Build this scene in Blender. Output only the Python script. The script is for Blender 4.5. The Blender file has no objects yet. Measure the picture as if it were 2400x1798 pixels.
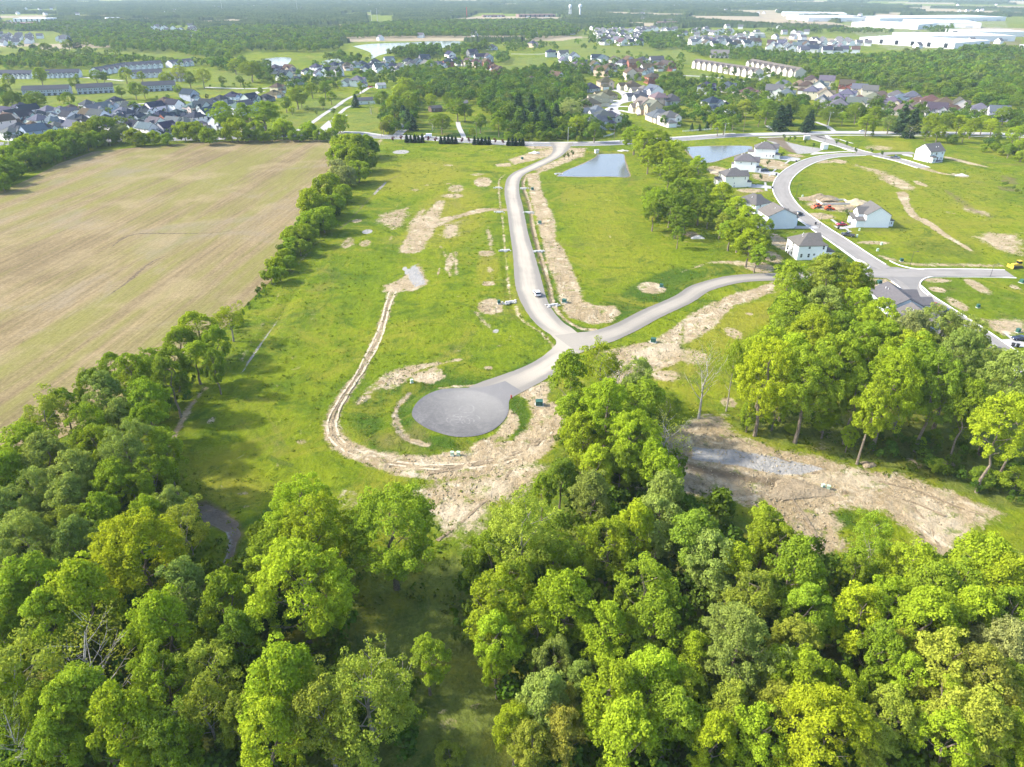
import bpy, math, random
import numpy as np
from mathutils import Vector, Matrix
R_ = math.radians
random.seed(7); rng = np.random.default_rng(11)
SC = bpy.context.scene
COL = SC.collection

# ------------------------------------------------------------------ camera, sky, sun, exposure
CAM_H = 96.0; FPX = 1664.0; PITCH = math.atan((899 + 36) / FPX)
cam_d = bpy.data.cameras.new('camera'); cam = bpy.data.objects.new('camera', cam_d); COL.objects.link(cam)
cam.location = (0, 0, CAM_H); cam.rotation_euler = (math.pi / 2 - PITCH, 0, 0)
cam_d.sensor_width = 36; cam_d.lens = 36 * FPX / 2400; cam_d.clip_start = 1; cam_d.clip_end = 30000
SC.camera = cam
SUN_EL, SUN_AZ = 37.0, -84.0          # azimuth from +y (view direction), negative = to the left
wd = bpy.data.worlds.new("World"); SC.world = wd; wd.use_nodes = True
sky = wd.node_tree.nodes.new('ShaderNodeTexSky'); sky.sky_type = 'NISHITA'; sky.sun_disc = False
sky.sun_elevation = R_(SUN_EL); sky.sun_rotation = R_(SUN_AZ); sky.air_density = 1.0; sky.dust_density = 2.2; sky.ozone_density = 1.0
bgn = wd.node_tree.nodes['Background']; wd.node_tree.links.new(sky.outputs[0], bgn.inputs[0]); bgn.inputs[1].default_value = 0.15
sl = bpy.data.lights.new('sun', 'SUN'); sl.energy = 2.55; sl.angle = R_(3.0); sl.color = (1, 0.93, 0.82)
so = bpy.data.objects.new('sun', sl); COL.objects.link(so)
sd = Vector((math.sin(R_(SUN_AZ)) * math.cos(R_(SUN_EL)), math.cos(R_(SUN_AZ)) * math.cos(R_(SUN_EL)), math.sin(R_(SUN_EL))))
so.rotation_euler = (-sd).to_track_quat('-Z', 'Y').to_euler(); so.location = (-300, 50, 300)
SC.view_settings.view_transform = 'Standard'; SC.view_settings.look = 'None'
SC.view_settings.exposure = 1.62; SC.view_settings.gamma = 1.0; SC.view_settings.use_curve_mapping = False
SC.render.engine = 'CYCLES'
cy = SC.cycles
cy.max_bounces = 5; cy.diffuse_bounces = 3; cy.glossy_bounces = 2; cy.transmission_bounces = 3; cy.volume_bounces = 0; cy.transparent_max_bounces = 4
cy.use_denoising = True; cy.caustics_reflective = False; cy.caustics_refractive = False
cy.use_adaptive_sampling = True; cy.adaptive_threshold = 0.02

# ------------------------------------------------------------------ picture point -> place on the ground
cp, sp = math.cos(PITCH), math.sin(PITCH)
def P(px, py, z=0.0):
    """point of height z seen at (px,py) of the 2400x1798 photograph -> (x, y, depth)"""
    u = (px - 1200) / FPX; v = (899 - py) / FPX
    t = (CAM_H - z) / (sp - v * cp)
    return u * t, t * (cp + v * sp), t
def proj(x, y, z):
    dz = z - CAM_H; d = y * cp - dz * sp; up = y * sp + dz * cp
    return 1200 + FPX * x / d, 899 - FPX * up / d
TILE = {'A': (0, 300, .3622), 'B': (800, 300, .3622), 'C': (1600, 300, .3622), 'D': (0, 800, .3622), 'E': (800, 800, .3622), 'F': (1600, 800, .3622),
        'G': (0, 1200, .3617), 'H': (800, 1200, .3617), 'I': (1600, 1200, .3617), '1': (0, 0, .3617), '2': (800, 0, .3617), '3': (1600, 0, .3617),
        'O': (0, 0, 1.085), 'X': (0, 0, 1.0), 'U': (1660, 320, .1085), 'V': (1720, 430, .1207), 'W': (1840, 440, .1356), 'Y': (2080, 320, .0904), 'Z': (2000, 660, .1808), 'K': (1880, 300, .1085), 'L': (880, 290, .18987)}
def px(tile, x, y):
    ox, oy, k = TILE[tile]; return ox + x * k, oy + y * k
def pts(tile, s):
    out = []
    for tok in s.split():
        a, b = tok.split(','); out.append(px(tile, float(a), float(b)))
    return out
def gpts(tile, s):
    return [P(a, b)[:2] for a, b in pts(tile, s)]
def smooth(pl, step=4.0):
    """Catmull-Rom through the points"""
    p = np.array(pl, float); p = np.vstack([2 * p[0] - p[1], p, 2 * p[-1] - p[-2]]); out = []
    for i in range(1, len(p) - 2):
        n = max(1, int(np.linalg.norm(p[i + 1] - p[i]) / step))
        for k in range(n):
            t = k / n
            out.append(.5 * ((2 * p[i]) + (-p[i - 1] + p[i + 1]) * t + (2 * p[i - 1] - 5 * p[i] + 4 * p[i + 1] - p[i + 2]) * t * t + (-p[i - 1] + 3 * p[i] - 3 * p[i + 1] + p[i + 2]) * t ** 3))
    out.append(p[-2]); return np.array(out)

# ------------------------------------------------------------------ helpers
def tag(o, label=None, cat=None, group=None, kind=None):
    if label: o['label'] = label
    if cat: o['category'] = cat
    if group: o['group'] = group
    if kind: o['kind'] = kind
    return o
def link(name, mesh, parent=None):
    o = bpy.data.objects.new(name, mesh); COL.objects.link(o)
    if parent is not None: o.parent = parent
    return o
def empty(name, loc, rz=0.0):
    o = bpy.data.objects.new(name, None); COL.objects.link(o); o.location = loc; o.rotation_euler = (0, 0, rz); o.empty_display_size = .5
    return o
def np_mesh(name, V, F, mats, mi=None, smooth_=False, attrs=None):
    """V (n,3); F (m,k) same-size faces"""
    V = np.asarray(V, np.float32); F = np.asarray(F, np.int32); k = F.shape[1]
    me = bpy.data.meshes.new(name); me.vertices.add(len(V)); me.vertices.foreach_set('co', V.ravel())
    me.loops.add(F.size); me.loops.foreach_set('vertex_index', F.ravel())
    me.polygons.add(len(F)); me.polygons.foreach_set('loop_start', np.arange(0, F.size, k, dtype=np.int32)); me.polygons.foreach_set('loop_total', np.full(len(F), k, np.int32))
    if mi is not None: me.polygons.foreach_set('material_index', np.asarray(mi, np.int32))
    if smooth_: me.polygons.foreach_set('use_smooth', np.ones(len(F), bool))
    for m in (mats if isinstance(mats, (list, tuple)) else [mats]): me.materials.append(m)
    for an, (typ, dat) in (attrs or {}).items():
        at = me.attributes.new(an, typ, 'POINT'); at.data.foreach_set('color' if typ == 'FLOAT_COLOR' else 'value', np.asarray(dat, np.float32).ravel())
    me.update(calc_edges=True); me.validate()
    return me
class MB:
    """collects shapes, then links them as ONE mesh object"""
    def __init__(s): s.v = []; s.f = []; s.m = []
    def add(s, vs, fs, m=0):
        b = len(s.v); s.v += [tuple(v) for v in vs]; s.f += [tuple(i + b for i in f) for f in fs]; s.m += [m] * len(fs); return s
    def box(s, x0, x1, y0, y1, z0, z1, m=0):
        vs = [(x0, y0, z0), (x1, y0, z0), (x1, y1, z0), (x0, y1, z0), (x0, y0, z1), (x1, y0, z1), (x1, y1, z1), (x0, y1, z1)]
        return s.add(vs, [(0, 3, 2, 1), (4, 5, 6, 7), (0, 1, 5, 4), (1, 2, 6, 5), (2, 3, 7, 6), (3, 0, 4, 7)], m)
    def tube(s, p0, p1, r0, r1, n=6, m=0, cap=True):
        p0, p1 = Vector(p0), Vector(p1); d = (p1 - p0).normalized(); a = d.orthogonal().normalized(); b = d.cross(a)
        vs = [p0 + (a * math.cos(6.28319 * i / n) + b * math.sin(6.28319 * i / n)) * r0 for i in range(n)] + [p1 + (a * math.cos(6.28319 * i / n) + b * math.sin(6.28319 * i / n)) * r1 for i in range(n)]
        fs = [(i, (i + 1) % n, n + (i + 1) % n, n + i) for i in range(n)]
        if cap: fs += [tuple(range(n - 1, -1, -1)), tuple(range(n, 2 * n))]
        return s.add(vs, fs, m)
    def lathe(s, prof, n=14, m=0, c=(0, 0)):
        vs = []; fs = []
        for r, z in prof: vs += [(c[0] + r * math.cos(6.28319 * i / n), c[1] + r * math.sin(6.28319 * i / n), z) for i in range(n)]
        for j in range(len(prof) - 1): fs += [(j * n + i, j * n + (i + 1) % n, (j + 1) * n + (i + 1) % n, (j + 1) * n + i) for i in range(n)]
        fs += [tuple(range(n - 1, -1, -1)), tuple(range((len(prof) - 1) * n, len(prof) * n))]
        return s.add(vs, fs, m)
    def prism(s, poly, y0, y1, m=0):
        """poly in x,z pushed along y"""
        n = len(poly); vs = [(x, y0, z) for x, z in poly] + [(x, y1, z) for x, z in poly]
        return s.add(vs, [tuple(range(n)), tuple(range(2 * n - 1, n - 1, -1))] + [((i + 1) % n, i, n + i, n + (i + 1) % n) for i in range(n)], m)
    def mesh(s, name, mats):
        me = bpy.data.meshes.new(name); me.from_pydata(s.v, [], s.f)
        for m in (mats if isinstance(mats, (list, tuple)) else [mats]): me.materials.append(m)
        me.polygons.foreach_set('material_index', s.m); me.update(); return me
    def build(s, name, mats, parent=None): return link(name, s.mesh(name, mats), parent)
def copy_tree(o, parent=None):
    c = o.copy(); COL.objects.link(c)
    if parent is not None: c.parent = parent
    for ch in KIDS.get(o.name, []) or list(o.children): copy_tree(ch, c)
    return c
KIDS = {}; CLEAR = []

# ------------------------------------------------------------------ materials
def mat(name): 
    m = bpy.data.materials.new(name); m.use_nodes = True; m.node_tree.nodes.clear(); return m
class N:
    """small node-tree writer"""
    def __init__(s, name):
        s.m = mat(name); s.t = s.m.node_tree; s.out = s.t.nodes.new('ShaderNodeOutputMaterial')
    def n(s, typ, ins=None, **kw):
        nd = s.t.nodes.new(typ)
        for k, v in kw.items(): setattr(nd, k, v)
        for k, v in (ins or {}).items():
            if isinstance(v, bpy.types.NodeSocket): s.t.links.new(v, nd.inputs[k])
            else: nd.inputs[k].default_value = v
        return nd
    def pos(s): return s.n('ShaderNodeNewGeometry').outputs['Position']
    def noise(s, vec, scale, detail=3, rough=.55, dist=0.0): return s.n('ShaderNodeTexNoise', {'Vector': vec, 'Scale': scale, 'Detail': detail, 'Roughness': rough, 'Distortion': dist}).outputs['Fac']
    def math(s, op, a, b=0.0, c=0.0, clamp=False): return s.n('ShaderNodeMath', {0: a, 1: b, 2: c}, operation=op, use_clamp=clamp).outputs[0]
    def mix(s, f, a, b, bt='MIX'):
        nd = s.n('ShaderNodeMix', data_type='RGBA', blend_type=bt); 
        for i, v in ((0, f), (6, a), (7, b)):
            if isinstance(v, bpy.types.NodeSocket): s.t.links.new(v, nd.inputs[i])
            else: nd.inputs[i].default_value = v if i == 0 else (*v, 1) if len(v) == 3 else v
        return nd.outputs[2]
    def ramp(s, f, lo, hi): return s.n('ShaderNodeMapRange', {0: f, 1: lo, 2: hi, 3: 0.0, 4: 1.0}, interpolation_type='SMOOTHSTEP').outputs[0]
    def bump(s, h, strength=.3, dist=.1): return s.n('ShaderNodeBump', {'Height': h, 'Strength': strength, 'Distance': dist}).outputs[0]
    def done(s, col, rough=.85, spec=.2, nrm=None, metal=0.0):
        b = s.n('ShaderNodeBsdfPrincipled', {'Roughness': rough, 'Specular IOR Level': spec, 'Metallic': metal})
        if isinstance(col, bpy.types.NodeSocket): s.t.links.new(col, b.inputs['Base Color'])
        else: b.inputs['Base Color'].default_value = (*col, 1)
        if nrm is not None: s.t.links.new(nrm, b.inputs['Normal'])
        s.t.links.new(b.outputs[0], s.out.inputs[0]); return s.m
def plain(name, col, rough=.7, spec=.3, var=.12, scale=.6, metal=0.0):
    n = N(name); f = n.noise(n.pos(), scale, 4)
    c = n.mix(n.ramp(f, .3, .7), tuple(c * (1 - var) for c in col), tuple(min(1, c * (1 + var)) for c in col))
    return n.done(c, rough, spec, metal=metal)
def tinted(name, rough=.8, spec=.2, rows=0.0, var=.15, scale=.5):
    """colour comes from the object (paint, shingles), with wear"""
    n = N(name); oc = n.n('ShaderNodeObjectInfo').outputs['Color']; p = n.pos(); f = n.ramp(n.noise(p, scale, 5, .65), .3, .7)
    c = n.mix(f, oc, oc, 'MULTIPLY'); c = n.mix(n.math('MULTIPLY', f, var * 2), oc, n.mix(1.0, oc, (.72, .72, .74), 'MULTIPLY'))
    nr = None
    if rows:
        z = n.n('ShaderNodeSeparateXYZ', {0: p}).outputs[2]; w = n.math('FRACT', n.math('MULTIPLY', z, rows))
        nr = n.bump(w, .5, .03)
    return n.done(c, rough, spec, nr)
def leafmat(name, attr_col=False):
    n = N(name); oi = n.n('ShaderNodeObjectInfo')
    tone = n.n('ShaderNodeAttribute', attribute_name='tone')
    if attr_col: base = n.n('ShaderNodeAttribute', attribute_name='Col').outputs['Color']
    else: base = oi.outputs['Color']
    v = n.math('MULTIPLY_ADD', tone.outputs['Fac'], .8, .58)
    c = n.mix(1.0, base, n.n('ShaderNodeCombineXYZ', {0: v, 1: v, 2: n.math('MULTIPLY_ADD', tone.outputs['Fac'], .4, .8)}).outputs[0], 'MULTIPLY')
    d = n.n('ShaderNodeBsdfDiffuse', {'Color': c}); tr = n.n('ShaderNodeBsdfTranslucent', {'Color': n.mix(1.0, c, (1.15, 1.1, .55), 'MULTIPLY')})
    mx = n.n('ShaderNodeMixShader', {0: .33, 1: d.outputs[0], 2: tr.outputs[0]}); 
    n.t.links.new(mx.outputs[0], n.out.inputs[0]); return n.m
LEAF = leafmat('leaf'); LEAFC = leafmat('leaf_mass', True)
BARK = plain('bark', (.20, .165, .125), .9, .1, .3, 3.0); BARKPALE = plain('bark_pale', (.26, .235, .20), .9, .1, .25, 3.0)
SIDING = tinted('siding', .6, .3, 5.0, .08, .3); SHINGLE = tinted('shingle', .95, .08, 4.0, .3, 1.3); PAINT = tinted('paint', .55, .35, 0, .06)
WHITE = plain('white_trim', (.8, .8, .79), .55, .3, .04); BLACK = plain('black_plastic', (.02, .02, .022), .5, .4); DARKMETAL = plain('dark_metal', (.035, .037, .04), .45, .5)
GLASS = plain('window_glass', (.018, .022, .03), .08, .6, .3); CONCRETE = plain('concrete', (.5, .49, .46), .9, .15, .1, .5)
CARPAINT = tinted('car_paint', .22, .6, 0, .04); TYRE = plain('tyre', (.015, .015, .015), .9, .1); RIM = plain('rim', (.35, .35, .36), .35, .5, .1, 1, .7)
GALV = plain('galvanised', (.45, .46, .46), .5, .4); TIMBER = plain('timber', (.20, .155, .115), .9, .1, .25, 2); GREENBOX = plain('green_box_paint', (.03, .10, .075), .5, .3)
REDP = plain('red_paint', (.42, .03, .02), .45, .4); YELP = plain('yellow_paint', (.62, .42, .04), .5, .4, .15); ORGP = plain('orange_paint', (.62, .10, .035), .5, .4, .15)
BRICK = plain('brick', (.21, .145, .125), .9, .1, .2, .8); HAY = plain('straw_mulch', (.38, .30, .17), .95, .1, .25, 2)
# ------------------------------------------------------------------ the ground: one sheet to the horizon
def ground_grid():
    pyv = np.concatenate([np.arange(-9, 300, 1.55), np.arange(300, 1900, 2.3), np.geomspace(1900, 9000, 40)])
    v = (899 - pyv) / FPX; t = CAM_H / (sp - v * cp); r = np.abs(t * (cp + v * sp)); r = np.unique(r[(t > 0)])
    r = np.concatenate([[2.0], r[r > 12]]); r = np.minimum(r, 8200); r = np.unique(r)
    a = np.concatenate([np.arange(-62, -40, .6), np.arange(-40, 40, .083), np.arange(40, 62.1, .6)]) * math.pi / 180
    return r, a
rr, aa = ground_grid(); NR, NA = len(rr), len(aa)
GX = (rr[:, None] * np.sin(aa)[None, :]).ravel(); GY = (rr[:, None] * np.cos(aa)[None, :]).ravel()
MASK = {k: np.zeros(NR * NA, np.float32) for k in ('dirt', 'gravel', 'soil', 'floor', 'straw', 'lush', 'yellow', 'pale', 'wood', 'road', 'ditch')}
def vnoise(x, y, s, seed=0):
    """smooth value noise in world metres"""
    x = x / s + seed * 17.3; y = y / s - seed * 9.1; xi = np.floor(x); yi = np.floor(y); fx = x - xi; fy = y - yi
    fx = fx * fx * (3 - 2 * fx); fy = fy * fy * (3 - 2 * fy)
    def h(a, b):
        q = np.sin(a * 127.1 + b * 311.7 + seed) * 43758.5453; return q - np.floor(q)
    return (h(xi, yi) * (1 - fx) + h(xi + 1, yi) * fx) * (1 - fy) + (h(xi, yi + 1) * (1 - fx) + h(xi + 1, yi + 1) * fx) * fy
def seg_d(X, Y, a, b):
    dx, dy = b[0] - a[0], b[1] - a[1]; L = dx * dx + dy * dy + 1e-9
    t = np.clip(((X - a[0]) * dx + (Y - a[1]) * dy) / L, 0, 1); return np.hypot(X - a[0] - t * dx, Y - a[1] - t * dy), t
def poly_sd(X, Y, pl):
    d = np.full(X.shape, 1e9); ins = np.zeros(X.shape, bool); n = len(pl)
    for i in range(n):
        a, b = pl[i], pl[(i + 1) % n]; d = np.minimum(d, seg_d(X, Y, a, b)[0])
        c = ((a[1] > Y) != (b[1] > Y)); ins ^= c & (X < (b[0] - a[0]) * (Y - a[1]) / (b[1] - a[1] + 1e-12) + a[0])
    return np.where(ins, -d, d)
def put(ch, idx, m):
    MASK[ch][idx] = np.maximum(MASK[ch][idx], m)
def bbox_idx(pl, mg):
    q = np.array(pl); return np.nonzero((GX > q[:, 0].min() - mg) & (GX < q[:, 0].max() + mg) & (GY > q[:, 1].min() - mg) & (GY < q[:, 1].max() + mg))[0]
def area(ch, tile, s, soft=2.0, val=1.0):
    pl = gpts(tile, s); i = bbox_idx(pl, soft); d = poly_sd(GX[i], GY[i], pl); put(ch, i, val * np.clip(.5 - d / (2 * soft), 0, 1))
def blob(ch, tile, s, val=1.0, soft=.35):
    for tok in s.split():
        x, y, a, b = [float(q) for q in tok.split(',')]; ox, oy = px(tile, x, y); c = P(ox, oy); k = TILE[tile][2]
        rx = a * k * c[2] / FPX; ry = abs(P(ox, oy - b * k)[1] - P(ox, oy + b * k)[1]) / 2
        pl = [(c[0] - rx, c[1] - ry), (c[0] + rx, c[1] + ry)]; i = bbox_idx(pl, rx * .6 + 2)
        d = np.hypot((GX[i] - c[0]) / rx, (GY[i] - c[1]) / ry); put(ch, i, val * np.clip(.5 - (d - 1) / (2 * soft), 0, 1))
def track(ch, tile, s, w, soft=1.0, val=1.0):
    pl = smooth(gpts(tile, s), 3.0); ws = np.interp(np.linspace(0, 1, len(pl)), np.linspace(0, 1, len(w)) if isinstance(w, (list, tuple)) else [0, 1], w if isinstance(w, (list, tuple)) else [w, w])
    mg = max(ws) + soft * 2; i = bbox_idx(pl, mg); X, Y = GX[i], GY[i]; m = np.zeros(len(i))
    for k in range(len(pl) - 1):
        j = np.nonzero((X > min(pl[k][0], pl[k + 1][0]) - mg) & (X < max(pl[k][0], pl[k + 1][0]) + mg) & (Y > min(pl[k][1], pl[k + 1][1]) - mg) & (Y < max(pl[k][1], pl[k + 1][1]) + mg))[0]
        d, _ = seg_d(X[j], Y[j], pl[k], pl[k + 1]); m[j] = np.maximum(m[j], np.clip(.5 - (d - ws[k] / 2) / (2 * soft), 0, 1))
    put(ch, i, m * val)
# bare soil of the building plots
track('dirt', 'O', '850,625 838,660 815,730 780,800 745,850 722,890 716,925 735,958 790,985 870,1003 960,1010 1060,1000 1140,975 1185,930 1200,880', [3, 2.6, 2.4, 2.2, 2.2, 2.4, 2.8, 3.4, 4.4, 6, 8.5, 9, 8, 7, 5], 1.6)
area('dirt', 'O', '880,590 905,568 920,600 925,615 890,628 830,630 828,618 860,605', 2, .95); area('gravel', 'O', '885,575 900,570 918,600 922,614 895,622 880,600', 2, .8)
area('dirt', 'B', '1200,300 1280,285 1290,390 1340,500 1385,610 1390,720 1440,780 1490,900 1530,1000 1570,1120 1640,1150 1760,1150 1800,1190 1740,1260 1620,1270 1470,1230 1420,1130 1370,970 1330,850 1290,680 1240,520 1215,400', 2.0)
blob('dirt', 'B', '2010,1035,85,38 965,1150,80,48 940,810,60,20 950,1005,42,16 915,350,55,32 100,600,30,12 1310,870,40,8')
blob('dirt', 'B', '740,390,60,28 720,440,80,18 550,370,20,6 690,360,20,6 45,740,45,40 155,745,40,25 630,930,10,30 700,870,30,70 320,710,15,18 880,300,60,10 690,240,40,8 480,400,30,10', .62)
area('dirt', 'B', '240,570 300,540 440,515 450,570 380,640 330,660 240,600', 4, .78); area('dirt', 'B', '420,640 520,510 550,530 490,680 430,680', 3, .75)
track('dirt', 'B', '650,470 560,600 500,700 450,790', [3, 8, 11, 9], 2.5, .95); track('dirt', 'B', '1060,530 930,530 800,560 650,600 540,650', [5, 6, 5, 7, 9], 2.0, .95)
area('dirt', 'B', '640,700 660,620 790,590 770,690 700,720', 4, .7); blob('yellow', 'B', '700,560,250,200 500,300,300,120 950,900,80,120', .8)
track('dirt', 'B', '640,760 690,860 700,960', 2, 1.5, .6); track('dirt', 'B', '740,800 745,950', 2, 1.2, .6); track('dirt', 'B', '950,640 970,790', 3, 1.5, .5); track('dirt', 'B', '960,900 980,1000', 2, 1.5, .6)
blob('gravel', 'B', '385,155,52,13 168,670,33,15 410,910,15,12 430,930,20,18')
area('dirt', 'B', '1090,200 1250,150 1370,125 1390,170 1250,210 1110,240', 3, .9); area('dirt', 'B', '1000,235 1090,225 1110,250 1010,250', 2, .9); area('dirt', 'B', '1460,125 1590,130 1570,180 1400,245 1290,290 1230,270 1390,210 1450,170', 3, .9)
area('dirt', 'B', '1180,115 1400,112 1420,130 1230,140', 2, .8); blob('dirt', 'B', '220,120,25,60', .6)
track('dirt', 'B', '1130,1150 1160,1230 1300,1330 1380,1420', [1.2, 1.2], 1, .7); track('dirt', 'B', '1040,560 1060,790 1080,1000 1100,1130', 1.0, .9, .7); track('dirt', 'B', '1060,300 1020,350 1030,520', 1.2, .9, .75)
track('dirt', 'B', '870,1190 930,1260 990,1320', 2, 1.5, .6); blob('gravel', 'B', '1000,1310,25,18', .6); track('dirt', 'B', '300,1640 450,1560 600,1530 760,1500', [8, 5, 2, 1], 1.5, .8); blob('dirt', 'B', '560,1610,110,40', .85); blob('dirt', 'E', '600,210,60,40 950,170,35,12', .8)
# ditch beside the road: dark bed with a pale edge
track('soil', 'B', '1190,300 1170,370 1210,500 1230,640 1265,780 1300,900 1340,1030 1355,1130', 1.3, .8, .8); track('dirt', 'B', '1200,300 1180,370 1222,500 1243,640 1278,780 1315,900 1355,1030 1372,1140 1450,1240 1560,1300 1640,1305', 1.5, .8, .95)
track('lush', 'B', '1150,330 1160,430 1190,560 1225,720 1255,870 1290,1020 1330,1140 1420,1250 1560,1310', 6, 2, .9); track('lush', 'B', '1290,760 1350,950 1400,1130', 4, 1.5, .9)
track('lush', 'B', '1750,1260 1800,1170 1950,1100 2209,960', [4, 16, 20, 18], 3, .9); track('dirt', 'C', '0,930 200,870 420,880', [1, 1.5, 8], 1.5, .7); blob('dirt', 'C', '500,900,100,40', .8); area('lush', 'C', '0,960 300,880 420,890 440,930 200,960 0,1040', 2, .9)
# around the turning circle
area('dirt', 'E', '1120,335 1200,305 1340,255 1330,400 1430,480 1380,560 1360,650 1200,730 1000,800 850,840 600,860 450,840 470,770 620,730 820,700 880,650 1000,600 1075,490 1085,440 1140,480 1140,560 1060,640 1120,640 1200,560 1235,470 1210,420 1195,370', 1.5)
area('lush', 'E', '1085,400 1120,360 1190,370 1200,420 1230,480 1190,580 1120,630 1140,520 1090,480', 1.5); blob('lush', 'E', '940,650,70,25', .9); blob('lush', 'E', '830,620,12,10', 0)
area('dirt', 'E', '450,960 640,870 860,840 1150,770 1400,790 1330,870 1250,950 1000,1100 900,1250 640,1290 600,1200 500,1080', 4, .78); blob('pale', 'E', '760,1150,180,110 950,950,150,60 1250,820,120,30', .8); blob('soil', 'E', '600,1080,60,60', .35)
blob('dirt', 'E', '60,1020,110,70', .55); blob('lush', 'E', '820,1020,120,60 880,1070,50,30 1050,950,80,30', .75)
track('dirt', 'E', '440,330 360,420 350,520 420,620 540,660', [1.2, 1.6, 2.2, 2.4, 1.5], 1, .85); track('soil', 'E', '370,540 430,620 530,655', 1.0, .6, .5); track('lush', 'E', '640,290 480,330 410,440 440,560 560,640 780,670', 5, 2, .85)
track('lush', 'E', '300,700 180,560 170,430 300,320 500,250 900,280 1100,220 1300,120', [7, 8, 8, 8, 7, 6, 6, 5], 3, .9); track('dirt', 'E', '110,400 200,310 330,270', [2, 3, 4], 2, .7)
track('dirt', 'E', '640,295 800,290 1000,285', 1.6, .8, .8)
# dirt either side of the east branch
area('dirt', 'C', '0,1240 160,1150 300,1080 420,1050 590,995 590,1060 420,1120 330,1150 250,1220 180,1300 90,1360 0,1400', 2); area('dirt', 'B', '1690,1657 1760,1545 1840,1470 2000,1385 2209,1250 2209,1500 2050,1560 1900,1620 1850,1680', 2)
area('yellow', 'C', '160,1240 420,1130 590,1100 590,1250 400,1330 300,1450 0,1657 0,1420', 4, .9); blob('dirt', 'C', '330,1330,60,40 60,1480,120,60 430,1200,30,10', .6); track('soil', 'C', '350,1140 450,1100', 4, 2, .4)
area('dirt', 'E', '1700,60 1950,0 2209,-40 2209,90 1980,150 1850,170 1750,200', 2, .9); area('pale', 'E', '1850,60 2209,-20 2209,60 1900,140', 3, .8); blob('dirt', 'E', '2100,220,100,40', .6); area('yellow', 'E', '1950,160 2209,90 2209,330 2000,330', 5, .8)
# clearing in the wood on the right
area('dirt', 'F', '-420,840 -300,700 0,540 150,470 260,480 330,590 480,650 640,700 850,730 1000,790 1200,830 1400,860 1540,900 1750,970 1900,1040 2070,1110 1900,1200 1780,1280 1720,1420 1560,1400 1490,1250 1300,1100 1100,1080 980,1100 1000,1200 1060,1340 900,1400 700,1230 500,1100 300,1010 60,1000 -300,960', 3, .98)
area('gravel', 'F', '60,680 330,700 560,740 760,780 930,830 760,860 560,850 400,810 60,760', 1.5); area('soil', 'F', '20,780 250,820 420,860 640,880 720,930 560,940 300,890 60,850', 2.2, .9); blob('soil', 'F', '1040,980,40,20 640,960,70,40 860,850,40,15', .6)
area('lush', 'F', '950,1100 1060,1080 1130,1120 1120,1190 1030,1210 950,1160', 2.5); blob('lush', 'F', '800,1130,25,18 1010,840,50,12 1700,1150,50,30 1950,1100,40,20 1660,1290,60,30', .7); blob('pale', 'F', '1150,900,160,50 1650,1150,160,120 900,880,120,40', .7)
area('floor', 'F', '330,560 480,640 640,690 800,640 1000,780 1200,820 1400,850 1750,960 2070,1090 2400,1100 2400,500 1800,420 1100,380 400,420', 4, .85); area('yellow', 'F', '760,690 900,560 1060,520 1130,600 1040,740 900,740', 3, .9); area('lush', 'F', '1000,780 1400,850 1750,960 2070,1090 2209,1050 2209,850 1700,700 1250,650', 4, .7)
track('dirt', 'F', '1120,450 1000,560 880,680 760,720', [2, 3, 3, 5], 2, .45); blob('dirt', 'F', '1500,790,50,40 1700,790,40,20 300,390,60,40 1200,795,25,15', .6)
# woodland floor in the foreground
area('floor', 'O', '-200,1000 330,960 400,1080 440,1170 460,1260 560,1200 700,1080 740,1090 760,1250 900,1200 1000,1180 1200,1180 1210,960 1260,880 1380,850 1440,980 1500,1060 1600,1120 1760,1200 1900,1250 2300,1150 2300,2200 -200,2200', 5, .75)
area('lush', 'O', '730,1290 900,1180 980,1180 1010,1420 960,1560 940,1660 1100,1660 1090,1480 1030,1400 1000,1290 980,1190', 5, .45); blob('soil', 'H', '900,1250,120,80 800,1350,120,150 620,1320,60,60', .3); blob('dirt', 'H', '900,1260,90,30 700,1380,80,60 830,200,80,40 650,1290,50,20', .42)
# left: hedge bank, ditch and rill
track('gravel', 'A', '2160,700 2070,830 1980,960 1900,1070 1800,1230 1700,1370 1610,1500 1560,1580 1500,1590', [.3, .4, .9, .3, .4, .7, 1.2, 1.6, .8], .7, .62); track('soil', 'A', '2200,660 2100,790 1940,1020 1850,1150 1640,1450 1560,1560', 1.2, 1.2, .55)
track('gravel', 'B', '210,430 240,400 290,350', [1.6, 1.8, 1], .6, .9); track('soil', 'B', '-10,650 60,590 150,490 210,430 290,350 380,300', 1.6, 1.2, .7); track('lush', 'B', '400,290 700,275 900,280 1000,290', 6, 3, .9); track('lush', 'B', '240,200 700,215 1000,220', 5, 3, .7)
track('dirt', 'D', '1330,300 1230,420 1160,550 1090,670', [1.5, 2, 2, 3], 1, .75); track('gravel', 'D', '1300,1090 1400,1140 1490,1190 1515,1250 1490,1350 1440,1460', [4, 3.4, 2.6, 1.6, 1.2, .8], .6); track('soil', 'D', '1290,1080 1400,1140 1500,1190 1525,1250 1495,1350 1440,1470', [6, 5, 4, 3, 2.5, 2], 1.2, .7)
track('lush', 'D', '1530,1200 1640,1160 1750,1100', 3, 1.5); area('yellow', 'D', '1200,760 1500,730 1850,900 1750,1000 1500,1150 1250,1050 1180,900', 6, .75); area('floor', 'D', '1260,1560 1350,1250 1450,1230 1520,1300 1440,1500', 4, .5); blob('dirt', 'D', '1570,980,40,15 1590,1070,30,15 1370,510,25,30 1900,100,40,14 1950,650,40,20', .5)
area('lush', 'A', '2209,640 2050,880 1820,1230 1640,1520 1560,1657 2209,1657 2209,1250', 25, .55); track('dirt', 'A', '2090,690 1900,920 1740,1200 1560,1500', 1.0, 1.2, .55); area('lush', 'D', '1600,100 2209,-100 2209,800 1900,950 1700,500', 25, .5)
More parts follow.
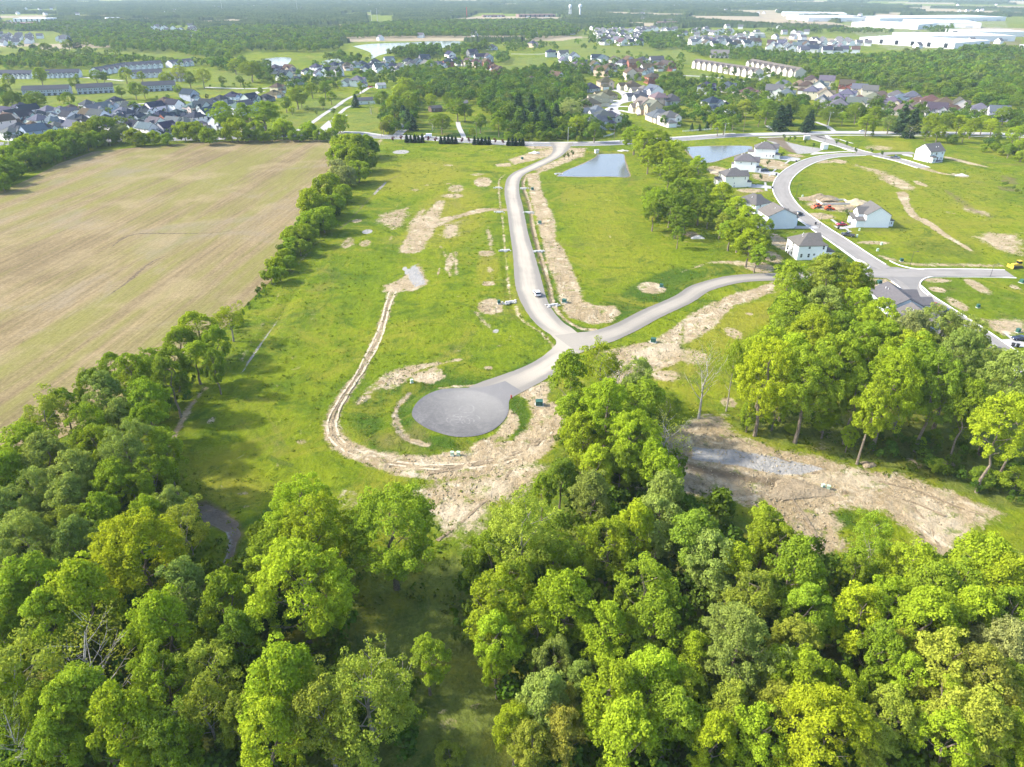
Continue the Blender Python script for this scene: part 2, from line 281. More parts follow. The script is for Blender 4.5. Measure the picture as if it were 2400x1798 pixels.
# right subdivision plots
track('dirt', 'C', '1420,420 1450,500 1500,570 1580,610 1680,680 1780,740 1860,790', [6, 4, 4, 5, 4, 3, 2], 1.2, .9); track('dirt', 'C', '1120,240 1280,290 1400,360 1450,390', [4, 9, 14, 9], 5, .75); track('soil', 'C', '1640,360 1800,470 1900,540 2000,580', [2, 7, 9, 4], 3, .5); blob('dirt', 'C', '1900,540,70,40 1740,550,40,20', .5)
area('dirt', 'C', '1920,665 2209,685 2209,830 2020,790 1900,715', 4, .66); blob('dirt', 'C', '1240,742,115,12 1380,350,70,30 1540,360,30,20', .85); track('dirt', 'C', '1290,830 1480,880 1750,885 2050,890', [3, 4, 5, 4], 2, .7); blob('dirt', 'C', '1910,1025,55,50 1780,1140,50,45 1650,1045,50,20 2150,1030,40,20 1640,985,100,15', .75); area('dirt', 'C', '1920,1235 2209,1245 2209,1320 2080,1340 2000,1300', 3, .9)
track('dirt', 'C', '1800,1200 1900,1260 2000,1340', 3, 2, .5); area('dirt', 'C', '1130,975 1320,975 1420,1020 1340,1050 1250,1080', 2, .9); blob('dirt', 'C', '590,235,95,34 540,322,90,26 440,405,100,14 560,830,75,42 630,740,60,60 880,215,90,14 1010,215,50,12', .9); blob('dirt', 'C', '240,280,70,34', 1); blob('dirt', 'C', '60,690,50,25 730,180,60,14', .7)
track('dirt', 'C', '1540,255 1640,285 1740,305', [6, 5, 2], 1.5, .9); track('dirt', 'C', '1710,190 1850,225 1970,252', [6, 6, 2], 2, .85); area('soil', 'C', '1960,270 2209,330 2209,400 2040,320', 5, .5); blob('dirt', 'C', '1790,305,60,18', .6); blob('soil', 'C', '2110,395,80,22 2120,350,60,20', .55); area('yellow', 'C', '700,230 1100,190 2209,300 2209,860 1500,870 1100,690 760,430', 14, .5); area('yellow', 'B', '1350,340 1880,340 1950,640 2209,880 1800,1080 1600,1080 1420,620', 12, .5); area('yellow', 'C', '1180,60 1480,90 1500,150 1250,140', 4, .8)
blob('lush', 'C', '560,215,70,20 570,265,60,14 520,355,60,16 1040,600,100,14 760,620,40,20 1050,850,60,40 1310,655,200,14 1680,770,230,60', .9); blob('dirt', 'C', '880,570,100,24 960,500,150,40', .85); area('lush', 'C', '990,770 1110,870 1130,900 1050,890 985,830', 2, 1)
area('gravel', 'K', '-760,270 -690,210 0,380 480,450 300,540 -100,560', 2, .95); area('soil', 'K', '-800,260 -690,190 -400,190 -380,260 -100,560 -300,520 -600,300', 2, .9); blob('dirt', 'K', '1640,430,400,60', .5); blob('dirt', 'K', '500,720,160,40 820,730,110,40', .8)
# farther lawns, golf course, fields (light ground between the woods)
for t_, s_, v_ in (('1', '0,560 500,560 1100,540 1600,560 1650,600 1200,620 700,640 300,680 0,700', .8), ('1', '80,540 450,520 1000,515 1040,540 500,560 90,590', .8), ('1', '1380,450 1640,470 1650,560 1380,560', .8), ('1', '0,300 1080,310 1080,370 400,380 0,350', .7), ('1', '1820,720 2212,600 2212,850 1860,860', .8),
                    ('2', '-20,740 300,690 290,860 0,890', .8), ('2', '1000,380 1330,370 1340,440 1050,450', .9), ('2', '1400,310 2212,300 2212,390 1560,390', .9), ('2', '1180,270 1620,205 1620,300 1250,300', .8), ('2', '1950,470 2212,480 2212,520 1990,505', .8), ('3', '0,330 90,350 60,420 0,400', .8), ('3', '0,440 380,520 580,540 580,600 360,560 0,500', .9), ('3', '550,220 1100,225 1130,290 700,285 400,240', .7),
                    ('3', '480,180 1300,190 1300,225 500,230', .6), ('1', '0,200 350,200 480,260 0,300', .6), ('1', '160,58 360,58 370,80 170,80', .8)):
    area('pale', t_, s_, 6, v_)
for t_, s_ in (('1', '1120,148 1500,124 1590,126 1540,152 1300,156'), ('1', '1560,155 1790,152 1780,166 1560,166'), ('3', '60,100 720,108 1000,150 1150,185 700,178 300,150 30,125'), ('2', '640,130 900,105 1400,110 1500,125 1380,140 700,140'), ('1', '2000,165 2212,160 2212,185 2010,180'), ('2', '0,163 30,160 30,180 0,180'),
               ('2', '1680,75 2212,90 2212,112 1720,98'), ('3', '560,235 800,240 1130,258 1100,280 700,262'), ('2', '970,30 1130,24 1130,40 980,42'), ('3', '1240,90 1400,90 1390,112 1260,112'), ('1', '0,280 250,280 280,300 0,305')):
    area('straw', t_, s_, 6, .95)
area('soil', '3', '1700,270 2212,250 2212,340 1980,320 1800,330', 6, .5); area('pale', '3', '1100,100 2212,110 2212,300 1180,330', 15, .55); area('gravel', '3', '1000,110 2100,110 2212,300 1760,330 1300,330 1050,200', 12, .45)
area('lush', '2', '480,700 900,690 950,640 700,600 560,600 500,650', 8, .5); area('lush', '2', '470,800 1100,830 1100,900 500,890', 6, .9); area('lush', '3', '40,780 560,780 1100,830 1480,850 1480,880 600,850 60,880', 6, .6)
# far woods: everything beyond 1.5 km that is not field, lake or built-up
FARY = 1500.0
far = np.hypot(GX, GY) > FARY
MASK['wood'][far] = np.clip(1 - 2.2 * np.maximum.reduce([MASK[k][far] for k in ('straw', 'pale', 'gravel', 'soil')]), 0, 1)
for t_, s_ in (('2', '1500,190 2000,170 2212,190 2212,330 1500,330'), ('3', '0,180 500,180 1180,260 1330,340 1100,370 0,340'), ('1', '950,165 1260,165 1300,215 960,225'), ('1', '0,105 300,110 300,190 0,200'), ('1', '0,200 480,230 300,290 0,300'), ('2', '880,85 1420,90 1380,125 800,125'), ('2', '30,250 780,240 800,300 600,360 180,400'), ('2', '170,95 330,100 330,160 180,160'), ('3', '1080,220 2212,190 2212,350 1180,340')):
    pl = gpts(t_, s_); i = bbox_idx(pl, 30); d = poly_sd(GX[i], GY[i], pl); MASK['wood'][i] *= np.clip(.5 + d / 30, 0, 1)
b1 = vnoise(GX, GY, 300, 3); b2 = vnoise(GX, GY, 900, 4)
cl_ = (b1 * .5 + b2 * .5 < .46) & (np.hypot(GX, GY) > 1550); MASK['wood'][cl_] = 0; b3 = vnoise(GX, GY, 420, 14); MASK['straw'][cl_ & (b3 > .56)] = .9; MASK['pale'][cl_ & (b3 <= .56)] = .7
def leanmask(): return np.clip((np.hypot(GX, GY) - FARY) / 60, 0, 1)
Fq = (np.arange(NR - 1)[:, None] * NA + np.arange(NA - 1)[None, :]).ravel(); Fq = np.stack([Fq, Fq + 1, Fq + NA + 1, Fq + NA], 1)[:, ::-1]
near = np.clip(1 - np.hypot(GX, GY) / 600, 0, 1)
ditch = np.zeros_like(GX)
road_w = 13.0
track('road', 'B', '1425,95 1418,140 1385,180 1320,215 1220,262 1150,295 1112,340 1104,420 1124,520 1150,680 1182,830 1206,970 1232,1080 1280,1180 1350,1265 1440,1330 1480,1390 1440,1450 1360,1520 1250,1585 1130,1640 1010,1690 930,1730', road_w, 2); track('road', 'B', '1455,1400 1560,1375 1700,1345 1850,1285 2000,1205 2209,1110', road_w, 2); track('road', 'C', '0,1090 100,1045 200,1010 300,985 400,972 500,966 620,962 760,955 900,950', road_w, 2)
blob('road', 'E', '769,461,335,170', 1, .15); area('road', 'O', '-160,1010 60,975 170,930 300,850 400,775 500,695 530,660 580,612 640,540 680,470 700,420 712,370 725,330 720,303 640,302 560,303 420,308 300,318 200,328 130,352 60,388 0,415 -250,520 -600,800', 3)
area('road', 'C', '-100,-60 2400,-60 2400,1657 1900,1400 1400,1100 500,1000 500,400 0,250', 3)
track('ditch', 'B', '1190,300 1170,370 1210,500 1230,640 1265,780 1300,900 1340,1030 1355,1130', 3.0, 1.4); track('ditch', 'A', '2200,660 2100,790 1940,1020 1850,1150 1640,1450 1560,1560', 3, 1.6); track('ditch', 'E', '370,540 430,620 530,655', 2, 1.0); track('ditch', 'D', '1290,1080 1400,1140 1500,1190 1525,1250 1495,1350 1440,1470', 3, 1.6); track('ditch', 'B', '1040,560 1060,790 1080,1000 1100,1130 1160,1230 1300,1330', 2.2, 1.2); track('ditch', 'E', '640,290 480,330 410,440 440,560 560,640 780,670', 3.2, 1.8)
flatm = np.clip(1 - MASK['road'] * 1.3, 0, 1)
GZ = -.03 + flatm * near * ((vnoise(GX, GY, 16, 1) - .55) * .45 + (vnoise(GX, GY, 4, 2) - .6) * .22 - MASK['ditch'] * .75 + MASK['dirt'] * ((vnoise(GX, GY, 2.2, 21) - .5) * .34 + (vnoise(GX, GY, 1.1, 22) - .5) * .22)) - .02 * near
def ground_material():
    n = N('grass_and_soil'); p = n.pos()
    A = n.n('ShaderNodeAttribute', attribute_name='mask_a'); B = n.n('ShaderNodeAttribute', attribute_name='mask_b')
    sa = n.n('ShaderNodeSeparateColor', {0: A.outputs['Color']}).outputs; sb = n.n('ShaderNodeSeparateColor', {0: B.outputs['Color']}).outputs
    dirt, gravel, soil, floor = sa[0], sa[1], sa[2], A.outputs['Alpha']; straw, lush, yellow, pale = sb[0], sb[1], sb[2], B.outputs['Alpha']
    big = n.noise(p, .012, 4, .6, .6); mid = n.noise(p, .07, 4, .65, .8); fine = n.noise(p, .45, 4, .7, .3); tuft = n.noise(p, 1.6, 3, .7); rag = n.noise(p, .3, 7, .78, 1.0)
    def thr(m, k=.75, w=.10):
        e = n.math('MULTIPLY_ADD', n.math('ADD', n.math('MULTIPLY', mid, .7), n.math('MULTIPLY_ADD', rag, 1.2, n.math('MULTIPLY', tuft, .5))), k, -k * 1.2); e = n.math('ADD', m, e); return n.ramp(e, .5 - w, .5 + w)
    g = n.mix(n.ramp(big, .35, .65), G1, G2); g = n.mix(n.math('MULTIPLY', n.ramp(mid, .42, .7), .8), g, G3)
    g = n.mix(n.math('MULTIPLY', thr(lush, .8, .3), .8), g, G4); g = n.mix(n.math('MULTIPLY', thr(yellow, .8, .3), .85), g, G5); g = n.mix(n.math('MULTIPLY', pale, .7), g, G6)
    g = n.mix(n.math('MULTIPLY', thr(floor, .5, .3), .9), g, G7)
    lay = n.noise(n.n('ShaderNodeVectorMath', {0: p, 1: (.5, .12, 1)}, operation='MULTIPLY').outputs[0], 1.0, 5, .7, .8); tx = n.math('MULTIPLY_ADD', n.math('ADD', n.math('ADD', fine, tuft), lay), .85, -.27); g = n.mix(1.0, g, n.n('ShaderNodeCombineXYZ', {0: tx, 1: tx, 2: tx}).outputs[0], 'MULTIPLY')
    # scattered thin patches where the seed has not taken
    g = n.mix(n.math('MULTIPLY', n.ramp(n.noise(p, .03, 7, .75, 1.8), .48, .64), .75), g, G5); g = n.mix(n.math('MULTIPLY', n.ramp(n.noise(p, .055, 7, .78, 2.2), .52, .66), .7), g, G4); g = n.mix(n.math('MULTIPLY', n.ramp(n.noise(n.n('ShaderNodeVectorMath', {0: p, 1: (40, 90, 0)}, operation='ADD').outputs[0], .018, 6, .75, 1.2), .54, .68), .6), g, G8); thin = n.math('MULTIPLY', n.ramp(n.noise(p, .16, 6, .75, 1.2), .62, .74), n.math('SUBTRACT', 1.0, floor)); g = n.mix(n.math('MULTIPLY', thin, .6), g, D2)
    clod = n.noise(p, .7, 6, .8, .9); d = n.mix(n.ramp(mid, .35, .65), D1, D2); d = n.mix(n.ramp(clod, .38, .62), n.mix(1.0, d, (.74, .71, .66), 'MULTIPLY'), d); d = n.mix(n.math('MULTIPLY', pale, .5), d, D3); d = n.mix(n.math('MULTIPLY', n.ramp(n.noise(p, .13, 6, .75, 1.4), .5, .66), .75), d, D3); d = n.mix(n.math('MULTIPLY', n.ramp(n.noise(p, .09, 6, .75, 2.0), .56, .7), .6), d, D4); d = n.mix(n.math('MULTIPLY', n.ramp(n.noise(p, .22, 5, .75), .54, .66), .7), d, G2)
    col = n.mix(thr(dirt, 1.1, .17), g, d); st = n.mix(n.ramp(big, .4, .6), S1, S2); col = n.mix(straw, col, st)
    col = n.mix(thr(gravel, .45), col, n.mix(fine, (.22, .215, .205), (.36, .35, .325))); col = n.mix(n.math('MULTIPLY', thr(soil, .6, .2), .85), col, n.mix(clod, (.075, .055, .035), (.19, .145, .09)))
    h = n.math('ADD', n.math('MULTIPLY', clod, .5), n.math('ADD', n.math('MULTIPLY', tuft, .5), n.math('MULTIPLY', fine, 1.2)))
    return n.done(col, .95, .05, n.bump(h, .9, .55))
G1, G2, G3, G4, G5, G6, G7, G8 = (.152, .188, .008), (.105, .152, .007), (.062, .108, .008), (.036, .078, .009), (.195, .195, .020), (.128, .162, .040), (.120, .145, .030), (.150, .132, .040)
D4 = (.20, .145, .08)
D1, D2, D3, S1, S2 = (.31, .245, .145), (.41, .335, .22), (.53, .46, .335), (.28, .23, .165), (.33, .27, .18)
def make_ground():
    ma = np.stack([MASK['dirt'], MASK['gravel'], MASK['soil'], MASK['floor']], 1); mb = np.stack([MASK['straw'], MASK['lush'], MASK['yellow'], MASK['pale']], 1)
    me = np_mesh('ground', np.stack([GX, GY, GZ], 1), Fq, ground_material(), smooth_=True, attrs={'mask_a': ('FLOAT_COLOR', ma), 'mask_b': ('FLOAT_COLOR', mb)})
    tag(link('ground', me), kind='structure')
make_ground()

# far woods: a bumpy canopy standing on the ground wherever it is wooded
def far_woods():
    rsel = np.nonzero(rr > FARY - 30)[0]; r = rr[rsel]; r2 = np.concatenate([np.linspace(r[i], r[i + 1], max(2, min(9, int((r[i + 1] - r[i]) / 7)))) [:-1] for i in range(len(r) - 1)]); a2 = aa[np.abs(aa) < R_(41)]; a2 = np.linspace(a2[0], a2[-1], 1500)
    X = (r2[:, None] * np.sin(a2)[None]); Y = (r2[:, None] * np.cos(a2)[None]); sh = X.shape
    ri = np.interp(r2, rr, np.arange(NR)); ai = np.interp(a2, aa, np.arange(NA)); W = MASK['wood'].reshape(NR, NA)[np.round(ri).astype(int)][:, np.round(ai).astype(int)]
    W = W * np.clip((r2 - FARY) / 20, 0, 1)[:, None]
    c = np.maximum(vnoise(X, Y, 11, 5), vnoise(X + 5, Y + 3, 9, 6)); H = (3.5 + 7 * c + 4 * vnoise(X, Y, 60, 8)) * np.where(W > .5, 1, 0) * (.55 + .45 * rng.random(sh)) ; Z = np.where(W > .5, H, -1.5)
    V = np.stack([X.ravel(), Y.ravel(), Z.ravel()], 1); na = len(a2); q = (np.arange(len(r2) - 1)[:, None] * na + np.arange(na - 1)[None]).ravel(); F = np.stack([q, q + na, q + na + 1, q + 1], 1)
    wk = W.ravel() > .5; F = F[wk[F].any(1)]
    tone = (rng.random(V.shape[0]) * .5 + .5 * vnoise(X, Y, 25, 9).ravel()); hue = vnoise(X, Y, 40, 12).ravel()[:, None]
    cl = np.array([.030, .062, .022]) * (1 - hue) + np.array([.085, .115, .034]) * hue; cl = np.concatenate([cl, np.ones((len(cl), 1))], 1)
    used = np.unique(F); mp = np.full(len(V), -1); mp[used] = np.arange(len(used)); me = np_mesh('distant_woods', V[used], mp[F], LEAFC, attrs={'Col': ('FLOAT_COLOR', cl[used]), 'tone': ('FLOAT', tone[used])})
    tag(link('distant_woods', me), 'mass of hazy blue-green woods filling the far distance to the skyline', 'woods', kind='stuff')
far_woods()
# ------------------------------------------------------------------ field, roads, paths, water (sheets a little above the ground)
def flat(name, pl, z, m, kind='structure', sub=None):
    """flat sheet from a world outline"""
    import mathutils
    tri = mathutils.geometry.tessellate_polygon([[Vector((x, y, 0)) for x, y in pl]])
    me = bpy.data.meshes.new(name); me.from_pydata([(x, y, z) for x, y in pl], [], [t for t in tri]); me.materials.append(m)
    if len(me.polygons) and me.polygons[0].normal.z < 0: me.flip_normals()
    for p_ in me.polygons:
        if p_.normal.z < 0: p_.flip()
    me.update(); o = link(name, me); return tag(o, kind=kind)
def ribbon_mesh(pl, w, z, m, name, wob=0.0, z1=None):
    """road strip with a 'side' attribute 0..1 across and 'run' metres along; w full width (number or list)"""
    pl = np.array(pl); n = len(pl); d = np.gradient(pl, axis=0); d /= np.linalg.norm(d, axis=1)[:, None] + 1e-9; nr = np.stack([d[:, 1], -d[:, 0]], 1)
    ws = np.interp(np.linspace(0, 1, n), np.linspace(0, 1, len(w)), w) if isinstance(w, (list, tuple)) else np.full(n, float(w)); run = np.concatenate([[0], np.cumsum(np.linalg.norm(np.diff(pl, axis=0), axis=1))])
    K = 9; V = []; S = []; U = []
    lw = ws / 2 * (1 + wob * (rng.random(n) - .5)); rw = ws / 2 * (1 + wob * (rng.random(n) - .5))
    for k in range(K):
        s = k / (K - 1); off = (-lw + (lw + rw) * s)[:, None]; q = pl + nr * off; V.append(np.concatenate([q, np.full((n, 1), z)], 1)); S.append(np.full(n, s)); U.append(run)
    V = np.concatenate(V); i = (np.arange(K - 1)[:, None] * n + np.arange(n - 1)[None]).ravel(); F = np.stack([i, i + n, i + n + 1, i + 1], 1)
    a, b, c = V[F[0][0]], V[F[0][1]], V[F[0][2]]
    if np.cross(b - a, c - a)[2] < 0: F = F[:, ::-1]
    return np_mesh(name, V, F, m, attrs={'side': ('FLOAT', np.concatenate(S)), 'run': ('FLOAT', np.concatenate(U))})
def ribbon(name, pl, w, z, m, wob=0.0, step=3.0, sm=True):
    return tag(link(name, ribbon_mesh(smooth(pl, step) if sm else np.array(pl), w, z, m, name, wob)), kind='structure')
def kerb(pl, off, name='kerb', z=0.0, wd=.45, h=.13, m=None):
    """raised concrete kerb along a line, off metres to its right"""
    pl = np.array(pl); d = np.gradient(pl, axis=0); d /= np.linalg.norm(d, axis=1)[:, None] + 1e-9; nr = np.stack([d[:, 1], -d[:, 0]], 1); a = pl + nr * (off - wd / 2); b = pl + nr * (off + wd / 2); n = len(pl)
    V = np.concatenate([np.c_[a, np.full(n, z - .3)], np.c_[a, np.full(n, z + h)], np.c_[b, np.full(n, z + h)], np.c_[b, np.full(n, z - .3)]]); F = []
    for k in range(3):
        i = k * n + np.arange(n - 1); F.append(np.stack([i, i + 1, i + n + 1, i + n], 1))
    return tag(link(name, np_mesh(name, V, np.concatenate(F), m or KERBM)), kind='structure')
KERBM = plain('kerb_concrete', (.66, .64, .60), .9, .1, .07, .4)
def gravel_mat(name, lo, hi, dust):
    n = N(name); p = n.pos(); s = n.n('ShaderNodeAttribute', attribute_name='side').outputs['Fac']; u = n.n('ShaderNodeAttribute', attribute_name='run').outputs['Fac']
    v = n.n('ShaderNodeCombineXYZ', {0: n.math('MULTIPLY', s, 7.0), 1: n.math('MULTIPLY', u, .035), 2: 0.0}).outputs[0]
    streak = n.noise(v, 1.0, 5, .65, .35); e = n.math('ABSOLUTE', n.math('SUBTRACT', s, .5)); cen = n.ramp(e, .46, .12); patch = n.noise(p, .045, 4, .6)
    f = n.math('ADD', n.math('MULTIPLY', streak, .55), n.math('ADD', n.math('MULTIPLY', cen, .5), n.math('MULTIPLY_ADD', patch, .7, -.42)))
    f = n.ramp(f, .28, .85); jn = n.ramp(n.math('MULTIPLY_ADD', patch, 10.0, n.n('ShaderNodeVectorMath', {0: p, 1: (*JN, 0)}, operation='DISTANCE').outputs[1]), 24, 8); f = n.math('MAXIMUM', f, n.math('MULTIPLY', jn, .82)); f = n.math('MULTIPLY', f, n.ramp(n.n('ShaderNodeVectorMath', {0: p, 1: (c0[0], c0[1], 0)}, operation='DISTANCE').outputs[1], 10, 34)); f = n.math('MULTIPLY_ADD', f, dust[1] - dust[0], dust[0]); c = n.mix(f, lo, hi); g = n.noise(p, 2.2, 4, .75); c = n.mix(n.math('MULTIPLY', n.ramp(g, .35, .65), .22), c, n.mix(1.0, c, (.7, .7, .72), 'MULTIPLY'))
    return n.done(c, .95, .06, n.bump(g, .4, .1))
c0 = P(1078.5, 967); JN = P(*px('B', 1490, 1390))[:2]
GRAVEL = gravel_mat('limestone_gravel', (.20, .188, .168), (.40, .362, .295), (.1, 1.0))
def circle_mat():
    n = N('dusty_asphalt'); p = n.pos(); geo = n.n('ShaderNodeVectorMath', {0: p, 1: (CX, CY, 0)}, operation='SUBTRACT').outputs[0]; xyz = n.n('ShaderNodeSeparateXYZ', {0: geo}).outputs
    r = n.math('SQRT', n.math('ADD', n.math('MULTIPLY', xyz[0], xyz[0]), n.math('MULTIPLY', xyz[1], xyz[1]))); a = n.math('ARCTAN2', xyz[1], xyz[0])
    sw = n.noise(n.n('ShaderNodeCombineXYZ', {0: n.math('MULTIPLY', r, .9), 1: n.math('MULTIPLY', a, .8), 2: 0.0}).outputs[0], 1.3, 5, .7, .4)
    pt = n.noise(p, .16, 5, .65, .8); f = n.math('ADD', n.math('MULTIPLY', n.ramp(sw, .4, .72), .16), n.math('ADD', n.math('MULTIPLY', n.ramp(pt, .42, .72), .5), n.math('MULTIPLY', n.ramp(n.noise(p, .7, 6, .75, 1.5), .42, .7), .34))); c = n.mix(f, (.105, .104, .105), (.22, .213, .202)); jd = n.n('ShaderNodeVectorMath', {0: p, 1: (JX, JY, 0)}, operation='DISTANCE').outputs[1]; c = n.mix(n.math('MULTIPLY', n.ramp(n.math('MULTIPLY_ADD', pt, 8.0, jd), 26, 6), .6), c, (.30, .292, .27))
    # scrawled tyre loops of pale dust near the middle
    for ox, oy, rad in ((-1.5, -3.5, 1.8), (.2, -4.4, 2.5), (2.2, -4.2, 1.6), (1.6, 1.6, 2.0), (-.6, -2.2, 1.3), (3.2, -3.3, 2.1)):
        q = n.n('ShaderNodeVectorMath', {0: geo, 1: (ox, oy, 0)}, operation='DISTANCE').outputs[1]; q = n.math('ADD', q, n.math('MULTIPLY_ADD', pt, 1.4, -.7)); ring = n.ramp(n.math('ABSOLUTE', n.math('SUBTRACT', q, rad)), .30, .05)
        c = n.mix(n.math('MULTIPLY', n.math('MULTIPLY', ring, n.ramp(sw, .35, .7)), .2), c, (.5, .49, .47))
    ed = n.ramp(r, CR - 1.6, CR - .2); c = n.mix(n.math('MULTIPLY', ed, .35), c, (.11, .11, .125)); g = n.noise(p, 2.5, 3, .7)
    return n.done(n.mix(n.math('MULTIPLY', g, .3), c, n.mix(1.0, c, (.7, .7, .7), 'MULTIPLY')), .9, .12, n.bump(g, .2, .05))
def conc_mat(name, a, b, joint=0.0):
    n = N(name); p = n.pos(); s = n.n('ShaderNodeAttribute', attribute_name='side').outputs['Fac']; u = n.n('ShaderNodeAttribute', attribute_name='run').outputs['Fac']
    v = n.n('ShaderNodeCombineXYZ', {0: n.math('MULTIPLY', s, 5.0), 1: n.math('MULTIPLY', u, .05), 2: 0.0}).outputs[0]; f = n.math('ADD', n.math('MULTIPLY', n.noise(v, 1.0, 4, .6), .5), n.math('MULTIPLY', n.noise(p, .12, 5, .7), .5)); c = n.mix(n.ramp(f, .35, .65), a, b)
    if joint:
        j = n.ramp(n.math('ABSOLUTE', n.math('SUBTRACT', n.math('FRACT', n.math('DIVIDE', u, joint)), .5)), .485, .5); c = n.mix(n.math('MULTIPLY', j, .45), c, (.14, .14, .14))
    return n.done(c, .9, .12, n.bump(n.noise(p, 3, 3, .7), .15, .03))
STREET = conc_mat('street_concrete', (.215, .203, .186), (.272, .257, .236), 4.5); ASPH = conc_mat('worn_asphalt', (.15, .155, .165), (.24, .24, .245)); PATHM = conc_mat('pale_path', (.42, .41, .385), (.52, .505, .47), 1.6); PALEROAD = conc_mat('pale_road', (.33, .325, .31), (.42, .41, .39))
# the ploughed field
fd = np.array(P(560 * 1.0, 640)[:2]) - np.array(P(100, 1010)[:2]); FANG = math.atan2(fd[1], fd[0])
def field_mat():
    n = N('field_stubble'); p = n.pos(); r = n.n('ShaderNodeVectorRotate', {'Vector': p, 'Angle': -FANG}, rotation_type='Z_AXIS').outputs[0]
    def st(sx, sy, sc, d=4): return n.noise(n.n('ShaderNodeVectorMath', {0: r, 1: (sx, sy, 1)}, operation='MULTIPLY').outputs[0], sc, d, .62, .15)
    rows = st(.012, .5, 1.0); wide = st(.006, .07, 1.0, 5); fine = st(.12, 1.6, 1.0); big = n.noise(p, .02, 4, .6, .8); sp_ = n.noise(p, .8, 4, .75)
    c = n.mix(n.ramp(n.math('MULTIPLY_ADD', n.math('SUBTRACT', sp_, .5), .5, n.math('MULTIPLY_ADD', n.math('SUBTRACT', big, .5), .9, rows)), .25, .75), (.152, .117, .062), (.256, .198, .104)); c = n.mix(n.math('MULTIPLY', n.ramp(wide, .40, .62), .8), c, (.175, .172, .045)); c = n.mix(n.math('MULTIPLY', n.ramp(n.math('ADD', big, n.math('MULTIPLY_ADD', fine, .4, -.2)), .5, .68), .55), c, (.185, .158, .118))
    c = n.mix(n.math('MULTIPLY', n.ramp(n.noise(p, .035, 3), .52, .7), .6), c, (.265, .21, .115)); t = n.math('MULTIPLY_ADD', n.math('ADD', fine, sp_), .75, .25); c = n.mix(1.0, c, n.n('ShaderNodeCombineXYZ', {0: t, 1: t, 2: t}).outputs[0], 'MULTIPLY')
    return n.done(c, .95, .05, n.bump(n.math('ADD', n.math('MULTIPLY', fine, .6), sp_), .7, .35))
fo = gpts('O', '-160,1010 60,975 170,930 300,850 400,775 500,695 530,660 580,612 640,540 680,470 700,420 712,370 725,330 720,303 640,302 560,303 420,308 300,318 200,328 130,352 60,388 0,415 -250,520 -600,800')
flat('field', fo, .02, field_mat())
# two washed-out gullies crossing the field
GULLY = plain('gully_soil', (.135, .104, .066), .95, .05, .3, .8)
ribbon('gully', gpts('A', '720,775 780,725 860,692 960,683 1100,684 1300,682 1450,672 1600,640'), [.3, 1.0, 1.4, 1.3, 1.1, .8, .5, .2], .035, GULLY, 1.0, 1.0); ribbon('gully', gpts('A', '700,1085 780,1030 860,970 900,930 980,870 1070,828'), [.3, .9, 1.3, 1.3, .9, .3], .035, GULLY, 1.0, 1.0); ribbon('gully', gpts('A', '0,695 80,682 200,668'), [.6, .5, .2], .035, GULLY, .9, 1.0)
# gravel road, its branch and the turning circle
c0 = P(1078.5, 967); CX, CY = c0[0], c0[1]; CR = 114 * c0[2] / FPX
rd = gpts('B', '1425,95 1418,140 1385,180 1320,215 1220,262 1150,295 1112,340 1104,420 1124,520 1150,680 1182,830 1206,970 1232,1080 1280,1180 1350,1265 1440,1330 1480,1390 1440,1450 1360,1520 1250,1585 1130,1640 1010,1690 930,1730')
ribbon('gravel_road', rd, [17, 12, 8.6, 7.6, 7.6, 7.8, 7.8, 7.8, 7.8, 7.9, 8, 8, 8, 8, 8.4, 9, 10, 10, 9, 8.6, 8.2, 9.5, 13], .03, GRAVEL, .035, 1.5)
br = gpts('B', '1455,1400 1560,1375 1700,1345 1850,1285 2000,1205 2209,1110') + gpts('C', '100,1045 200,1010 300,985 400,972 500,966 620,962 760,955 900,950')
ribbon('gravel_road', br, [14, 10, 8.4, 8, 8, 7.8, 7.6, 7.6, 7.6, 7.6, 7.6, 7.6, 7.6, 7.6], .042, gravel_mat('grey_gravel', (.18, .17, .152), (.345, .315, .262), (.1, .85)), .035, 1.5)
JX, JY = P(*px('E', 960, 335))[:2]; cm_ = circle_mat(); ring = [(CX + CR * math.cos(i * math.pi / 48) * (1 + .006 * math.sin(i * 5.1)), CY + CR * math.sin(i * math.pi / 48) * (1 + .006 * math.cos(i * 3.3))) for i in range(96)]
ring = [tuple(q) for q in smooth(gpts('E', '1060,258 950,290 860,301 740,304 650,311 570,338 510,376 472,420 456,470 472,505 520,545 600,583 720,616 820,619 920,602 1000,562 1058,505 1082,450 1085,392 1108,352 1165,322'), 1.0)]; flat('turning_circle', ring, .055, cm_)
TRK = plain('rutted_soil', (.44, .37, .26), .95, .05, .3, 1.2); TRD = plain('dark_rut', (.23, .18, .115), .95, .05, .3, 1.2)
lp = smooth(gpts('O', '850,625 838,660 815,730 780,800 745,850 722,890 716,925 735,958 790,985 870,1003 960,1010 1060,1000 1140,975 1185,930'), 1.5)
for o_, m_, w_ in ((-.95, TRK, .6), (.85, TRK, .55), (0, TRD, .22)):
    q_ = np.array(lp); d_ = np.gradient(q_, axis=0); d_ /= np.linalg.norm(d_, axis=1)[:, None]; tag(link('tyre_track', ribbon_mesh(q_ + np.stack([d_[:, 1], -d_[:, 0]], 1) * (o_ + .25 * np.sin(np.arange(len(q_)) * .21 + o_))[:, None], w_, .0, m_, 'tyre_track', 1.1)), kind='structure')
for s_ in ('620,1290 760,1180 900,1060 1000,960 1100,830', '560,860 760,820 950,780 1150,720 1330,620', '600,840 800,800 980,755 1180,690 1350,580'): ribbon('tyre_track', gpts('E', s_), .6, .01, TRD if s_[0] != '7' else TRK, 1.2, 1.2)
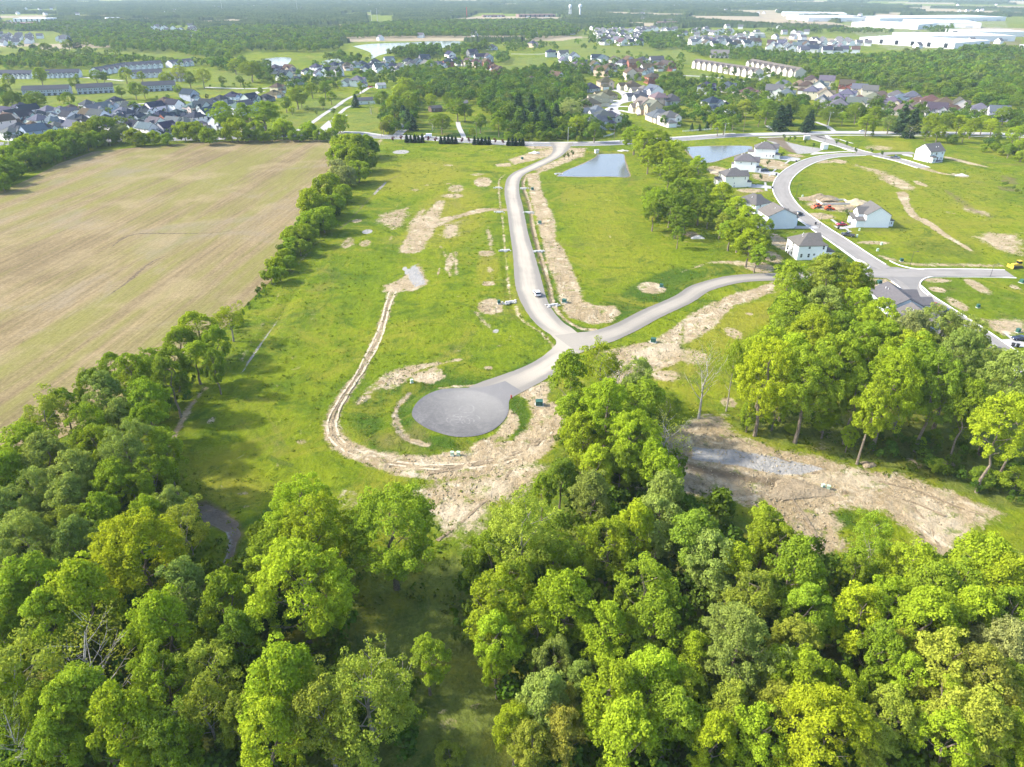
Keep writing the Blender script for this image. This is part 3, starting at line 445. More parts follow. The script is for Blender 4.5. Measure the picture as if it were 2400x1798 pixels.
for s_ in ('160,520 300,600 480,690 700,780', '900,900 1200,900 1500,960 1750,1060 1950,1130', '860,960 1150,960 1450,1030 1700,1130', '1480,1060 1600,1200 1680,1380', '700,1010 800,1150 900,1330'): ribbon('tyre_track', gpts('F', s_), .6, .01, TRD, 1.2, 1.2)
# county road and its verges' path
cr_ = pts('X', '-200,345 150,332 500,324') + pts('2', '0,865') + pts('B', '230,57 500,66 700,78 900,90 1100,101 1300,107 1500,106 1700,102 1850,94') + pts('C', '50,68 300,50 600,40 870,32 1000,30 1200,32 1420,33 1800,36 2300,45')
crg = [P(a, b)[:2] for a, b in cr_]; crs = smooth(crg, 8); ribbon('county_road', crg, 12.5, .012, ASPH, 0, 8)
k0 = int(len(crs) * .48)
def offset(pl, o):
    pl = np.array(pl); d = np.gradient(pl, axis=0); d /= np.linalg.norm(d, axis=1)[:, None]; return pl + np.stack([d[:, 1], -d[:, 0]], 1) * o
iL = np.nonzero((crs[:, 0] > -150) & (crs[:, 0] < 170))[0]; iR = np.nonzero((crs[:, 0] > 170) & (crs[:, 0] < 420))[0]
ribbon('path', offset(crs[iL], -7.6), 2.6, .03, PATHM, 0, 8, False); ribbon('county_road_apron', offset(crs[iR], -2.0), 9, .03, PALEROAD, 0, 8, False); ribbon('path', offset(crs[iR], 11), 2.2, .03, PATHM, 0, 8, False)
YLINE = plain('yellow_road_paint', (.45, .32, .05), .7); WLINE = plain('white_road_paint', (.7, .7, .68), .7)
ribbon('road_marking', offset(crs[iL], .15), .3, .03, YLINE, 0, 8, False); ribbon('road_marking', offset(crs[iL], 5.6), .25, .03, WLINE, 0, 8, False); ribbon('road_marking', offset(crs[iL], -5.3), .25, .03, WLINE, 0, 8, False)
for s_ in ('1005,213', '1310,229', '1610,241', '1920,249', '740,212'):   # turn arrows painted on the road
    x, y = gpts('L', s_)[0]; m_ = MB(); m_.add([(x - 2, y - .25, .05), (x + .6, y - .25, .05), (x + .6, y + .25, .05), (x - 2, y + .25, .05)], [(0, 1, 2, 3)]).add([(x + .6, y - .8, .05), (x + 2, y, .05), (x + .6, y + .8, .05)], [(0, 1, 2)]); tag(m_.build('road_marking', WLINE), kind='structure')
# concrete streets of the new subdivision, with kerbs
st1 = gpts('C', '870,45 925,80 990,103 1070,130 1140,152 1200,165 1290,183 1400,208 1480,232 1560,258'); ribbon('street', st1, [16, 15, 12, 10, 9, 8.4, 8.4, 8.4, 8.4, 8.4], .03, STREET, 0, 3)
st2 = gpts('C', '1190,168 1120,172 1030,176 950,184 870,200 800,224 740,255 690,292 655,330 637,375 643,420 668,465 705,512 760,560 830,610 910,665 1000,722 1100,790 1190,850 1280,905 1380,965 1460,1015 1530,1080 1620,1140 1720,1205 1850,1290 2000,1395 2209,1545 2400,1690'); s2 = smooth(st2, 3); ribbon('street', st2, 8.6, .045, STREET, 0, 3)
st3 = gpts('C', '1180,935 1290,938 1400,938 1550,938 1750,938 1950,940 2120,945'); ribbon('street', st3, [8, 8, 9, 8.6, 8.6, 8.6, 8.6], .06, STREET, 0, 3)
st4 = gpts('C', '1270,172 1330,165 1400,163 1500,163'); ribbon('street', st4, 7, .06, STREET, 0, 3)
def corner(tile, s, z=.055): return flat('street_corner', [tuple(q) for q in smooth(gpts(tile, s), 2)[:]], z, STREET)
corner('C', '1500,1075 1535,1000 1600,955 1480,920 1350,900 1280,935 1400,985 1460,1030'); corner('C', '1100,945 1180,918 1210,895 1300,930 1400,1000 1330,975 1200,965')
def cut(pl, keep):   # drop kerb points where another street enters
    runs = []; cur = []
    for q in pl:
        if keep(q): cur.append(q)
        else:
            if len(cur) > 3: runs.append(np.array(cur))
            cur = []
    if len(cur) > 3: runs.append(np.array(cur))
    return runs
def far_from(pl, r): 
    pl = np.array(pl); return lambda q: np.min(np.hypot(pl[:, 0] - q[0], pl[:, 1] - q[1])) > r
s1, s3 = smooth(st1, 3), smooth(st3, 3)
for o_ in (-4.3, 4.3):
    q = offset(s2, o_)
    for r_ in cut(q, lambda z_: far_from(s1[8:], 6)(z_) and far_from(s3, 8.5)(z_) and far_from(smooth(br, 4), 6)(z_)): kerb(r_, 0, z=.045)
    for r_ in cut(offset(s3, o_), lambda z_: far_from(s2, 9)(z_)): kerb(r_, 0, z=.06)
    for r_ in cut(offset(s1, o_ * 1.0)[int(len(s1) * .45):], lambda z_: far_from(s2, 6)(z_) and far_from(smooth(st4, 3), 5)(z_)): kerb(r_, 0, z=.04)
kerb(smooth(gpts('C', '1500,915 1440,900 1370,868 1310,830'), 2)[:0] if False else smooth(gpts('C', '2120,968 1950,966 1700,964 1600,966 1555,982 1535,1010 1545,1045 1590,1085'), 2), 0, z=.06); kerb(smooth(gpts('C', '1560,918 1480,908 1400,888 1340,860'), 2), 0, z=.06); kerb(smooth(gpts('C', '1140,855 1190,880 1210,898 1195,912 1150,925'), 2), 0, z=.06)
MED = plain('planter_mulch', (.055, .05, .05), .95, .05, .3, 2)
flat('median', [tuple(a) for a in smooth(gpts('K', '285,178 400,195 620,275 850,335 760,318 560,255 340,205'), 2)], .09, MED)
ribbon('path', gpts('K', '180,232 320,275 560,345 760,395 930,450 1100,495 1210,510'), 2.0, .05, PATHM); ribbon('path', gpts('K', '200,575 330,548 600,530 900,512 1080,500'), [2, 5, 3, 1.8, 1.8], .05, PATHM); ribbon('path', gpts('K', '700,235 800,245 1000,310 1100,335'), 1.6, .05, PATHM); ribbon('path', gpts('K', '520,155 560,215 620,240 760,235'), 2.5, .05, PATHM)
DRIVE = conc_mat('new_concrete', (.50, .49, .465), (.60, .59, .565), 2.2)
def drive(tile, s, z=.05, name='driveway'): return flat(name, gpts(tile, s), z, DRIVE)
drive('U', '1540,430 1660,420 1960,470 2000,490 1900,540 1520,500'); drive('U', '1020,730 1100,720 1500,780 1540,800 1500,850 1000,775'); drive('U', '860,1030 1000,1030 1210,1050 1400,1080 1390,1130 1210,1120 870,1100')
drive('U', '1290,850 1330,855 1480,705 1440,700', .053, 'path'); drive('U', '1640,580 1680,590 1775,525 1735,515', .053, 'path'); drive('U', '1205,990 1250,990 1280,1180 1220,1170', .053, 'path')
drive('V', '1200,820 1330,830 1600,830 1640,870 1560,880 1180,880'); drive('V', '1200,670 1240,660 1480,830 1420,830', .053, 'path'); drive('W', '835,655 1000,680 1280,600 1360,620 1380,680 1200,690 960,720 880,690'); drive('W', '780,548 825,545 960,640 910,650', .053, 'path'); drive('W', '1030,705 1080,710 1160,765 1110,768', .053, 'path')
drive('V', '1560,1475 1960,1465 2070,1500 2000,1530 1640,1530'); ribbon('path', gpts('C', '1000,765 1060,810 1120,855 1140,885 1115,895'), 1.5, .05, PATHM); drive('Z', '1920,750 2060,745 2260,800 2260,850 2080,850 2000,820'); drive('Z', '1950,672 1990,670 2080,745 2040,750', .053, 'path'); drive('Z', '930,385 960,380 1150,500 1000,480', .053); drive('Y', '330,430 640,480 660,540 400,490', .05)
# long driveways, lanes and the court behind
for t_, s_, w_ in (('2', '795,905 790,880 770,840 760,815 755,790', 3.6), ('2', '360,880 390,850 430,830', 7), ('2', '-10,735 30,700 60,690 90,680', 3.5), ('2', '-140,850 -60,780 0,740', 5), ('2', '-20,680 40,640 130,600 180,570 250,565', 4), ('1', '1900,860 2000,810 2100,740 2212,670', 4), ('1', '2090,850 2150,800 2230,745', 6.5), ('3', '600,855 570,830 545,815', 3), ('3', '980,850 940,820 860,790', 3.5), ('1', '1000,695 940,670 870,680', 5), ('1', '1330,566 1500,573 1680,575 1740,570', 6), ('1', '520,500 700,515 800,525', 5), ('1', '1540,660 1600,640 1640,610 1700,590', 8), ('1', '1000,760 1100,740 1250,790 1300,790', 7), ('1', '350,810 480,800 560,790 640,760', 7), ('1', '0,500 300,495 520,490', 5), ('2', '1100,350 1300,350 1430,330', 6), ('3', '0,490 200,500 380,525 560,545', 7), ('1', '1390,905 1440,898 1480,895', 6), ('3', '480,520 560,490 590,480', 9)):
    ribbon('lane', gpts(t_, s_), w_, .03 + .003 * random.random(), PALEROAD, 0, 4)
ribbon('street', gpts('2', '1830,760 1790,740 1760,705 1790,670 1850,650 1850,620 1800,590 1710,580'), [9, 8.5, 9, 8.5, 13, 11, 9, 9], .035, PALEROAD, 0, 3)
for s_ in ('1690,690 1750,690', '1690,660 1800,650', '1800,715 1900,735', '1790,690 1880,690', '1900,660 1930,690', '1870,610 1920,610', '1800,600 1900,600', '1740,700 1700,720', '1780,745 1720,760'):
    ribbon('driveway', gpts('2', s_), 4.5, .06, DRIVE, 0, 3)
# water
def water_mat():
    n = N('pond_water'); p = n.pos(); w = n.noise(p, .6, 3, .6); return n.done(n.mix(n.noise(p, .03, 3), (.095, .10, .105), (.125, .13, .13)), .14, .5, n.bump(w, .35, .12))
WATER = water_mat()
def pond(tile, s, z=.02, mud=True):
    pl = [tuple(q) for q in smooth(gpts(tile, s + ' ' + s.split()[0]), 2)[:-1]]
    if mud:
        q = np.array(pl); c = q.mean(0); d = q - c; flat('pond_bank', [tuple(a) for a in c + d * (1 + 1.1 / np.linalg.norm(d, axis=1)[:, None])], z - .012, plain('wet_clay', (.20, .16, .10), .8, .2, .2))
    flat('pond_water', pl, z, WATER)
pond('B', '1395,312 1440,285 1485,264 1560,235 1620,205 1650,186 1662,172 1740,169 1822,171 1833,210 1848,265 1860,315 1740,314 1560,316'); pond('C', '8,126 60,122 200,117 420,117 448,134 405,158 300,188 200,220 130,222 80,205')
pond('2', '75,300 180,286 300,280 470,274 580,268 760,268 775,286 640,312 430,320 260,355 195,382 185,340', .05, False); pond('1', '1700,385 1800,372 1880,375 1880,400 1830,440 1760,450', .05, False); pond('1', '2080,400 2140,385 2212,380 2212,410 2100,420', .05, False)
# ------------------------------------------------------------------ houses
def roof_hip(m, x0, x1, y0, y1, z, pitch, ov=.4, t=.16):
    x0 -= ov; x1 += ov; y0 -= ov; y1 += ov; w, d = x1 - x0, y1 - y0; h = min(w, d) / 2 * pitch; z -= ov * pitch
    if w < d: r = [((x0 + x1) / 2, y0 + w / 2), ((x0 + x1) / 2, y1 - w / 2)]
    else: r = [(x0 + d / 2, (y0 + y1) / 2), (x1 - d / 2, (y0 + y1) / 2)]
    vs = [(x0, y0, z - t), (x1, y0, z - t), (x1, y1, z - t), (x0, y1, z - t), (x0, y0, z), (x1, y0, z), (x1, y1, z), (x0, y1, z), (*r[0], z + h), (*r[1], z + h)]
    f = [(3, 2, 1, 0), (0, 1, 5, 4), (1, 2, 6, 5), (2, 3, 7, 6), (3, 0, 4, 7)] + ([(4, 5, 8), (5, 6, 9, 8), (6, 7, 9), (7, 4, 8, 9)] if w < d else [(4, 5, 9, 8), (5, 6, 9), (6, 7, 8, 9), (7, 4, 8)])
    m.add(vs, f)
def roof_gable(m, ax, x0, x1, y0, y1, z, pitch, ov=.4, t=.18):
    """ax 'y': ridge runs along y"""
    a0, a1 = (x0, x1) if ax == 'y' else (y0, y1); b0, b1 = (y0, y1) if ax == 'y' else (x0, x1); b0 -= ov * .7; b1 += ov * .7; c = (a0 + a1) / 2; h = (a1 - a0) / 2 * pitch
    pr = [(a0 - ov, z - ov * pitch), (c, z + h), (a1 + ov, z - ov * pitch), (a1 + ov, z - ov * pitch + t), (c, z + h + t), (a0 - ov, z - ov * pitch + t)]
    n = 6; V = [((a, b0, q) if ax == 'y' else (b0, a, q)) for a, q in pr] + [((a, b1, q) if ax == 'y' else (b1, a, q)) for a, q in pr]
    F = [(0, 1, 4, 5), (1, 2, 3, 4), (n + 5, n + 4, n + 1, n), (n + 4, n + 3, n + 2, n + 1)] + [((i + 1) % n, i, n + i, n + (i + 1) % n) for i in range(n)]
    m.add(V, F)
def wall_vol(m, x0, x1, y0, y1, zb, h, roof, pitch):
    m.box(x0, x1, y0, y1, zb, h)
    if roof == 'gy': m.prism([(x0, h), (x1, h), ((x0 + x1) / 2, h + (x1 - x0) / 2 * pitch)], y0, y1)
    if roof == 'gx':
        c = (y0 + y1) / 2; k = (y1 - y0) / 2 * pitch; m.add([(x0, y0, h), (x0, y1, h), (x0, c, h + k), (x1, y0, h), (x1, y1, h), (x1, c, h + k)], [(0, 2, 1), (3, 4, 5), (0, 3, 5, 2), (1, 2, 5, 4)])
def on_face(v, face, u, z, w, h, d0, d1, m, mi=0):
    """box proud of a wall: face f/b/l/r of volume v, centred u along it"""
    x0, x1, y0, y1 = v[:4]
    if face == 'f': m.box(x0 + u - w / 2, x0 + u + w / 2, y0 - d1, y0 - d0, z, z + h, mi)
    if face == 'b': m.box(x0 + u - w / 2, x0 + u + w / 2, y1 + d0, y1 + d1, z, z + h, mi)
    if face == 'l': m.box(x0 - d1, x0 - d0, y0 + u - w / 2, y0 + u + w / 2, z, z + h, mi)
    if face == 'r': m.box(x1 + d0, x1 + d1, y0 + u - w / 2, y0 + u + w / 2, z, z + h, mi)
def window_on(par, v, face, u, z, w=.95, h=1.5):
    m = MB(); e = .09
    on_face(v, face, u - w / 2 + e / 2, z, e, h, -.02, .07, m); on_face(v, face, u + w / 2 - e / 2, z, e, h, -.02, .07, m); on_face(v, face, u, z + h - e, w - 2 * e, e, -.02, .068, m); on_face(v, face, u, z, w - 2 * e, e, -.02, .068, m); on_face(v, face, u, z + h / 2 - e / 2, w - 2 * e, e * .8, -.02, .066, m)
    f = m.build('window', WHITE, par); p = MB(); on_face(v, face, u, z + .05, w - .12, h - .1, -.02, .035, p); p.build('pane', GLASS, f)
def house(loc, rz, vols, wins=(), wall=(.80, .80, .78), roof=(.22, .21, .205), doors=(), garage=(), posts=(), name='house', vents=()):
    """vols: (x0,x1,y0,y1,base,eave,roof,pitch)"""
    t = empty(name, (loc[0], loc[1], 0), rz); w = MB(); r = MB()
    for v in vols:
        wall_vol(w, *v)
        if v[6] == 'hip': roof_hip(r, *v[:4], v[5], v[7])
        elif v[6] in ('gx', 'gy'): roof_gable(r, v[6][1], *v[:4], v[5] + .02, v[7])
        elif v[6] == 'flat': r.box(v[0] - .2, v[1] + .2, v[2] - .2, v[3] + .2, v[5] + .003, v[5] + .25)
        elif v[6] == 'lean': r.add([(v[0] - .3, v[2] - .3, v[5]), (v[1] + .3, v[2] - .3, v[5]), (v[1] + .3, v[3], v[5] + v[7] * (v[3] - v[2])), (v[0] - .3, v[3], v[5] + v[7] * (v[3] - v[2])), (v[0] - .3, v[2] - .3, v[5] + .18), (v[1] + .3, v[2] - .3, v[5] + .18), (v[1] + .3, v[3], v[5] + .18 + v[7] * (v[3] - v[2])), (v[0] - .3, v[3], v[5] + .18 + v[7] * (v[3] - v[2]))], [(3, 2, 1, 0), (4, 5, 6, 7), (0, 1, 5, 4), (1, 2, 6, 5), (3, 0, 4, 7), (2, 3, 7, 6)])
    wo = w.build('wall', SIDING, t); wo.color = (*wall, 1); ro = r.build('roof', SHINGLE, t); ro.color = (*[q * .5 for q in roof], 1)
    for i, (x, y, z) in enumerate(vents): MB().tube((x, y, z), (x, y, z + .7), .12, .12, 6).build('roof_vent', WHITE, ro)
    for (vi, face, u, z, *wh) in wins: window_on(t, vols[vi], face, u, z, *wh)
    for (vi, face, u, z) in doors:
        m = MB(); on_face(vols[vi], face, u, z, 1.0, 2.1, -.02, .06, m); o = m.build('door', TIMBER, t); k = MB(); on_face(vols[vi], face, u + .35, z + 1, .08, .08, .062, .12, k); k.build('handle', DARKMETAL, o)
    for (vi, face, u, z, gw) in garage:
        m = MB(); [on_face(vols[vi], face, u, z + .56 * k, gw, .54, -.02, .05, m) for k in range(4)]; m.build('garage_door', WHITE, t)
    for (x, y, h) in posts: MB().box(x - .12, x + .12, y - .12, y + .12, -.2, h).build('porch_post', WHITE, t)
    return t
NEARH = []
def near_house(tile, a, b, label, **k):
    if tile: a, b = P(*px(tile, *a))[:2], P(*px(tile, *b))[:2]
    rz = math.atan2(b[1] - a[1], b[0] - a[0]); o = house(a, rz, **k); tag(o, label, 'house'); NEARH.append(o)
    v = k['vols'][0]; c, s = math.cos(rz), math.sin(rz); x1 = max(q[1] for q in k['vols']); x0 = min(q[0] for q in k['vols']); y1 = max(q[3] for q in k['vols']); y0 = min(q[2] for q in k['vols'])
    CLEAR.append(([(a[0] + x * c - y * s, a[1] + x * s + y * c) for x, y in ((x0, y0), (x1, y0), (x1, y1), (x0, y1))], None)); return o
W1, W2 = (.88, .88, .87), (.85, .85, .76)
near_house('V', (1215, 1490), (1965, 1470), 'white two-storey house with walk-out basement and bare soil behind it, nearest the gravel branch road', wall=W1, roof=(.27, .255, .235),
    vols=[(0, 11.6, 0, 11, -1.2, 6.1, 'hip', .62), (11.6, 15.6, 1.2, 8.6, -.5, 3.0, 'hip', .5), (8.2, 12.4, 6.5, 12.6, -.5, 6.0, 'gx', .62)], vents=[(3.6, 6.4, 8.0), (3.2, 5.0, 7.6), (4.4, 7.2, 8.3)],
    wins=[(0, 'f', 4.4, 4.5, 1.0, 1.0), (0, 'f', 10.2, 4.1, .9, 1.6), (0, 'f', 1.6, 1.0, 1.0, 1.6), (0, 'f', 4.6, 1.0, 1.0, 1.6), (0, 'f', 6.8, 1.7, 1.0, .9), (0, 'l', 5.2, 4.0, 1.3, 1.7), (0, 'l', 4.0, 4.2, .5, 1.4), (0, 'l', 6.4, 4.2, .5, 1.4), (0, 'l', 5.2, 2.2, 1.3, 1.5), (0, 'l', 6.4, 2.1, .5, 1.4), (0, 'l', 4.0, 2.1, .5, 1.4), (0, 'l', 5.2, .5, 1.3, 1.4), (0, 'l', 9.2, 1.2, 1.6, 2.1), (0, 'l', 9.6, -1.1, 1.6, 1.9), (0, 'l', 1.8, 4.0, .6, 1.5), (0, 'l', 1.7, 1.0, .6, 1.5)], doors=[(0, 'l', 7.6, -1.1)], garage=[(1, 'r', 3.7, .05, 4.8)])
near_house('V', (636, 893), (1190, 872), 'pale blue-grey house with a tall blank gable and brown-grey shingles, side-on to the camera', wall=(.66, .70, .76), roof=(.31, .285, .26),
    vols=[(0, 13.2, 0, 11.2, -.5, 5.9, 'gy', .46), (11.0, 15.2, 2.2, 8.4, -.3, 4.4, 'gx', .5), (9.0, 13.6, 7.6, 11.9, -.3, 5.0, 'gx', .55), (-2.6, 0, .4, 4.6, -.4, 2.9, 'lean', .15)], vents=[(4.4, 4.2, 8.0), (9.4, 6, 7.6)],
    wins=[(0, 'l', 2.0, 4.0, .5, 1.3), (0, 'l', 5.8, 3.9, 1.1, 1.5), (0, 'l', 8.6, 4.0, .8, 1.2), (0, 'l', 6.4, 1.2, 1.2, 1.6), (3, 'l', 1.5, .8, 1.1, 1.6), (3, 'f', 1.2, .8, 1.1, 1.6)], doors=[(1, 'r', 1.4, .05)], garage=[(1, 'r', 3.8, .05, 3.6)])
near_house('V', (395, 655), (770, 575), 'white house with a broad hip roof, tucked behind the pale blue-grey house', wall=W1, roof=(.26, .25, .24),
    vols=[(0, 10.5, 0, 12.5, -.5, 5.9, 'hip', .62), (8.2, 12.4, 6, 11.5, -.4, 5.6, 'gx', .6), (-3.0, 0, 5, 11, -.4, 3.0, 'lean', .1)], vents=[(2.8, 5.5, 7.6)], wins=[(0, 'l', 2.4, 4.1, .6, 1.2), (0, 'l', 7.4, 3.9, .9, 1.5), (0, 'l', 7.4, 1.1, .9, 1.5), (0, 'f', 3, 4.1, .9, 1.3), (2, 'l', 2, .9, 1.0, 1.5)], garage=[(1, 'r', 2.8, .05, 4.2)], doors=[(0, 'r', 3, .1)])
near_house('W', (1368, 687), (1790, 690), 'white house with a long plain side wall and small rear bay, beside the red car', wall=(.84, .86, .89), roof=(.26, .25, .24),
    vols=[(0, 10.8, 0, 11.5, -.4, 5.7, 'gy', .62), (-2.4, 2.6, 3.4, 9.2, -.4, 5.5, 'gx', .75), (-4.0, 0.2, .3, 3.2, -.3, 2.9, 'lean', .35), (10.8, 13.6, 2.0, 6.2, -.3, 2.9, 'hip', .5), (-4.3, -2.4, 3.8, 8.8, -.3, 2.7, 'lean', .3)],
    wins=[(3, 'f', .9, .9, .6, 1.1), (3, 'f', 1.9, .9, .6, 1.1), (0, 'r', 9, 3.6, .9, 1.4), (1, 'l', 2.9, 3.7, 1.4, 1.3)], garage=[(4, 'l', 2.5, .05, 4.4)], doors=[(2, 'l', 1.4, .05)])
near_house('Y', (1050, 672), (1480, 622), 'white gabled house standing alone by the lane end, its blue-grey back full of windows', wall=(.78, .81, .83), roof=(.28, .265, .26),
    vols=[(0, 12.4, 0, 10.6, -.4, 6.2, 'gx', .72), (.6, 3.4, -2.2, 0, -.3, 3.0, 'lean', .35), (6, 10, 8.6, 13.2, -.3, 6.0, 'gy', .7), (4.2, 9.5, -2.4, 0, -.4, .45, 'flat', 0)],
    wins=[(0, 'f', 1.4, 4.2, .7, 1.4), (0, 'f', 5.4, 4.0, 1.3, 1.6), (0, 'f', 4.1, 4.0, .4, 1.2), (0, 'f', 6.7, 4.0, .4, 1.2), (0, 'f', 5.4, 2.5, 1.3, 1.1), (0, 'f', 10.4, 4.1, .9, 1.5), (0, 'f', 5.2, .8, .8, 1.5), (0, 'f', 9.8, .8, .8, 1.5), (0, 'f', 11.0, .8, .8, 1.5), (1, 'f', .8, .7, .8, 1.5), (1, 'f', 1.9, .7, .8, 1.5), (0, 'l', 3.6, 4.0, .8, 1.3), (0, 'l', 6.8, 4.0, .8, 1.3), (0, 'l', 5.2, 1.0, .9, 1.3)], doors=[(0, 'f', 7.4, .5)], vents=[(6.4, 2.2, 8.0), (8.6, 2.4, 8.0)])
sp3 = dict(wall=W2, roof=(.245, .235, .23), vols=[(0, 12.4, 0, 10.5, -.4, 6.2, 'hip', .62), (8.6, 14.0, 2.2, 8.6, -.3, 5.4, 'gx', .7), (-3.0, 0, 3.2, 8.6, -.3, 3.2, 'lean', .12), (12.4, 15.4, .8, 4.4, -.3, 2.8, 'hip', .5)], vents=[(3.6, 5.0, 8.4), (5, 5.6, 8.9)],
    wins=[(0, 'f', 4.4, 4.7, .6, .8), (0, 'f', 11.0, 4.0, .6, 1.5), (0, 'f', 5.3, 1.8, .6, .8), (0, 'f', 5.4, .2, .9, .8), (2, 'f', 1.6, .9, 1.0, 1.7), (2, 'l', 2, .9, 1.2, 1.7), (0, 'l', 2, 4.1, .9, 1.4), (0, 'l', 8, 4.1, .9, 1.4)], garage=[(1, 'r', 3.2, .05, 4.6)], doors=[(3, 'r', 1.8, .05)])
near_house('U', (345, 1105), (850, 1092), 'cream-sided two-storey house with grey hip roof, nearest of three backing onto the far pond', **sp3)
near_house('U', (540, 745), (1000, 772), 'white hip-roofed house in the middle of the three backing onto the far pond', **{**sp3, 'wall': W1, 'roof': (.25, .235, .245), 'vols': sp3['vols'][:2] + [(-1.2, 0, 4, 7, -.3, 3.2, 'lean', .12)] + sp3['vols'][3:], 'wins': [(0, 'f', 3.6, 4.7, .7, .8), (0, 'f', 9.6, 4.0, .7, 1.5), (0, 'l', 2, 4.1, .9, 1.4), (0, 'l', 8, 4.1, .9, 1.4), (3, 'f', 1.5, .8, .8, 1.3)]})
near_house('U', (985, 465), (1415, 487), 'white two-storey house nearest the roundabout bed, its front gable lit above a porch', **{**sp3, 'wall': W1, 'roof': (.26, .245, .25), 'vols': sp3['vols'][:1] + [(9.4, 14.4, 4.8, 9.6, -.3, 5.9, 'gx', .8), (-3.6, 0, 3, 8, -.3, 3.0, 'lean', .12), (12.4, 15.4, .4, 4.4, -.3, 2.9, 'hip', .5)], 'wins': [(0, 'f', 4.5, 4.9, .5, .5), (0, 'f', 7.4, 1.2, .6, 1.2), (0, 'f', 9.6, 1.2, .6, 1.2), (0, 'f', 11.4, .8, 1.1, 1.8), (1, 'r', 2.4, 3.6, 1.3, 1.5)], 'posts': [(15.2, .6, 2.9), (15.2, 4.2, 2.9)]})
rch = dict(wall=(.52, .57, .63), roof=(.25, .24, .25), vols=[(0, 11.5, 0, 15.5, -.4, 3.1, 'gy', .5), (9.4, 15.8, 2.2, 8.2, -.3, 3.0, 'gx', .5), (9.2, 14.2, 9.2, 14.6, -.3, 3.0, 'gx', .55)], wins=[(0, 'f', 5.6, 1.0, 1.0, 1.3), (0, 'l', 4, .9, 1.1, 1.4), (0, 'l', 9, .9, 1.1, 1.4), (0, 'l', 13, .9, 1.1, 1.4)], garage=[(1, 'r', 3, .05, 4.6)], doors=[(2, 'r', 2.6, .05)], vents=[(3.6, 12, 4.9), (3.8, 10.6, 5.0)])
near_house(None, (124.8, 216.7), (134.8, 216.7), 'slate-blue bungalow with a wide dark shingle roof, next to the kerbside red car', **rch)
near_house(None, (124.3, 198.0), (134.3, 198.2), 'bungalow with brown-grey roof almost hidden behind the wood, below the dark parked car', **{**rch, 'wall': (.62, .64, .66), 'roof': (.29, .27, .26)})
near_house(None, (125.4, 179.0), (135.4, 179.0), 'dark blue bungalow glimpsed through tree crowns at the right edge', **{**rch, 'wall': (.10, .13, .22), 'roof': (.26, .245, .25)})

# --- kinds of house for the neighbourhoods farther off; each copied with its parts
HK = []
def kind_house(vols, wins, garage, doors=()):
    t = house((0, 0), 0, vols, wins, doors=doors, garage=garage); HK.append(t); KIDS[t.name] = None; return t
kind_house([(-4.5, 4.5, -7, 7, -.4, 5.6, 'gy', .75), (-4.2, 2.0, -11, -7, -.3, 3.0, 'gy', .7)], [(0, 'f', 2.2, 3.8, .9, 1.4), (0, 'f', 6.8, 3.8, .9, 1.4), (0, 'l', 4, 3.8, .9, 1.4), (0, 'l', 10, 3.8, .9, 1.4), (0, 'r', 5, 3.8, .9, 1.4), (0, 'r', 10, 1.0, .9, 1.4)], [(1, 'f', 3.1, .05, 4.6)], [(0, 'f', 7.6, .05)])
kind_house([(-6.5, 6.5, -5.5, 5.5, -.4, 3.1, 'hip', .62), (-6, 0, -9.5, -4, -.3, 3.0, 'gy', .62), (1.5, 6.5, -7, -4, -.3, 3.0, 'gy', .7)], [(0, 'l', 4, 1, 1.1, 1.4), (0, 'r', 3, 1, 1.1, 1.4), (0, 'r', 8, 1, 1.1, 1.4), (2, 'f', 2.5, .9, 1.4, 1.4), (0, 'b', 3, 1, 1.2, 1.4), (0, 'b', 9, 1, 1.2, 1.4)], [(1, 'f', 3, .05, 4.8)])
kind_house([(-6.0, 6.0, -4.8, 4.8, -.4, 5.7, 'gx', .7), (-6, 0, -8, -3, -.3, 3.1, 'gy', .7), (1.0, 5.4, -6.2, -3, -.3, 5.6, 'gy', .8)], [(0, 'f', 2.2, 3.9, .9, 1.4), (0, 'f', 4.6, 3.9, .9, 1.4), (2, 'f', 2.2, 3.7, 1.3, 1.4), (2, 'f', 2.2, .9, 1.3, 1.4), (0, 'l', 3, 3.8, .9, 1.3), (0, 'r', 5, 3.8, .9, 1.3), (0, 'b', 3, 3.8, .9, 1.4), (0, 'b', 8, 3.8, .9, 1.4)], [(1, 'f', 3, .05, 4.8)])
kind_house([(-5.6, 5.6, -5.2, 5.2, -.4, 5.6, 'hip', .6), (-5.4, .4, -9.4, -4.5, -.3, 3.0, 'hip', .6), (.8, 5.0, -6.4, -4, -.3, 5.3, 'gy', .8)], [(0, 'l', 3, 3.8, .9, 1.4), (0, 'l', 7, 3.8, .9, 1.4), (0, 'r', 5, 3.8, .9, 1.4), (2, 'f', 2.1, 3.4, 1.3, 1.4), (2, 'f', 2.1, .9, 1.3, 1.4), (0, 'b', 3, 3.8, 1, 1.4)], [(1, 'f', 2.9, .05, 4.6)])
HKU = [False] * 4
WALLC = {'w': (.80, .80, .78), 'b': (.60, .54, .44), 'g': (.46, .48, .50), 'l': (.34, .42, .50), 't': (.52, .42, .31), 'r': (.30, .12, .085), 'd': (.16, .17, .19), 'c': (.72, .70, .62)}
ROOFC = {'d': (.034, .041, .056), 'g': (.105, .115, .13), 'n': (.085, .064, .052), 'm': (.06, .067, .08), 't': (.155, .132, .108)}
WNAME = {'w': 'white', 'b': 'beige', 'g': 'grey', 'l': 'blue-grey', 't': 'tan', 'r': 'red-brick', 'd': 'charcoal', 'c': 'cream'}
RNAME = {'d': 'near-black', 'g': 'pale grey', 'n': 'brown', 'm': 'dark grey', 't': 'tan'}
HOUSES = []
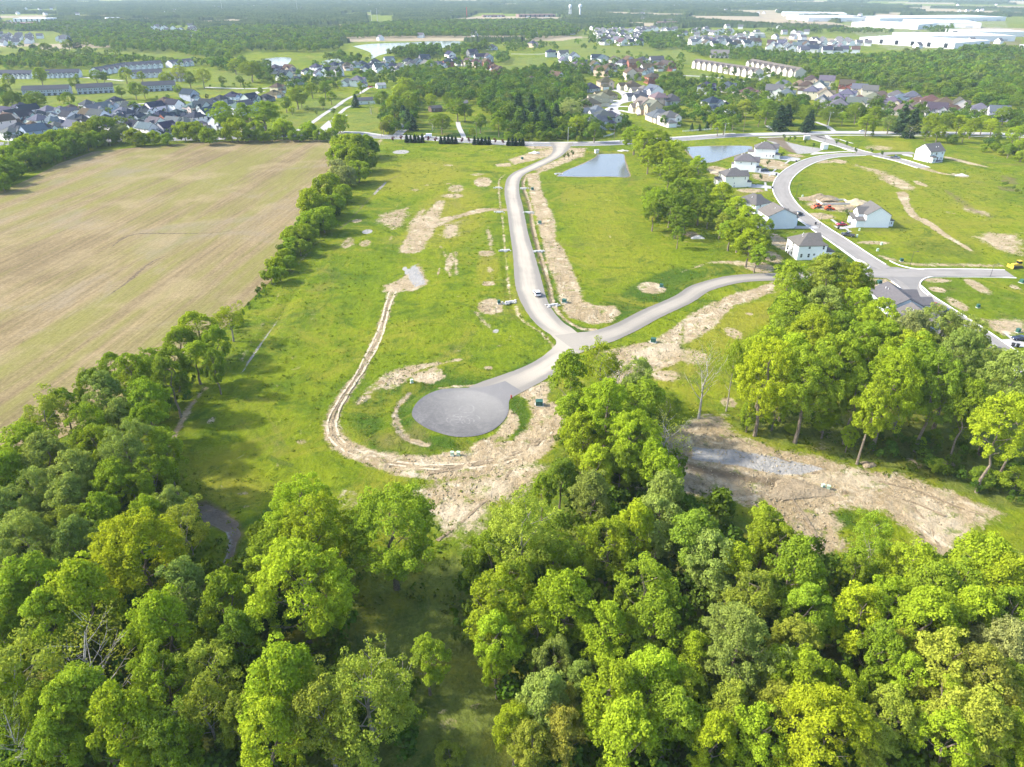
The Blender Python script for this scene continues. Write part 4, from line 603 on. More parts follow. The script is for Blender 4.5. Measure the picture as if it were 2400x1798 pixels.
def put_house(x, y, rz, kind, wc, rc, stand, s=1.0):
    global HKU
    if not HKU[kind]: o = HK[kind]; HKU[kind] = True; kids = list(o.children)
    else:
        src = HK[kind]; o = src.copy(); COL.objects.link(o); kids = []
        for ch in src.children:
            c = ch.copy(); COL.objects.link(c); c.parent = o; kids.append(c)
            for g in ch.children: d = g.copy(); COL.objects.link(d); d.parent = c
    for c in kids:
        if c.name.startswith('wall'): c.color = (*[q * random.uniform(.9, 1.05) for q in WALLC[wc]], 1)
        if c.name.startswith('roof'): c.color = (*[q * random.uniform(.85, 1.2) for q in ROOFC[rc]], 1)
    o.location = (x, y, 0); o.rotation_euler = (0, 0, rz); o.scale = (s, s, s); HOUSES.append(dict(o=o, x=x, y=y, wc=wc, rc=rc, stand=stand)); CLEAR.append(([(x, y), (x + .1, y)], 6.5)); return o
def houses(tile, s, stand, rot, kinds=(0, 1, 2, 3), zc=4.0, s_=1.28):
    """'x,y,wallroof' seen roof centres; rot: street direction(s) in degrees"""
    for tok in s.split():
        f = tok.split(','); x, y, t = P(*px(tile, float(f[0]), float(f[1])), zc); c = f[2] if len(f) > 2 else random.choice('wwbglc') + random.choice('ddgmm')
        put_house(x, y, R_(random.choice(rot) + random.uniform(-5, 5)), random.choice(kinds), c[0], c[1], stand, s_ * random.uniform(.92, 1.08))
random.seed(21)
houses('1', '140,705,bg 55,735,gm 15,800,cn 62,778,bn 122,815,gd 72,865,wg 222,862,lg 158,765,ld 208,805,tn 255,742,wd 318,728,wg 338,790,lg 395,712,wg 445,762,wd 500,780,ld 462,695,bn 570,682,gm 578,748,bn 605,725,gg 592,825,wn 672,708,lg 690,785,gd 752,665,bd 775,755,gd 832,742,gd 898,742,gd 935,708,wd 905,795,wd 985,780,gd 1005,700,wd 958,843,wg 1060,685,wg 1068,645,bn 1080,835,gd 1090,775,rd 1150,745,ld 1195,750,wd 1228,622,ld 1250,705,bg 1305,705,gd 1350,690,gd 1385,655,wd 1432,650,gd 1505,612,ld 1540,705,wg 1580,698,lg 1622,650,gd 1722,625,dd 1775,600,tn 1800,572,tn 1625,815,bn 1305,805,gg 25,715,gm 8,765,wg 90,760,wd 185,725,ld 255,790,wg 300,840,wd 365,830,lg 410,800,wd 480,830,wg 520,760,wd 545,800,ld 640,760,wm 720,830,wd 730,700,lm 850,705,wd 870,830,wd 1015,810,wg 1040,740,ld 1130,690,wd 1200,800,lg 1270,770,wd 1350,740,wm 1390,700,ld 1420,800,wd 1480,680,wm 800,735,gg 530,820,wd 1130,800,bg', 'left estate', (62, 62, -28, 152), s_=1.05)
houses('1', '1785,452,gm 1850,495,gd 1872,452,tn 1990,455,wd 2050,445,wm 2168,432,wd 2062,488,wm 1922,522,gd 1900,470,bm 2120,470,gd 2180,470,wm', 'cluster below small lake', (62, -28, 20), s_=1.1)
random.seed(22)
houses('2', '40,432,bn 90,415,wg 135,412,gd 222,408,wd 245,445,wm 310,398,gg 330,435,wd 375,445,wm 435,392,gd 455,410,gm 540,388,dd 600,405,wg 552,425,gg 390,442,wm 705,365,wd 690,410,rd 772,405,gd 820,408,bn 848,350,dd 898,378,gd 952,380,gm 940,412,rn 990,428,rn 1025,445,gn 1020,470,rn 165,440,wd 205,430,gd 500,408,gd 640,415,wm 870,410,bn 740,385,gd 10,420,wd 280,435,lg', 'estate below lake', (20, 30, -60, 110), s_=1.15)
houses('2', '975,305,gm 1240,290,tm 1355,350,gd 1438,358,wm 1440,408,gg 1520,424,gg 1510,380,wm 1640,435,gn 1700,398,gm 1650,385,wd 1770,405,bn 1872,492,bn 1930,458,gn 1980,452,gn 2012,515,rn 2062,435,bn 2110,435,rn 1390,515,wn 1950,400,gm 1860,405,gn 1600,445,gg 1740,440,bn 1820,420,gm 2040,405,gm 1690,470,tn 1560,400,gm 1230,520,gn 1900,425,rn', 'estate beyond central wood', (10, 100, 40))
houses('2', '1615,565,gd 1710,548,tn 1880,555,bn 1725,608,tn 1690,632,bt 1640,655,bt 1610,690,tn 1655,722,wg 1695,778,gm 1660,800,gm 1740,778,bm 1960,585,bt 2022,605,wg 1990,665,tt 2052,648,tt 1960,695,bt 2010,708,tt 2062,748,bg 2125,775,wg 2140,645,gm 1930,620,gm', 'brick court', (15, 105, -70), (1, 1, 2, 3), s_=1.3)
houses('2', '40,528,wg 105,532,gg', 'gardens left of central wood', (10, 80), (1, 3))
random.seed(23)
houses('3', '655,540,wg 760,540,bt 830,530,tn 930,540,bg 800,575,tn 880,580,cg 1060,565,rn 1140,590,bg 1210,600,bg 1290,615,bn 590,605,wg 672,620,gg 832,610,bg 920,635,bt 1060,625,wg 1000,655,tg 900,675,gg 1010,695,gg 1142,650,rn 1230,655,bt 1380,635,wg 1412,645,gg 1480,645,bg 1520,660,wn 1600,675,wn 1430,710,bt 1640,725,gm 1690,690,cn 1750,705,cn 1790,700,cn 1920,720,wg 2040,745,gg 1350,680,bg 1560,690,bn 1120,690,bg 1320,655,tn', 'right estate beyond county road', (-24, 156, 66), (1, 2, 3))
houses('3', '150,578,gd 290,568,gm 430,598,tn 190,683,gd', 'gardens beside county road', (15, 60), (1, 3))
# --- the far estates: a house of one mesh each, too small to show parts
def far_house_mesh():
    m = MB(); wall_vol(m, -5.5, 5.5, -6, 6, -.3, 5.4, 'gy', .75); r = MB(); roof_gable(r, 'y', -5.5, 5.5, -6, 6, 5.42, .75); roof_gable(r, 'x', -6.5, 3, -5, 0, 3.6, .7); m.box(-6.5, -5.5, -5, 0, -.3, 3.6); m.add(r.v, r.f, 1); return m
FARW = plain('far_siding', (.72, .72, .71), .7, .2, .1, .05); FHM = far_house_mesh(); fhm = FHM.mesh('far_house', [FARW, SHINGLE]); FAR = []
def estate(tile, s, sp_, keep, stand, ang):
    pl = np.array(gpts(tile, s)); c = pl.mean(0); ca, sa = math.cos(R_(ang)), math.sin(R_(ang)); q = (pl - c) @ np.array([[ca, -sa], [sa, ca]]); x0, y0 = q.min(0); x1, y1 = q.max(0); i = 0
    for yy in np.arange(y0, y1, sp_[1]):
        for xx in np.arange(x0, x1, sp_[0]):
            w = np.array([xx + random.uniform(-2, 2), yy + random.uniform(-3, 3)]) @ np.array([[ca, sa], [-sa, ca]]) + c
            if poly_sd(w[:1], w[1:], [tuple(z) for z in pl])[0] < 0 and random.random() < keep: FAR.append((w[0], w[1], R_(ang + random.choice((0, 90, 180, 270)) + random.uniform(-8, 8)), stand))
estate('3', '60,262 480,262 500,300 300,325 60,300', (15, 24), .85, 'dense far estate', 20); estate('3', '540,300 800,300 1120,335 1130,350 850,360 560,330', (16, 28), .8, 'estate before long warehouse', -10); estate('3', '820,268 1080,272 1200,300 1060,305 820,285', (17, 30), .75, 'pale warehouse row', 10); estate('2', '1640,210 1960,190 1960,300 1690,305', (17, 30), .62, 'estate above golf course', 30); estate('3', '50,205 430,215 430,235 60,225', (22, 40), .8, 'tan field row', 5); estate('2', '1960,200 2200,195 2200,215 1980,215', (22, 40), .6, 'tan field row', 5); estate('1', '0,235 230,240 260,275 60,300 0,290', (19, 30), .9, 'far left estate', 30); estate('1', '360,250 470,250 470,275 380,280', (18, 30), .8, 'far left estate', 10); estate('1', '980,180 1250,180 1300,215 980,220', (24, 36), .5, 'half-hidden estate', 15); estate('1', '650,195 900,185 900,215 650,220', (30, 50), .25, 'half-hidden estate', 15)
FAR.sort(key=lambda f: f[0] ** 2 + f[1] ** 2); nfar = max(0, 292 - len(HOUSES) - len(NEARH))
for i, (x, y, rz, stand) in enumerate(FAR[:nfar]):
    o = link('house', fhm); o.location = (x, y, 0); o.rotation_euler = (0, 0, rz); rc = random.choice('ddmgmn'); o.color = (*[q * random.uniform(.9, 1.3) for q in ROOFC[rc]], 1); s = random.uniform(1.05, 1.3); o.scale = (s, s, s); HOUSES.append(dict(o=o, x=x, y=y, wc='w', rc=rc, stand=stand)); CLEAR.append(([(x, y), (x + .1, y)], 5))
rest = MB()
for _ in range(420):      # farmsteads and lone roofs out to the skyline
    a_ = random.uniform(-.66, .66); r_ = 1500 + 3800 * random.random() ** 1.3; FAR.append((r_ * math.sin(a_), r_ * math.cos(a_), random.uniform(0, 6), 'far')) if math.hypot(vnoise(np.array([r_ * math.sin(a_)]), np.array([r_ * math.cos(a_)]), 260, 51)[0], 0) > .52 else None
for x, y, rz, stand in FAR[nfar:]:
    c, s = math.cos(rz), math.sin(rz); b = len(rest.v); rest.v += [(x + p[0] * c - p[1] * s, y + p[0] * s + p[1] * c, p[2]) for p in FHM.v]; rest.f += [tuple(i + b for i in f) for f in FHM.f]; rest.m += FHM.m; CLEAR.append(([(x, y), (x + .1, y)], 5))
if rest.v: o = rest.build('far_houses', [FARW, SHINGLE]); o.color = (.12, .12, .13, 1); tag(o, 'hundreds of tiny pale houses with dark roofs in the farthest estates', 'houses', kind='stuff')
print('houses', len(HOUSES), 'far rest', len(FAR) - nfar)
# ------------------------------------------------------------------ trees: tapered trunks with limbs, crowns of many leaf clumps
def unit(v): return v / (np.linalg.norm(v, axis=-1, keepdims=True) + 1e-9)
def leaf_quads(c, nrm, size, r, asp=.75):
    t = unit(np.cross(nrm, r.normal(size=c.shape))); b = np.cross(nrm, t); s = size[:, None]
    V = np.stack([c - t * s, c - b * s * asp, c + t * s, c + b * s * asp], 1).reshape(-1, 3); n = len(c)
    return V, np.arange(4 * n).reshape(n, 4)
def limb_tree(seed, H, zb, spread, nl, r0, MBo=None, lift=.55, fork=2):
    """trunk with limbs and forks; returns MB"""
    r = random.Random(seed); m = MB(); p = Vector((0, 0, -.6)); prev = r0 * 1.25; segs = 6; top = H * .86; pts_ = []
    for i in range(1, segs + 1):
        f = i / segs; q = Vector((r.uniform(-1, 1) * H * .012 * i, r.uniform(-1, 1) * H * .012 * i, top * f)); rad = r0 * (1 - .86 * f); m.tube(p, q, prev, rad, 7, cap=False); pts_.append((q, rad)); p, prev = q, rad
    ends = []
    for k in range(nl):
        f = zb + (1 - zb) * (k + .5) / nl * .9; z = top * f; j = min(len(pts_) - 1, max(0, int(f * segs))); q, rad = pts_[j]; a = k * 2.4 + r.uniform(-.5, .5); L = spread * (1.05 - .55 * f) * r.uniform(.75, 1.1)
        o = Vector((q.x * .8, q.y * .8, z)); e = o + Vector((math.cos(a) * L, math.sin(a) * L, L * lift * r.uniform(.7, 1.3))); mid = o.lerp(e, .5) + Vector((0, 0, -.06 * L)); rb = max(.05, r0 * .42 * (1.1 - f)); m.tube(o, mid, rb, rb * .65, 5, cap=False); m.tube(mid, e, rb * .65, rb * .25, 5, cap=False); ends.append(e)
        for h in range(fork):
            e2 = mid.lerp(e, .3 + .3 * h) ; a2 = a + r.choice((-1, 1)) * r.uniform(.5, 1.1); L2 = L * r.uniform(.35, .55); e3 = e2 + Vector((math.cos(a2) * L2, math.sin(a2) * L2, L2 * r.uniform(.3, .9))); m.tube(e2, e3, rb * .4, rb * .12, 4, cap=False); ends.append(e3)
    return m, ends
def crown(seed, H, zb, R, npuff, pr, leaves, ls, flat_=0.0, shape=1.0, gap=.25, up=.4, ends=None):
    """puffs of leaves over an uneven egg; H height, zb crown base, R radius"""
    r = np.random.default_rng(seed); zc = (H + zb) / 2 + (H - zb) * .03; V_ = (H - zb) / 2 - pr * .5
    nb = int(11 + R * 1.1); b_ = unit(r.normal(size=(nb * 3, 3))); b_ = b_[b_[:, 2] > -.7][:nb]; bi = r.integers(0, len(b_), npuff); br_ = r.uniform(.8, 1.06, len(b_))[bi]; d = unit(b_[bi] + r.normal(size=(npuff, 3)) * .30); n = len(d); rad = (r.uniform(.5, 1.0, n) ** .5) * br_; lob = 1 + .2 * np.sin(3 * np.arctan2(d[:, 1], d[:, 0]) + seed) * r.uniform(.5, 1, n) + .18 * r.normal(size=n) * (r.random(n) < .35)
    zz = d[:, 2] * rad; w = np.where(zz > 0, (1 - np.abs(zz) ** 2.2 * .35 * shape), 1.0); pc = np.stack([d[:, 0] * rad * (R - pr * .7) * w * lob, d[:, 1] * rad * (R - pr * .7) * w * lob, zc + zz * V_], 1)
    if ends is not None:
        e = np.array([tuple(v) for v in ends]); pc = np.concatenate([pc[:int(n * .8)], e + r.normal(size=e.shape) * .5]); n = len(pc)
    prr = pr * r.uniform(.6, 1.25, n); C = []; Nn = []; T = []
    for i in range(n):
        k = int(leaves * (prr[i] / pr) ** 2); q = unit(r.normal(size=(k, 3))); out = unit(pc[i] - np.array([0, 0, zc - V_ * .35])); keep = (q @ out + q[:, 2] * .5) > -gap; q = q[keep]; k = len(q)
        cl = unit(r.normal(size=(9, 3))); near_ = cl[np.argmax(q @ cl.T, 1)]; rad_ = prr[i] * (r.uniform(.62, 1.0, k) + .55 * np.clip((q * near_).sum(1) - .72, 0, 1) * r.uniform(.3, 1.6, k))[:, None] * np.array([1, 1, .82]); C.append(pc[i] + q * rad_); Nn.append(unit(q * .75 + np.array([0, 0, up]) + r.normal(size=(k, 3)) * .55)); T.append(np.clip(r.uniform(.25, .75) * .6 + r.uniform(0, 1, k) * .4, 0, 1))
    C = np.concatenate(C); Nn = np.concatenate(Nn); T = np.concatenate(T); V, F = leaf_quads(C, Nn, ls * r.uniform(.65, 1.3, len(C)), r); return V, F, np.repeat(T, 4)
def crown_mesh(name, *a, **k):
    V, F, T = crown(*a, **k); return np_mesh(name, V, F, LEAF, attrs={'tone': ('FLOAT', T)})
def conifer_mesh(name, seed, H, R, rows=16):
    r = np.random.default_rng(seed); C = []; Nn = []; S = []
    for i in range(rows):
        f = i / rows; z = H * (.08 + .9 * f); rad = R * (1 - f) ** .85 + .15; k = int(26 + 60 * (1 - f))
        a = r.uniform(0, 6.283, k); q = rad * r.uniform(.35, 1.05, k) * (1 + .2 * np.sin(a * 5 + i)); C.append(np.stack([np.cos(a) * q, np.sin(a) * q, z - q * .28 + r.normal(size=k) * .15], 1)); Nn.append(unit(np.stack([np.cos(a) * .5, np.sin(a) * .5, np.full(k, .8)], 1) + r.normal(size=(k, 3)) * .4)); S.append(np.full(k, H * .04 + .12))
    C = np.concatenate(C); Nn = np.concatenate(Nn); S = np.concatenate(S); V, F = leaf_quads(C, Nn, S * r.uniform(.7, 1.3, len(S)), r, .5); return np_mesh(name, V, F, LEAF, attrs={'tone': ('FLOAT', np.repeat(r.uniform(.1, .8, len(S)), 4))})
# prototypes, each of crown radius 5 m (8 m for the big ones) and a set height; copies are scaled
PROTO = {}
def proto(kind, seed, H, zb, R=5.0, bark=None, crown_=None, trunk=None):
    PROTO.setdefault(kind, []).append(dict(H=H, R=R, crown=crown_, trunk=trunk))
for sd_ in range(4):
    m_, e_ = limb_tree(sd_, 16, .35, 4.2, 7, .34); proto('round', sd_, 16, 4, crown_=crown_mesh('maple_crown', 100 + sd_, 16, 3.2, 5.0, 165, .82, 150, .165, gap=.25), trunk=m_.mesh('maple_trunk', BARK))
for sd_ in range(4):
    m_, e_ = limb_tree(20 + sd_, 20, .4, 4.4, 8, .33); proto('tall', sd_, 20, 6, crown_=crown_mesh('woodland_crown', 200 + sd_, 20, 5.0, 5.0, 165, .82, 145, .165, gap=.25, shape=.7), trunk=m_.mesh('woodland_trunk', BARK))
for sd_ in range(3):
    m_, e_ = limb_tree(40 + sd_, 18, .3, 5.0, 10, .32, lift=.8, fork=3); proto('thin', sd_, 18, 5, crown_=crown_mesh('thin_crown', 300 + sd_, 18, 4.5, 5.0, 150, .8, 75, .16, gap=.6, ends=e_), trunk=m_.mesh('thin_trunk', BARKPALE))
for sd_ in range(2):
    m_, e_ = limb_tree(50 + sd_, 16, .25, 5.0, 17, .40, lift=.95, fork=5); proto('bare', sd_, 16, 5, crown_=crown_mesh('budding_crown', 350 + sd_, 16, 5.0, 5.0, 50, .9, 16, .14, gap=.7, ends=e_), trunk=m_.mesh('budding_trunk', plain('bark_grey', (.38, .355, .32), .9, .1, .2, 3.0)))
for sd_ in range(4):
    m_, e_ = limb_tree(60 + sd_, 9, .12, 3.6, 6, .2); proto('bush', sd_, 9, .3, crown_=crown_mesh('bush_crown', 400 + sd_, 9, -.2, 5.0, 170, .9, 140, .18, gap=.4, shape=.5), trunk=m_.mesh('bush_trunk', BARK))
for sd_ in range(2):
    m_, e_ = limb_tree(70 + sd_, 14, .1, 1.6, 5, .26, fork=0); proto('conifer', sd_, 14, 1, R=3.2, crown_=conifer_mesh('conifer_crown', 500 + sd_, 14, 3.2), trunk=m_.mesh('conifer_trunk', BARK))
for sd_ in range(3):
    m_, e_ = limb_tree(80 + sd_, 23, .35, 6.6, 9, .5); proto('roundL', sd_, 23, 5, R=8.0, crown_=crown_mesh('great_maple_crown', 700 + sd_, 23, 4.2, 8.0, 360, .92, 150, .175, gap=.25), trunk=m_.mesh('great_maple_trunk', BARK))
for sd_ in range(2):
    m_, e_ = limb_tree(90 + sd_, 22, .28, 7.6, 14, .46, lift=.8, fork=3); proto('thinL', sd_, 22, 5, R=8.0, crown_=crown_mesh('great_thin_crown', 730 + sd_, 22, 4.5, 8.0, 330, .85, 80, .165, gap=.6, ends=e_), trunk=m_.mesh('great_thin_trunk', BARKPALE))
HUE = {'y': (.295, .385, .024), 'Y': (.345, .425, .022), 'g': (.245, .335, .026), 'd': (.190, .272, .028), 's': (.250, .325, .064), 'o': (.290, .345, .042), 'O': (.325, .330, .048), 'p': (.305, .340, .105), 'c': (.055, .10, .036), 'r': (.22, .20, .10)}
RS = 1.2
HUEW = {'y': 'yellow-green', 'Y': 'brilliant lime-yellow', 'g': 'mid-green', 'd': 'dark green', 's': 'sage grey-green', 'o': 'olive', 'O': 'golden olive', 'p': 'pale buff-green', 'c': 'blackish green', 'r': 'brownish'}
TREES = []          # every single tree, for the labels
def tree(kind, x, y, R, H, hue, name, stand, trunk=True, rz=None):
    pk = kind + 'L' if R > 6.2 and kind in ('round', 'thin') else 'roundL' if R > 6.6 and kind == 'tall' else kind
    pr = PROTO[pk][random.randrange(len(PROTO[pk]))]; t = empty(name, (x, y, 0), random.uniform(0, 6.28) if rz is None else rz); s = R / pr['R']; t.scale = (s * random.uniform(.92, 1.08), s * random.uniform(.92, 1.08), H / pr['H'])
    c = link('crown', pr['crown'], t); b = HUE[hue]; j = random.uniform(.86, 1.15); c.color = (b[0] * j * random.uniform(.93, 1.07), b[1] * j, b[2] * j, 1)
    if trunk: link('trunk', pr['trunk'], t)
    TREES.append(dict(o=t, x=x, y=y, R=R, H=H, hue=hue, kind=kind, stand=stand)); return t
def seen_tree(tile, s, stand, dk='round', name='broadleaf_tree', hf=(7.0, 2.05), hmax=23.0, rmin=1.2, rs=RS):
    """'x,y,r,hue[kind]': crown centre and crown radius as seen; stands the tree where its crown is seen at its height"""
    for tok in s.split():
        f = tok.split(','); cx, cy_ = px(tile, float(f[0]), float(f[1])); rp = float(f[2]) * TILE[tile][2]; hue = f[3][0]; kind = {'t': 'tall', 'n': 'thin', 'b': 'bare', 'u': 'bush', 'c': 'conifer', 'r': 'round'}.get(f[3][1:2], dk)
        zc = 9.0
        for _ in range(5):
            x, y, t = P(cx, cy_, zc); R = max(rmin, rs * rp * t / FPX); H = min(hmax, hf[0] + hf[1] * R)
            if kind == 'bush': H = R * 1.75
            if kind == 'conifer': H = R * 2.9
            zc = H * {'round': .58, 'tall': .64, 'thin': .62, 'bare': .62, 'bush': .5, 'conifer': .5}[kind]
        tree(kind, x, y, R, H, hue, name, stand)
# --- foreground woods
seen_tree('D', '1390,170,70,d 860,255,120,g 610,335,95,d 690,420,140,s 950,420,130,g 1110,270,110,d 300,500,130,on 430,470,100,g 820,520,105,s 960,590,110,g 560,590,130,g 180,720,150,g 640,720,120,g 860,760,180,s 1080,760,120,g 330,810,140,s 80,890,130,g 480,930,150,s 760,950,140,g 1000,900,120,g 250,1020,140,s 100,1130,140,s 450,1070,140,s 880,1030,110,g 1140,1090,105,s 650,1180,130,g 950,1170,110,y 1210,1230,130,on 420,1210,120,on 170,1270,130,s 1040,1110,80,on', "left wood")
seen_tree('G', '210,300,175,s 500,260,140,s 930,300,250,Y 560,620,205,y 240,570,180,g 100,690,150,g 350,790,160,g 1220,600,175,s 1080,810,190,y 1500,660,170,g 1940,540,300,y 2060,200,230,y 190,1120,210,on 600,970,190,ob 560,1260,210,g 1080,1130,170,g 800,1460,220,y 400,1520,150,g 1390,1030,150,on 1330,1310,150,on 1850,1190,230,y 1760,1510,190,y 2120,1340,200,on 1040,1500,160,dn 110,1460,140,gb 40,860,120,g 1560,880,130,d 30,1300,150,y -40,1120,150,g 300,1380,120,g 640,1420,110,y 1180,1560,130,g 1600,1400,120,o', "lower left wood", hf=(9.5, 2.0))
seen_tree('D', '1960,1130,200,y 1760,1430,170,g', "lower left wood"); seen_tree('E', '320,1240,255,g', "bare soil edge", hf=(7, 1.9)); seen_tree('E', '-60,1300,130,g', "lower left wood")
seen_tree('H', '150,1210,300,on 560,980,115,g 700,1580,85,ou', "grassy hollow", hf=(6, 2.0)); seen_tree('H', '960,340,140,g 1180,170,230,on 1380,290,150,g 980,630,180,y 1100,490,150,g 1000,890,150,y 1450,640,190,y 1260,790,130,y 1380,1010,120,s 1000,1020,80,y 1720,260,150,y 1890,160,145,Y 2060,110,150,s 1960,570,190,g 1700,830,160,y 2000,770,170,g 1290,1260,170,s 1120,1410,130,y 1450,1460,150,O 1240,1560,130,o 1450,1230,85,On 1740,1260,210,y 2000,1110,190,y 1850,1510,220,y 2110,1360,190,g 1560,1110,85,s', "lower middle wood")
seen_tree('I', '80,210,170,d 190,350,160,s 330,400,125,y 540,140,120,g 620,270,125,g 690,430,190,g 420,570,160,o 800,510,120,g 790,710,150,g 1240,150,110,gn 1190,310,110,gn 1100,440,85,g 1130,710,165,Y 1330,650,150,y 1460,390,145,y 1600,570,165,g 1560,770,190,y 1900,360,180,y 2050,490,180,y 1790,530,145,g 2100,710,160,g 1850,730,155,y 1250,940,150,g 350,930,235,s 600,1110,150,g 720,910,140,o 800,1130,170,y 80,960,130,y 40,1210,130,g 280,1300,145,o 600,1290,150,o 1000,1210,140,y 880,1490,270,Y 500,1510,180,y 200,1540,160,Y 1100,1410,110,g 1300,1360,150,o 1250,1560,140,o 1420,910,100,On 1700,1050,205,o 1900,1160,205,O 1650,1260,160,y 1850,1410,210,o 1700,1540,170,y 2050,1510,165,y 2140,1190,140,d 2080,910,165,p 1450,1130,130,y', "lower right wood")
seen_tree('E', '1480,270,135,g 1680,150,110,yn 1780,260,80,gb 1900,260,105,s 1500,490,105,g 1720,500,180,y 1930,440,140,g 1560,650,120,y 1880,690,170,y 1990,820,120,y 2100,640,110,ob 1420,910,100,d 1650,860,110,y 1810,830,110,g 2050,910,125,y 1620,1030,120,s 2090,1060,140,s 1300,990,60,g 2110,440,70,dn', "turning circle tree belt")
seen_tree('F', '545,210,165,Yt 820,250,165,gt 1000,190,150,gt 1350,290,170,yt 1480,180,145,gt 1230,440,110,yt 1640,300,160,dt 1760,170,160,st 2080,320,170,st 2060,580,140,yt 330,170,65,gn 150,190,85,db 1850,440,110,gt 700,160,120,yt 1130,330,100,gt 2190,520,110,gt', "tall right wood", dk='tall', hf=(15.0, 1.8), hmax=27)
seen_tree('F', '600,460,70,y 720,560,45,gu 1080,620,50,y 2170,900,100,gu 930,500,80,y 1530,650,40,yu 1640,800,50,gu 430,480,60,g 1940,880,70,du', "tall right wood", hf=(4, 1.6), rmin=1.2)
seen_tree('C', '700,1010,105,g 950,990,155,o 1090,1030,110,y 900,1170,120,s 700,1230,105,g 840,1300,130,g 1120,1190,115,y 1270,1280,120,y 540,1480,140,y 850,1390,140,y 1150,1410,120,g 1440,1360,140,p 1650,1340,155,s 1500,1510,140,y 1800,1400,140,s 1370,1570,140,y 1960,1590,120,s 1010,1330,110,d 1300,1420,110,g 660,1340,90,d', "wood beside slate-blue bungalow", dk='tall', hf=(11.0, 1.9), hmax=25)
# --- hedges round the field
seen_tree('A', '1480,1230,80,yn 1280,1320,110,y 1400,1400,85,g 1160,1400,90,g 1120,1540,100,g 1260,1500,95,g 960,1530,85,g 730,1560,75,g 1380,1530,60,y 880,1640,90,g 1040,1650,90,d', "hedge below ploughed field", hf=(5, 1.7))
seen_tree('A', '2030,480,100,y 2090,590,85,g 2150,500,75,g 1990,600,75,g 1960,690,75,g 1900,690,60,y 1880,760,55,g 1940,770,55,d 1840,830,55,g 1870,870,50,d 1780,880,55,y 1750,950,58,g 1810,940,50,g 2120,370,85,g 2185,280,75,p 2190,190,80,g', "hedge right of ploughed field", dk='bush', name='hedge_bush')
seen_tree('B', '90,120,80,g 150,200,75,d 60,200,85,g 20,110,80,y 150,110,70,g 200,130,50,d 110,280,70,g 30,310,70,p 10,420,60,g', "hedge right of ploughed field", name='hedge_bush', dk='bush')
seen_tree('A', '40,190,75,g 100,150,75,g 180,120,75,g 260,110,75,y 340,90,75,g 420,80,75,g 90,250,65,d 30,300,65,d 160,200,65,d 240,180,65,d 320,150,65,g 400,130,65,d 480,60,75,o 540,30,75,o 480,110,60,d 560,90,55,d 610,70,50,y 10,350,60,d -40,250,80,g -60,340,70,d', "hedge at field's left corner", dk='bush', name='hedge_bush')
seen_tree('1', '660,835,85,d 790,860,60,p 700,890,50,d 870,890,55,y 930,900,40,d 1000,890,45,y 1080,900,40,g 1190,850,60,y 1270,850,60,y 1350,880,55,g 1530,840,75,y 1450,870,45,d 1650,840,55,g 1610,880,40,d 1830,835,60,y 1760,875,40,g 1900,880,35,g 1990,840,55,y 1960,880,35,d 2070,875,40,g 2150,870,40,g 2200,800,60,y 1440,750,80,gr 1710,740,110,gr 1570,755,55,gr 2030,860,35,d 1700,885,35,d', "hedge along field's far side", dk='bush', name='hedge_bush')
# --- belt between the two ponds
seen_tree('B', '1900,60,75,y 1960,110,75,y 2050,90,80,g 1990,190,70,y 2080,180,85,y 2160,160,75,y 2120,290,85,g 2190,280,60,y 2190,420,85,d 2060,480,90,g 2020,560,65,d 2130,520,80,d 2170,600,70,d 1990,430,40,d 2180,700,40,d', "tree belt between ponds", hf=(4.5, 1.6)); seen_tree('C', '30,330,70,g 100,260,60,y 60,420,80,g 150,400,70,g 20,500,80,d 110,510,75,d 170,560,50,d 250,440,70,y 240,540,55,g 290,590,60,g 350,540,80,y 420,590,75,y 370,670,90,y 470,650,70,g 310,680,70,g 430,760,90,y 520,720,60,o 480,830,60,g 250,620,55,o 20,590,60,d 560,650,35,y', "tree belt between ponds", hf=(4.5, 1.6))
# --- trees along the county road and in the gardens beyond
seen_tree('2', '260,640,60,d 190,690,35,db 650,790,70,d 750,700,80,d 700,650,60,d 800,720,60,d 580,650,50,y 900,790,60,d 1020,810,65,g 600,780,40,g 590,800,30,bb 100,620,30,y 130,560,35,g 420,560,75,y 340,680,70,y 380,600,70,y 440,690,60,d 310,790,50,y 440,640,60,g 270,820,40,o 850,860,30,g 1490,700,90,pn 1530,800,70,yn 1600,800,70,d 1640,850,60,d 1080,880,35,gu 1150,885,35,gu 1220,885,35,du 1290,880,40,gu 1360,880,35,du 1430,870,35,gu 310,840,35,du 480,880,20,gu 1540,900,25,gu'.replace('bb', 'rb'), "county road's left part", hf=(3, 1.7), rs=.92)
seen_tree('2', '90,650,28,c 1150,690,55,c 1230,700,60,c 1300,720,55,c 1180,780,50,c 1340,790,50,c 1390,740,50,c 1260,790,55,c 430,760,40,c 460,790,35,c 400,730,35,c', "county road's left part", dk='conifer', name='conifer_tree', rs=1.05)
seen_tree('3', '550,710,85,d 500,760,50,g 810,740,70,d 880,690,50,g 950,740,60,d 1040,760,40,y 1200,800,70,g 1130,720,70,d 1340,800,55,s 1250,740,60,g 700,690,60,d 400,690,60,o 270,810,50,g 330,790,45,d 140,720,45,g 190,770,45,g 230,830,40,y 1480,840,40,ob 1620,800,75,y 1700,790,70,g 1660,850,60,g 1790,800,65,y 1880,820,65,g 1830,860,50,y 1950,800,60,g 2010,820,60,y 2040,880,40,d 2150,870,60,y 2200,850,50,g 2180,950,55,g 2120,970,40,d 2090,740,60,d 1950,960,30,gu 2020,950,35,gu 2060,980,30,gu 1580,860,40,d 1750,900,40,du 1230,870,14,du 2200,1010,50,gu', "county road's right part", hf=(3, 1.7), rs=.92)
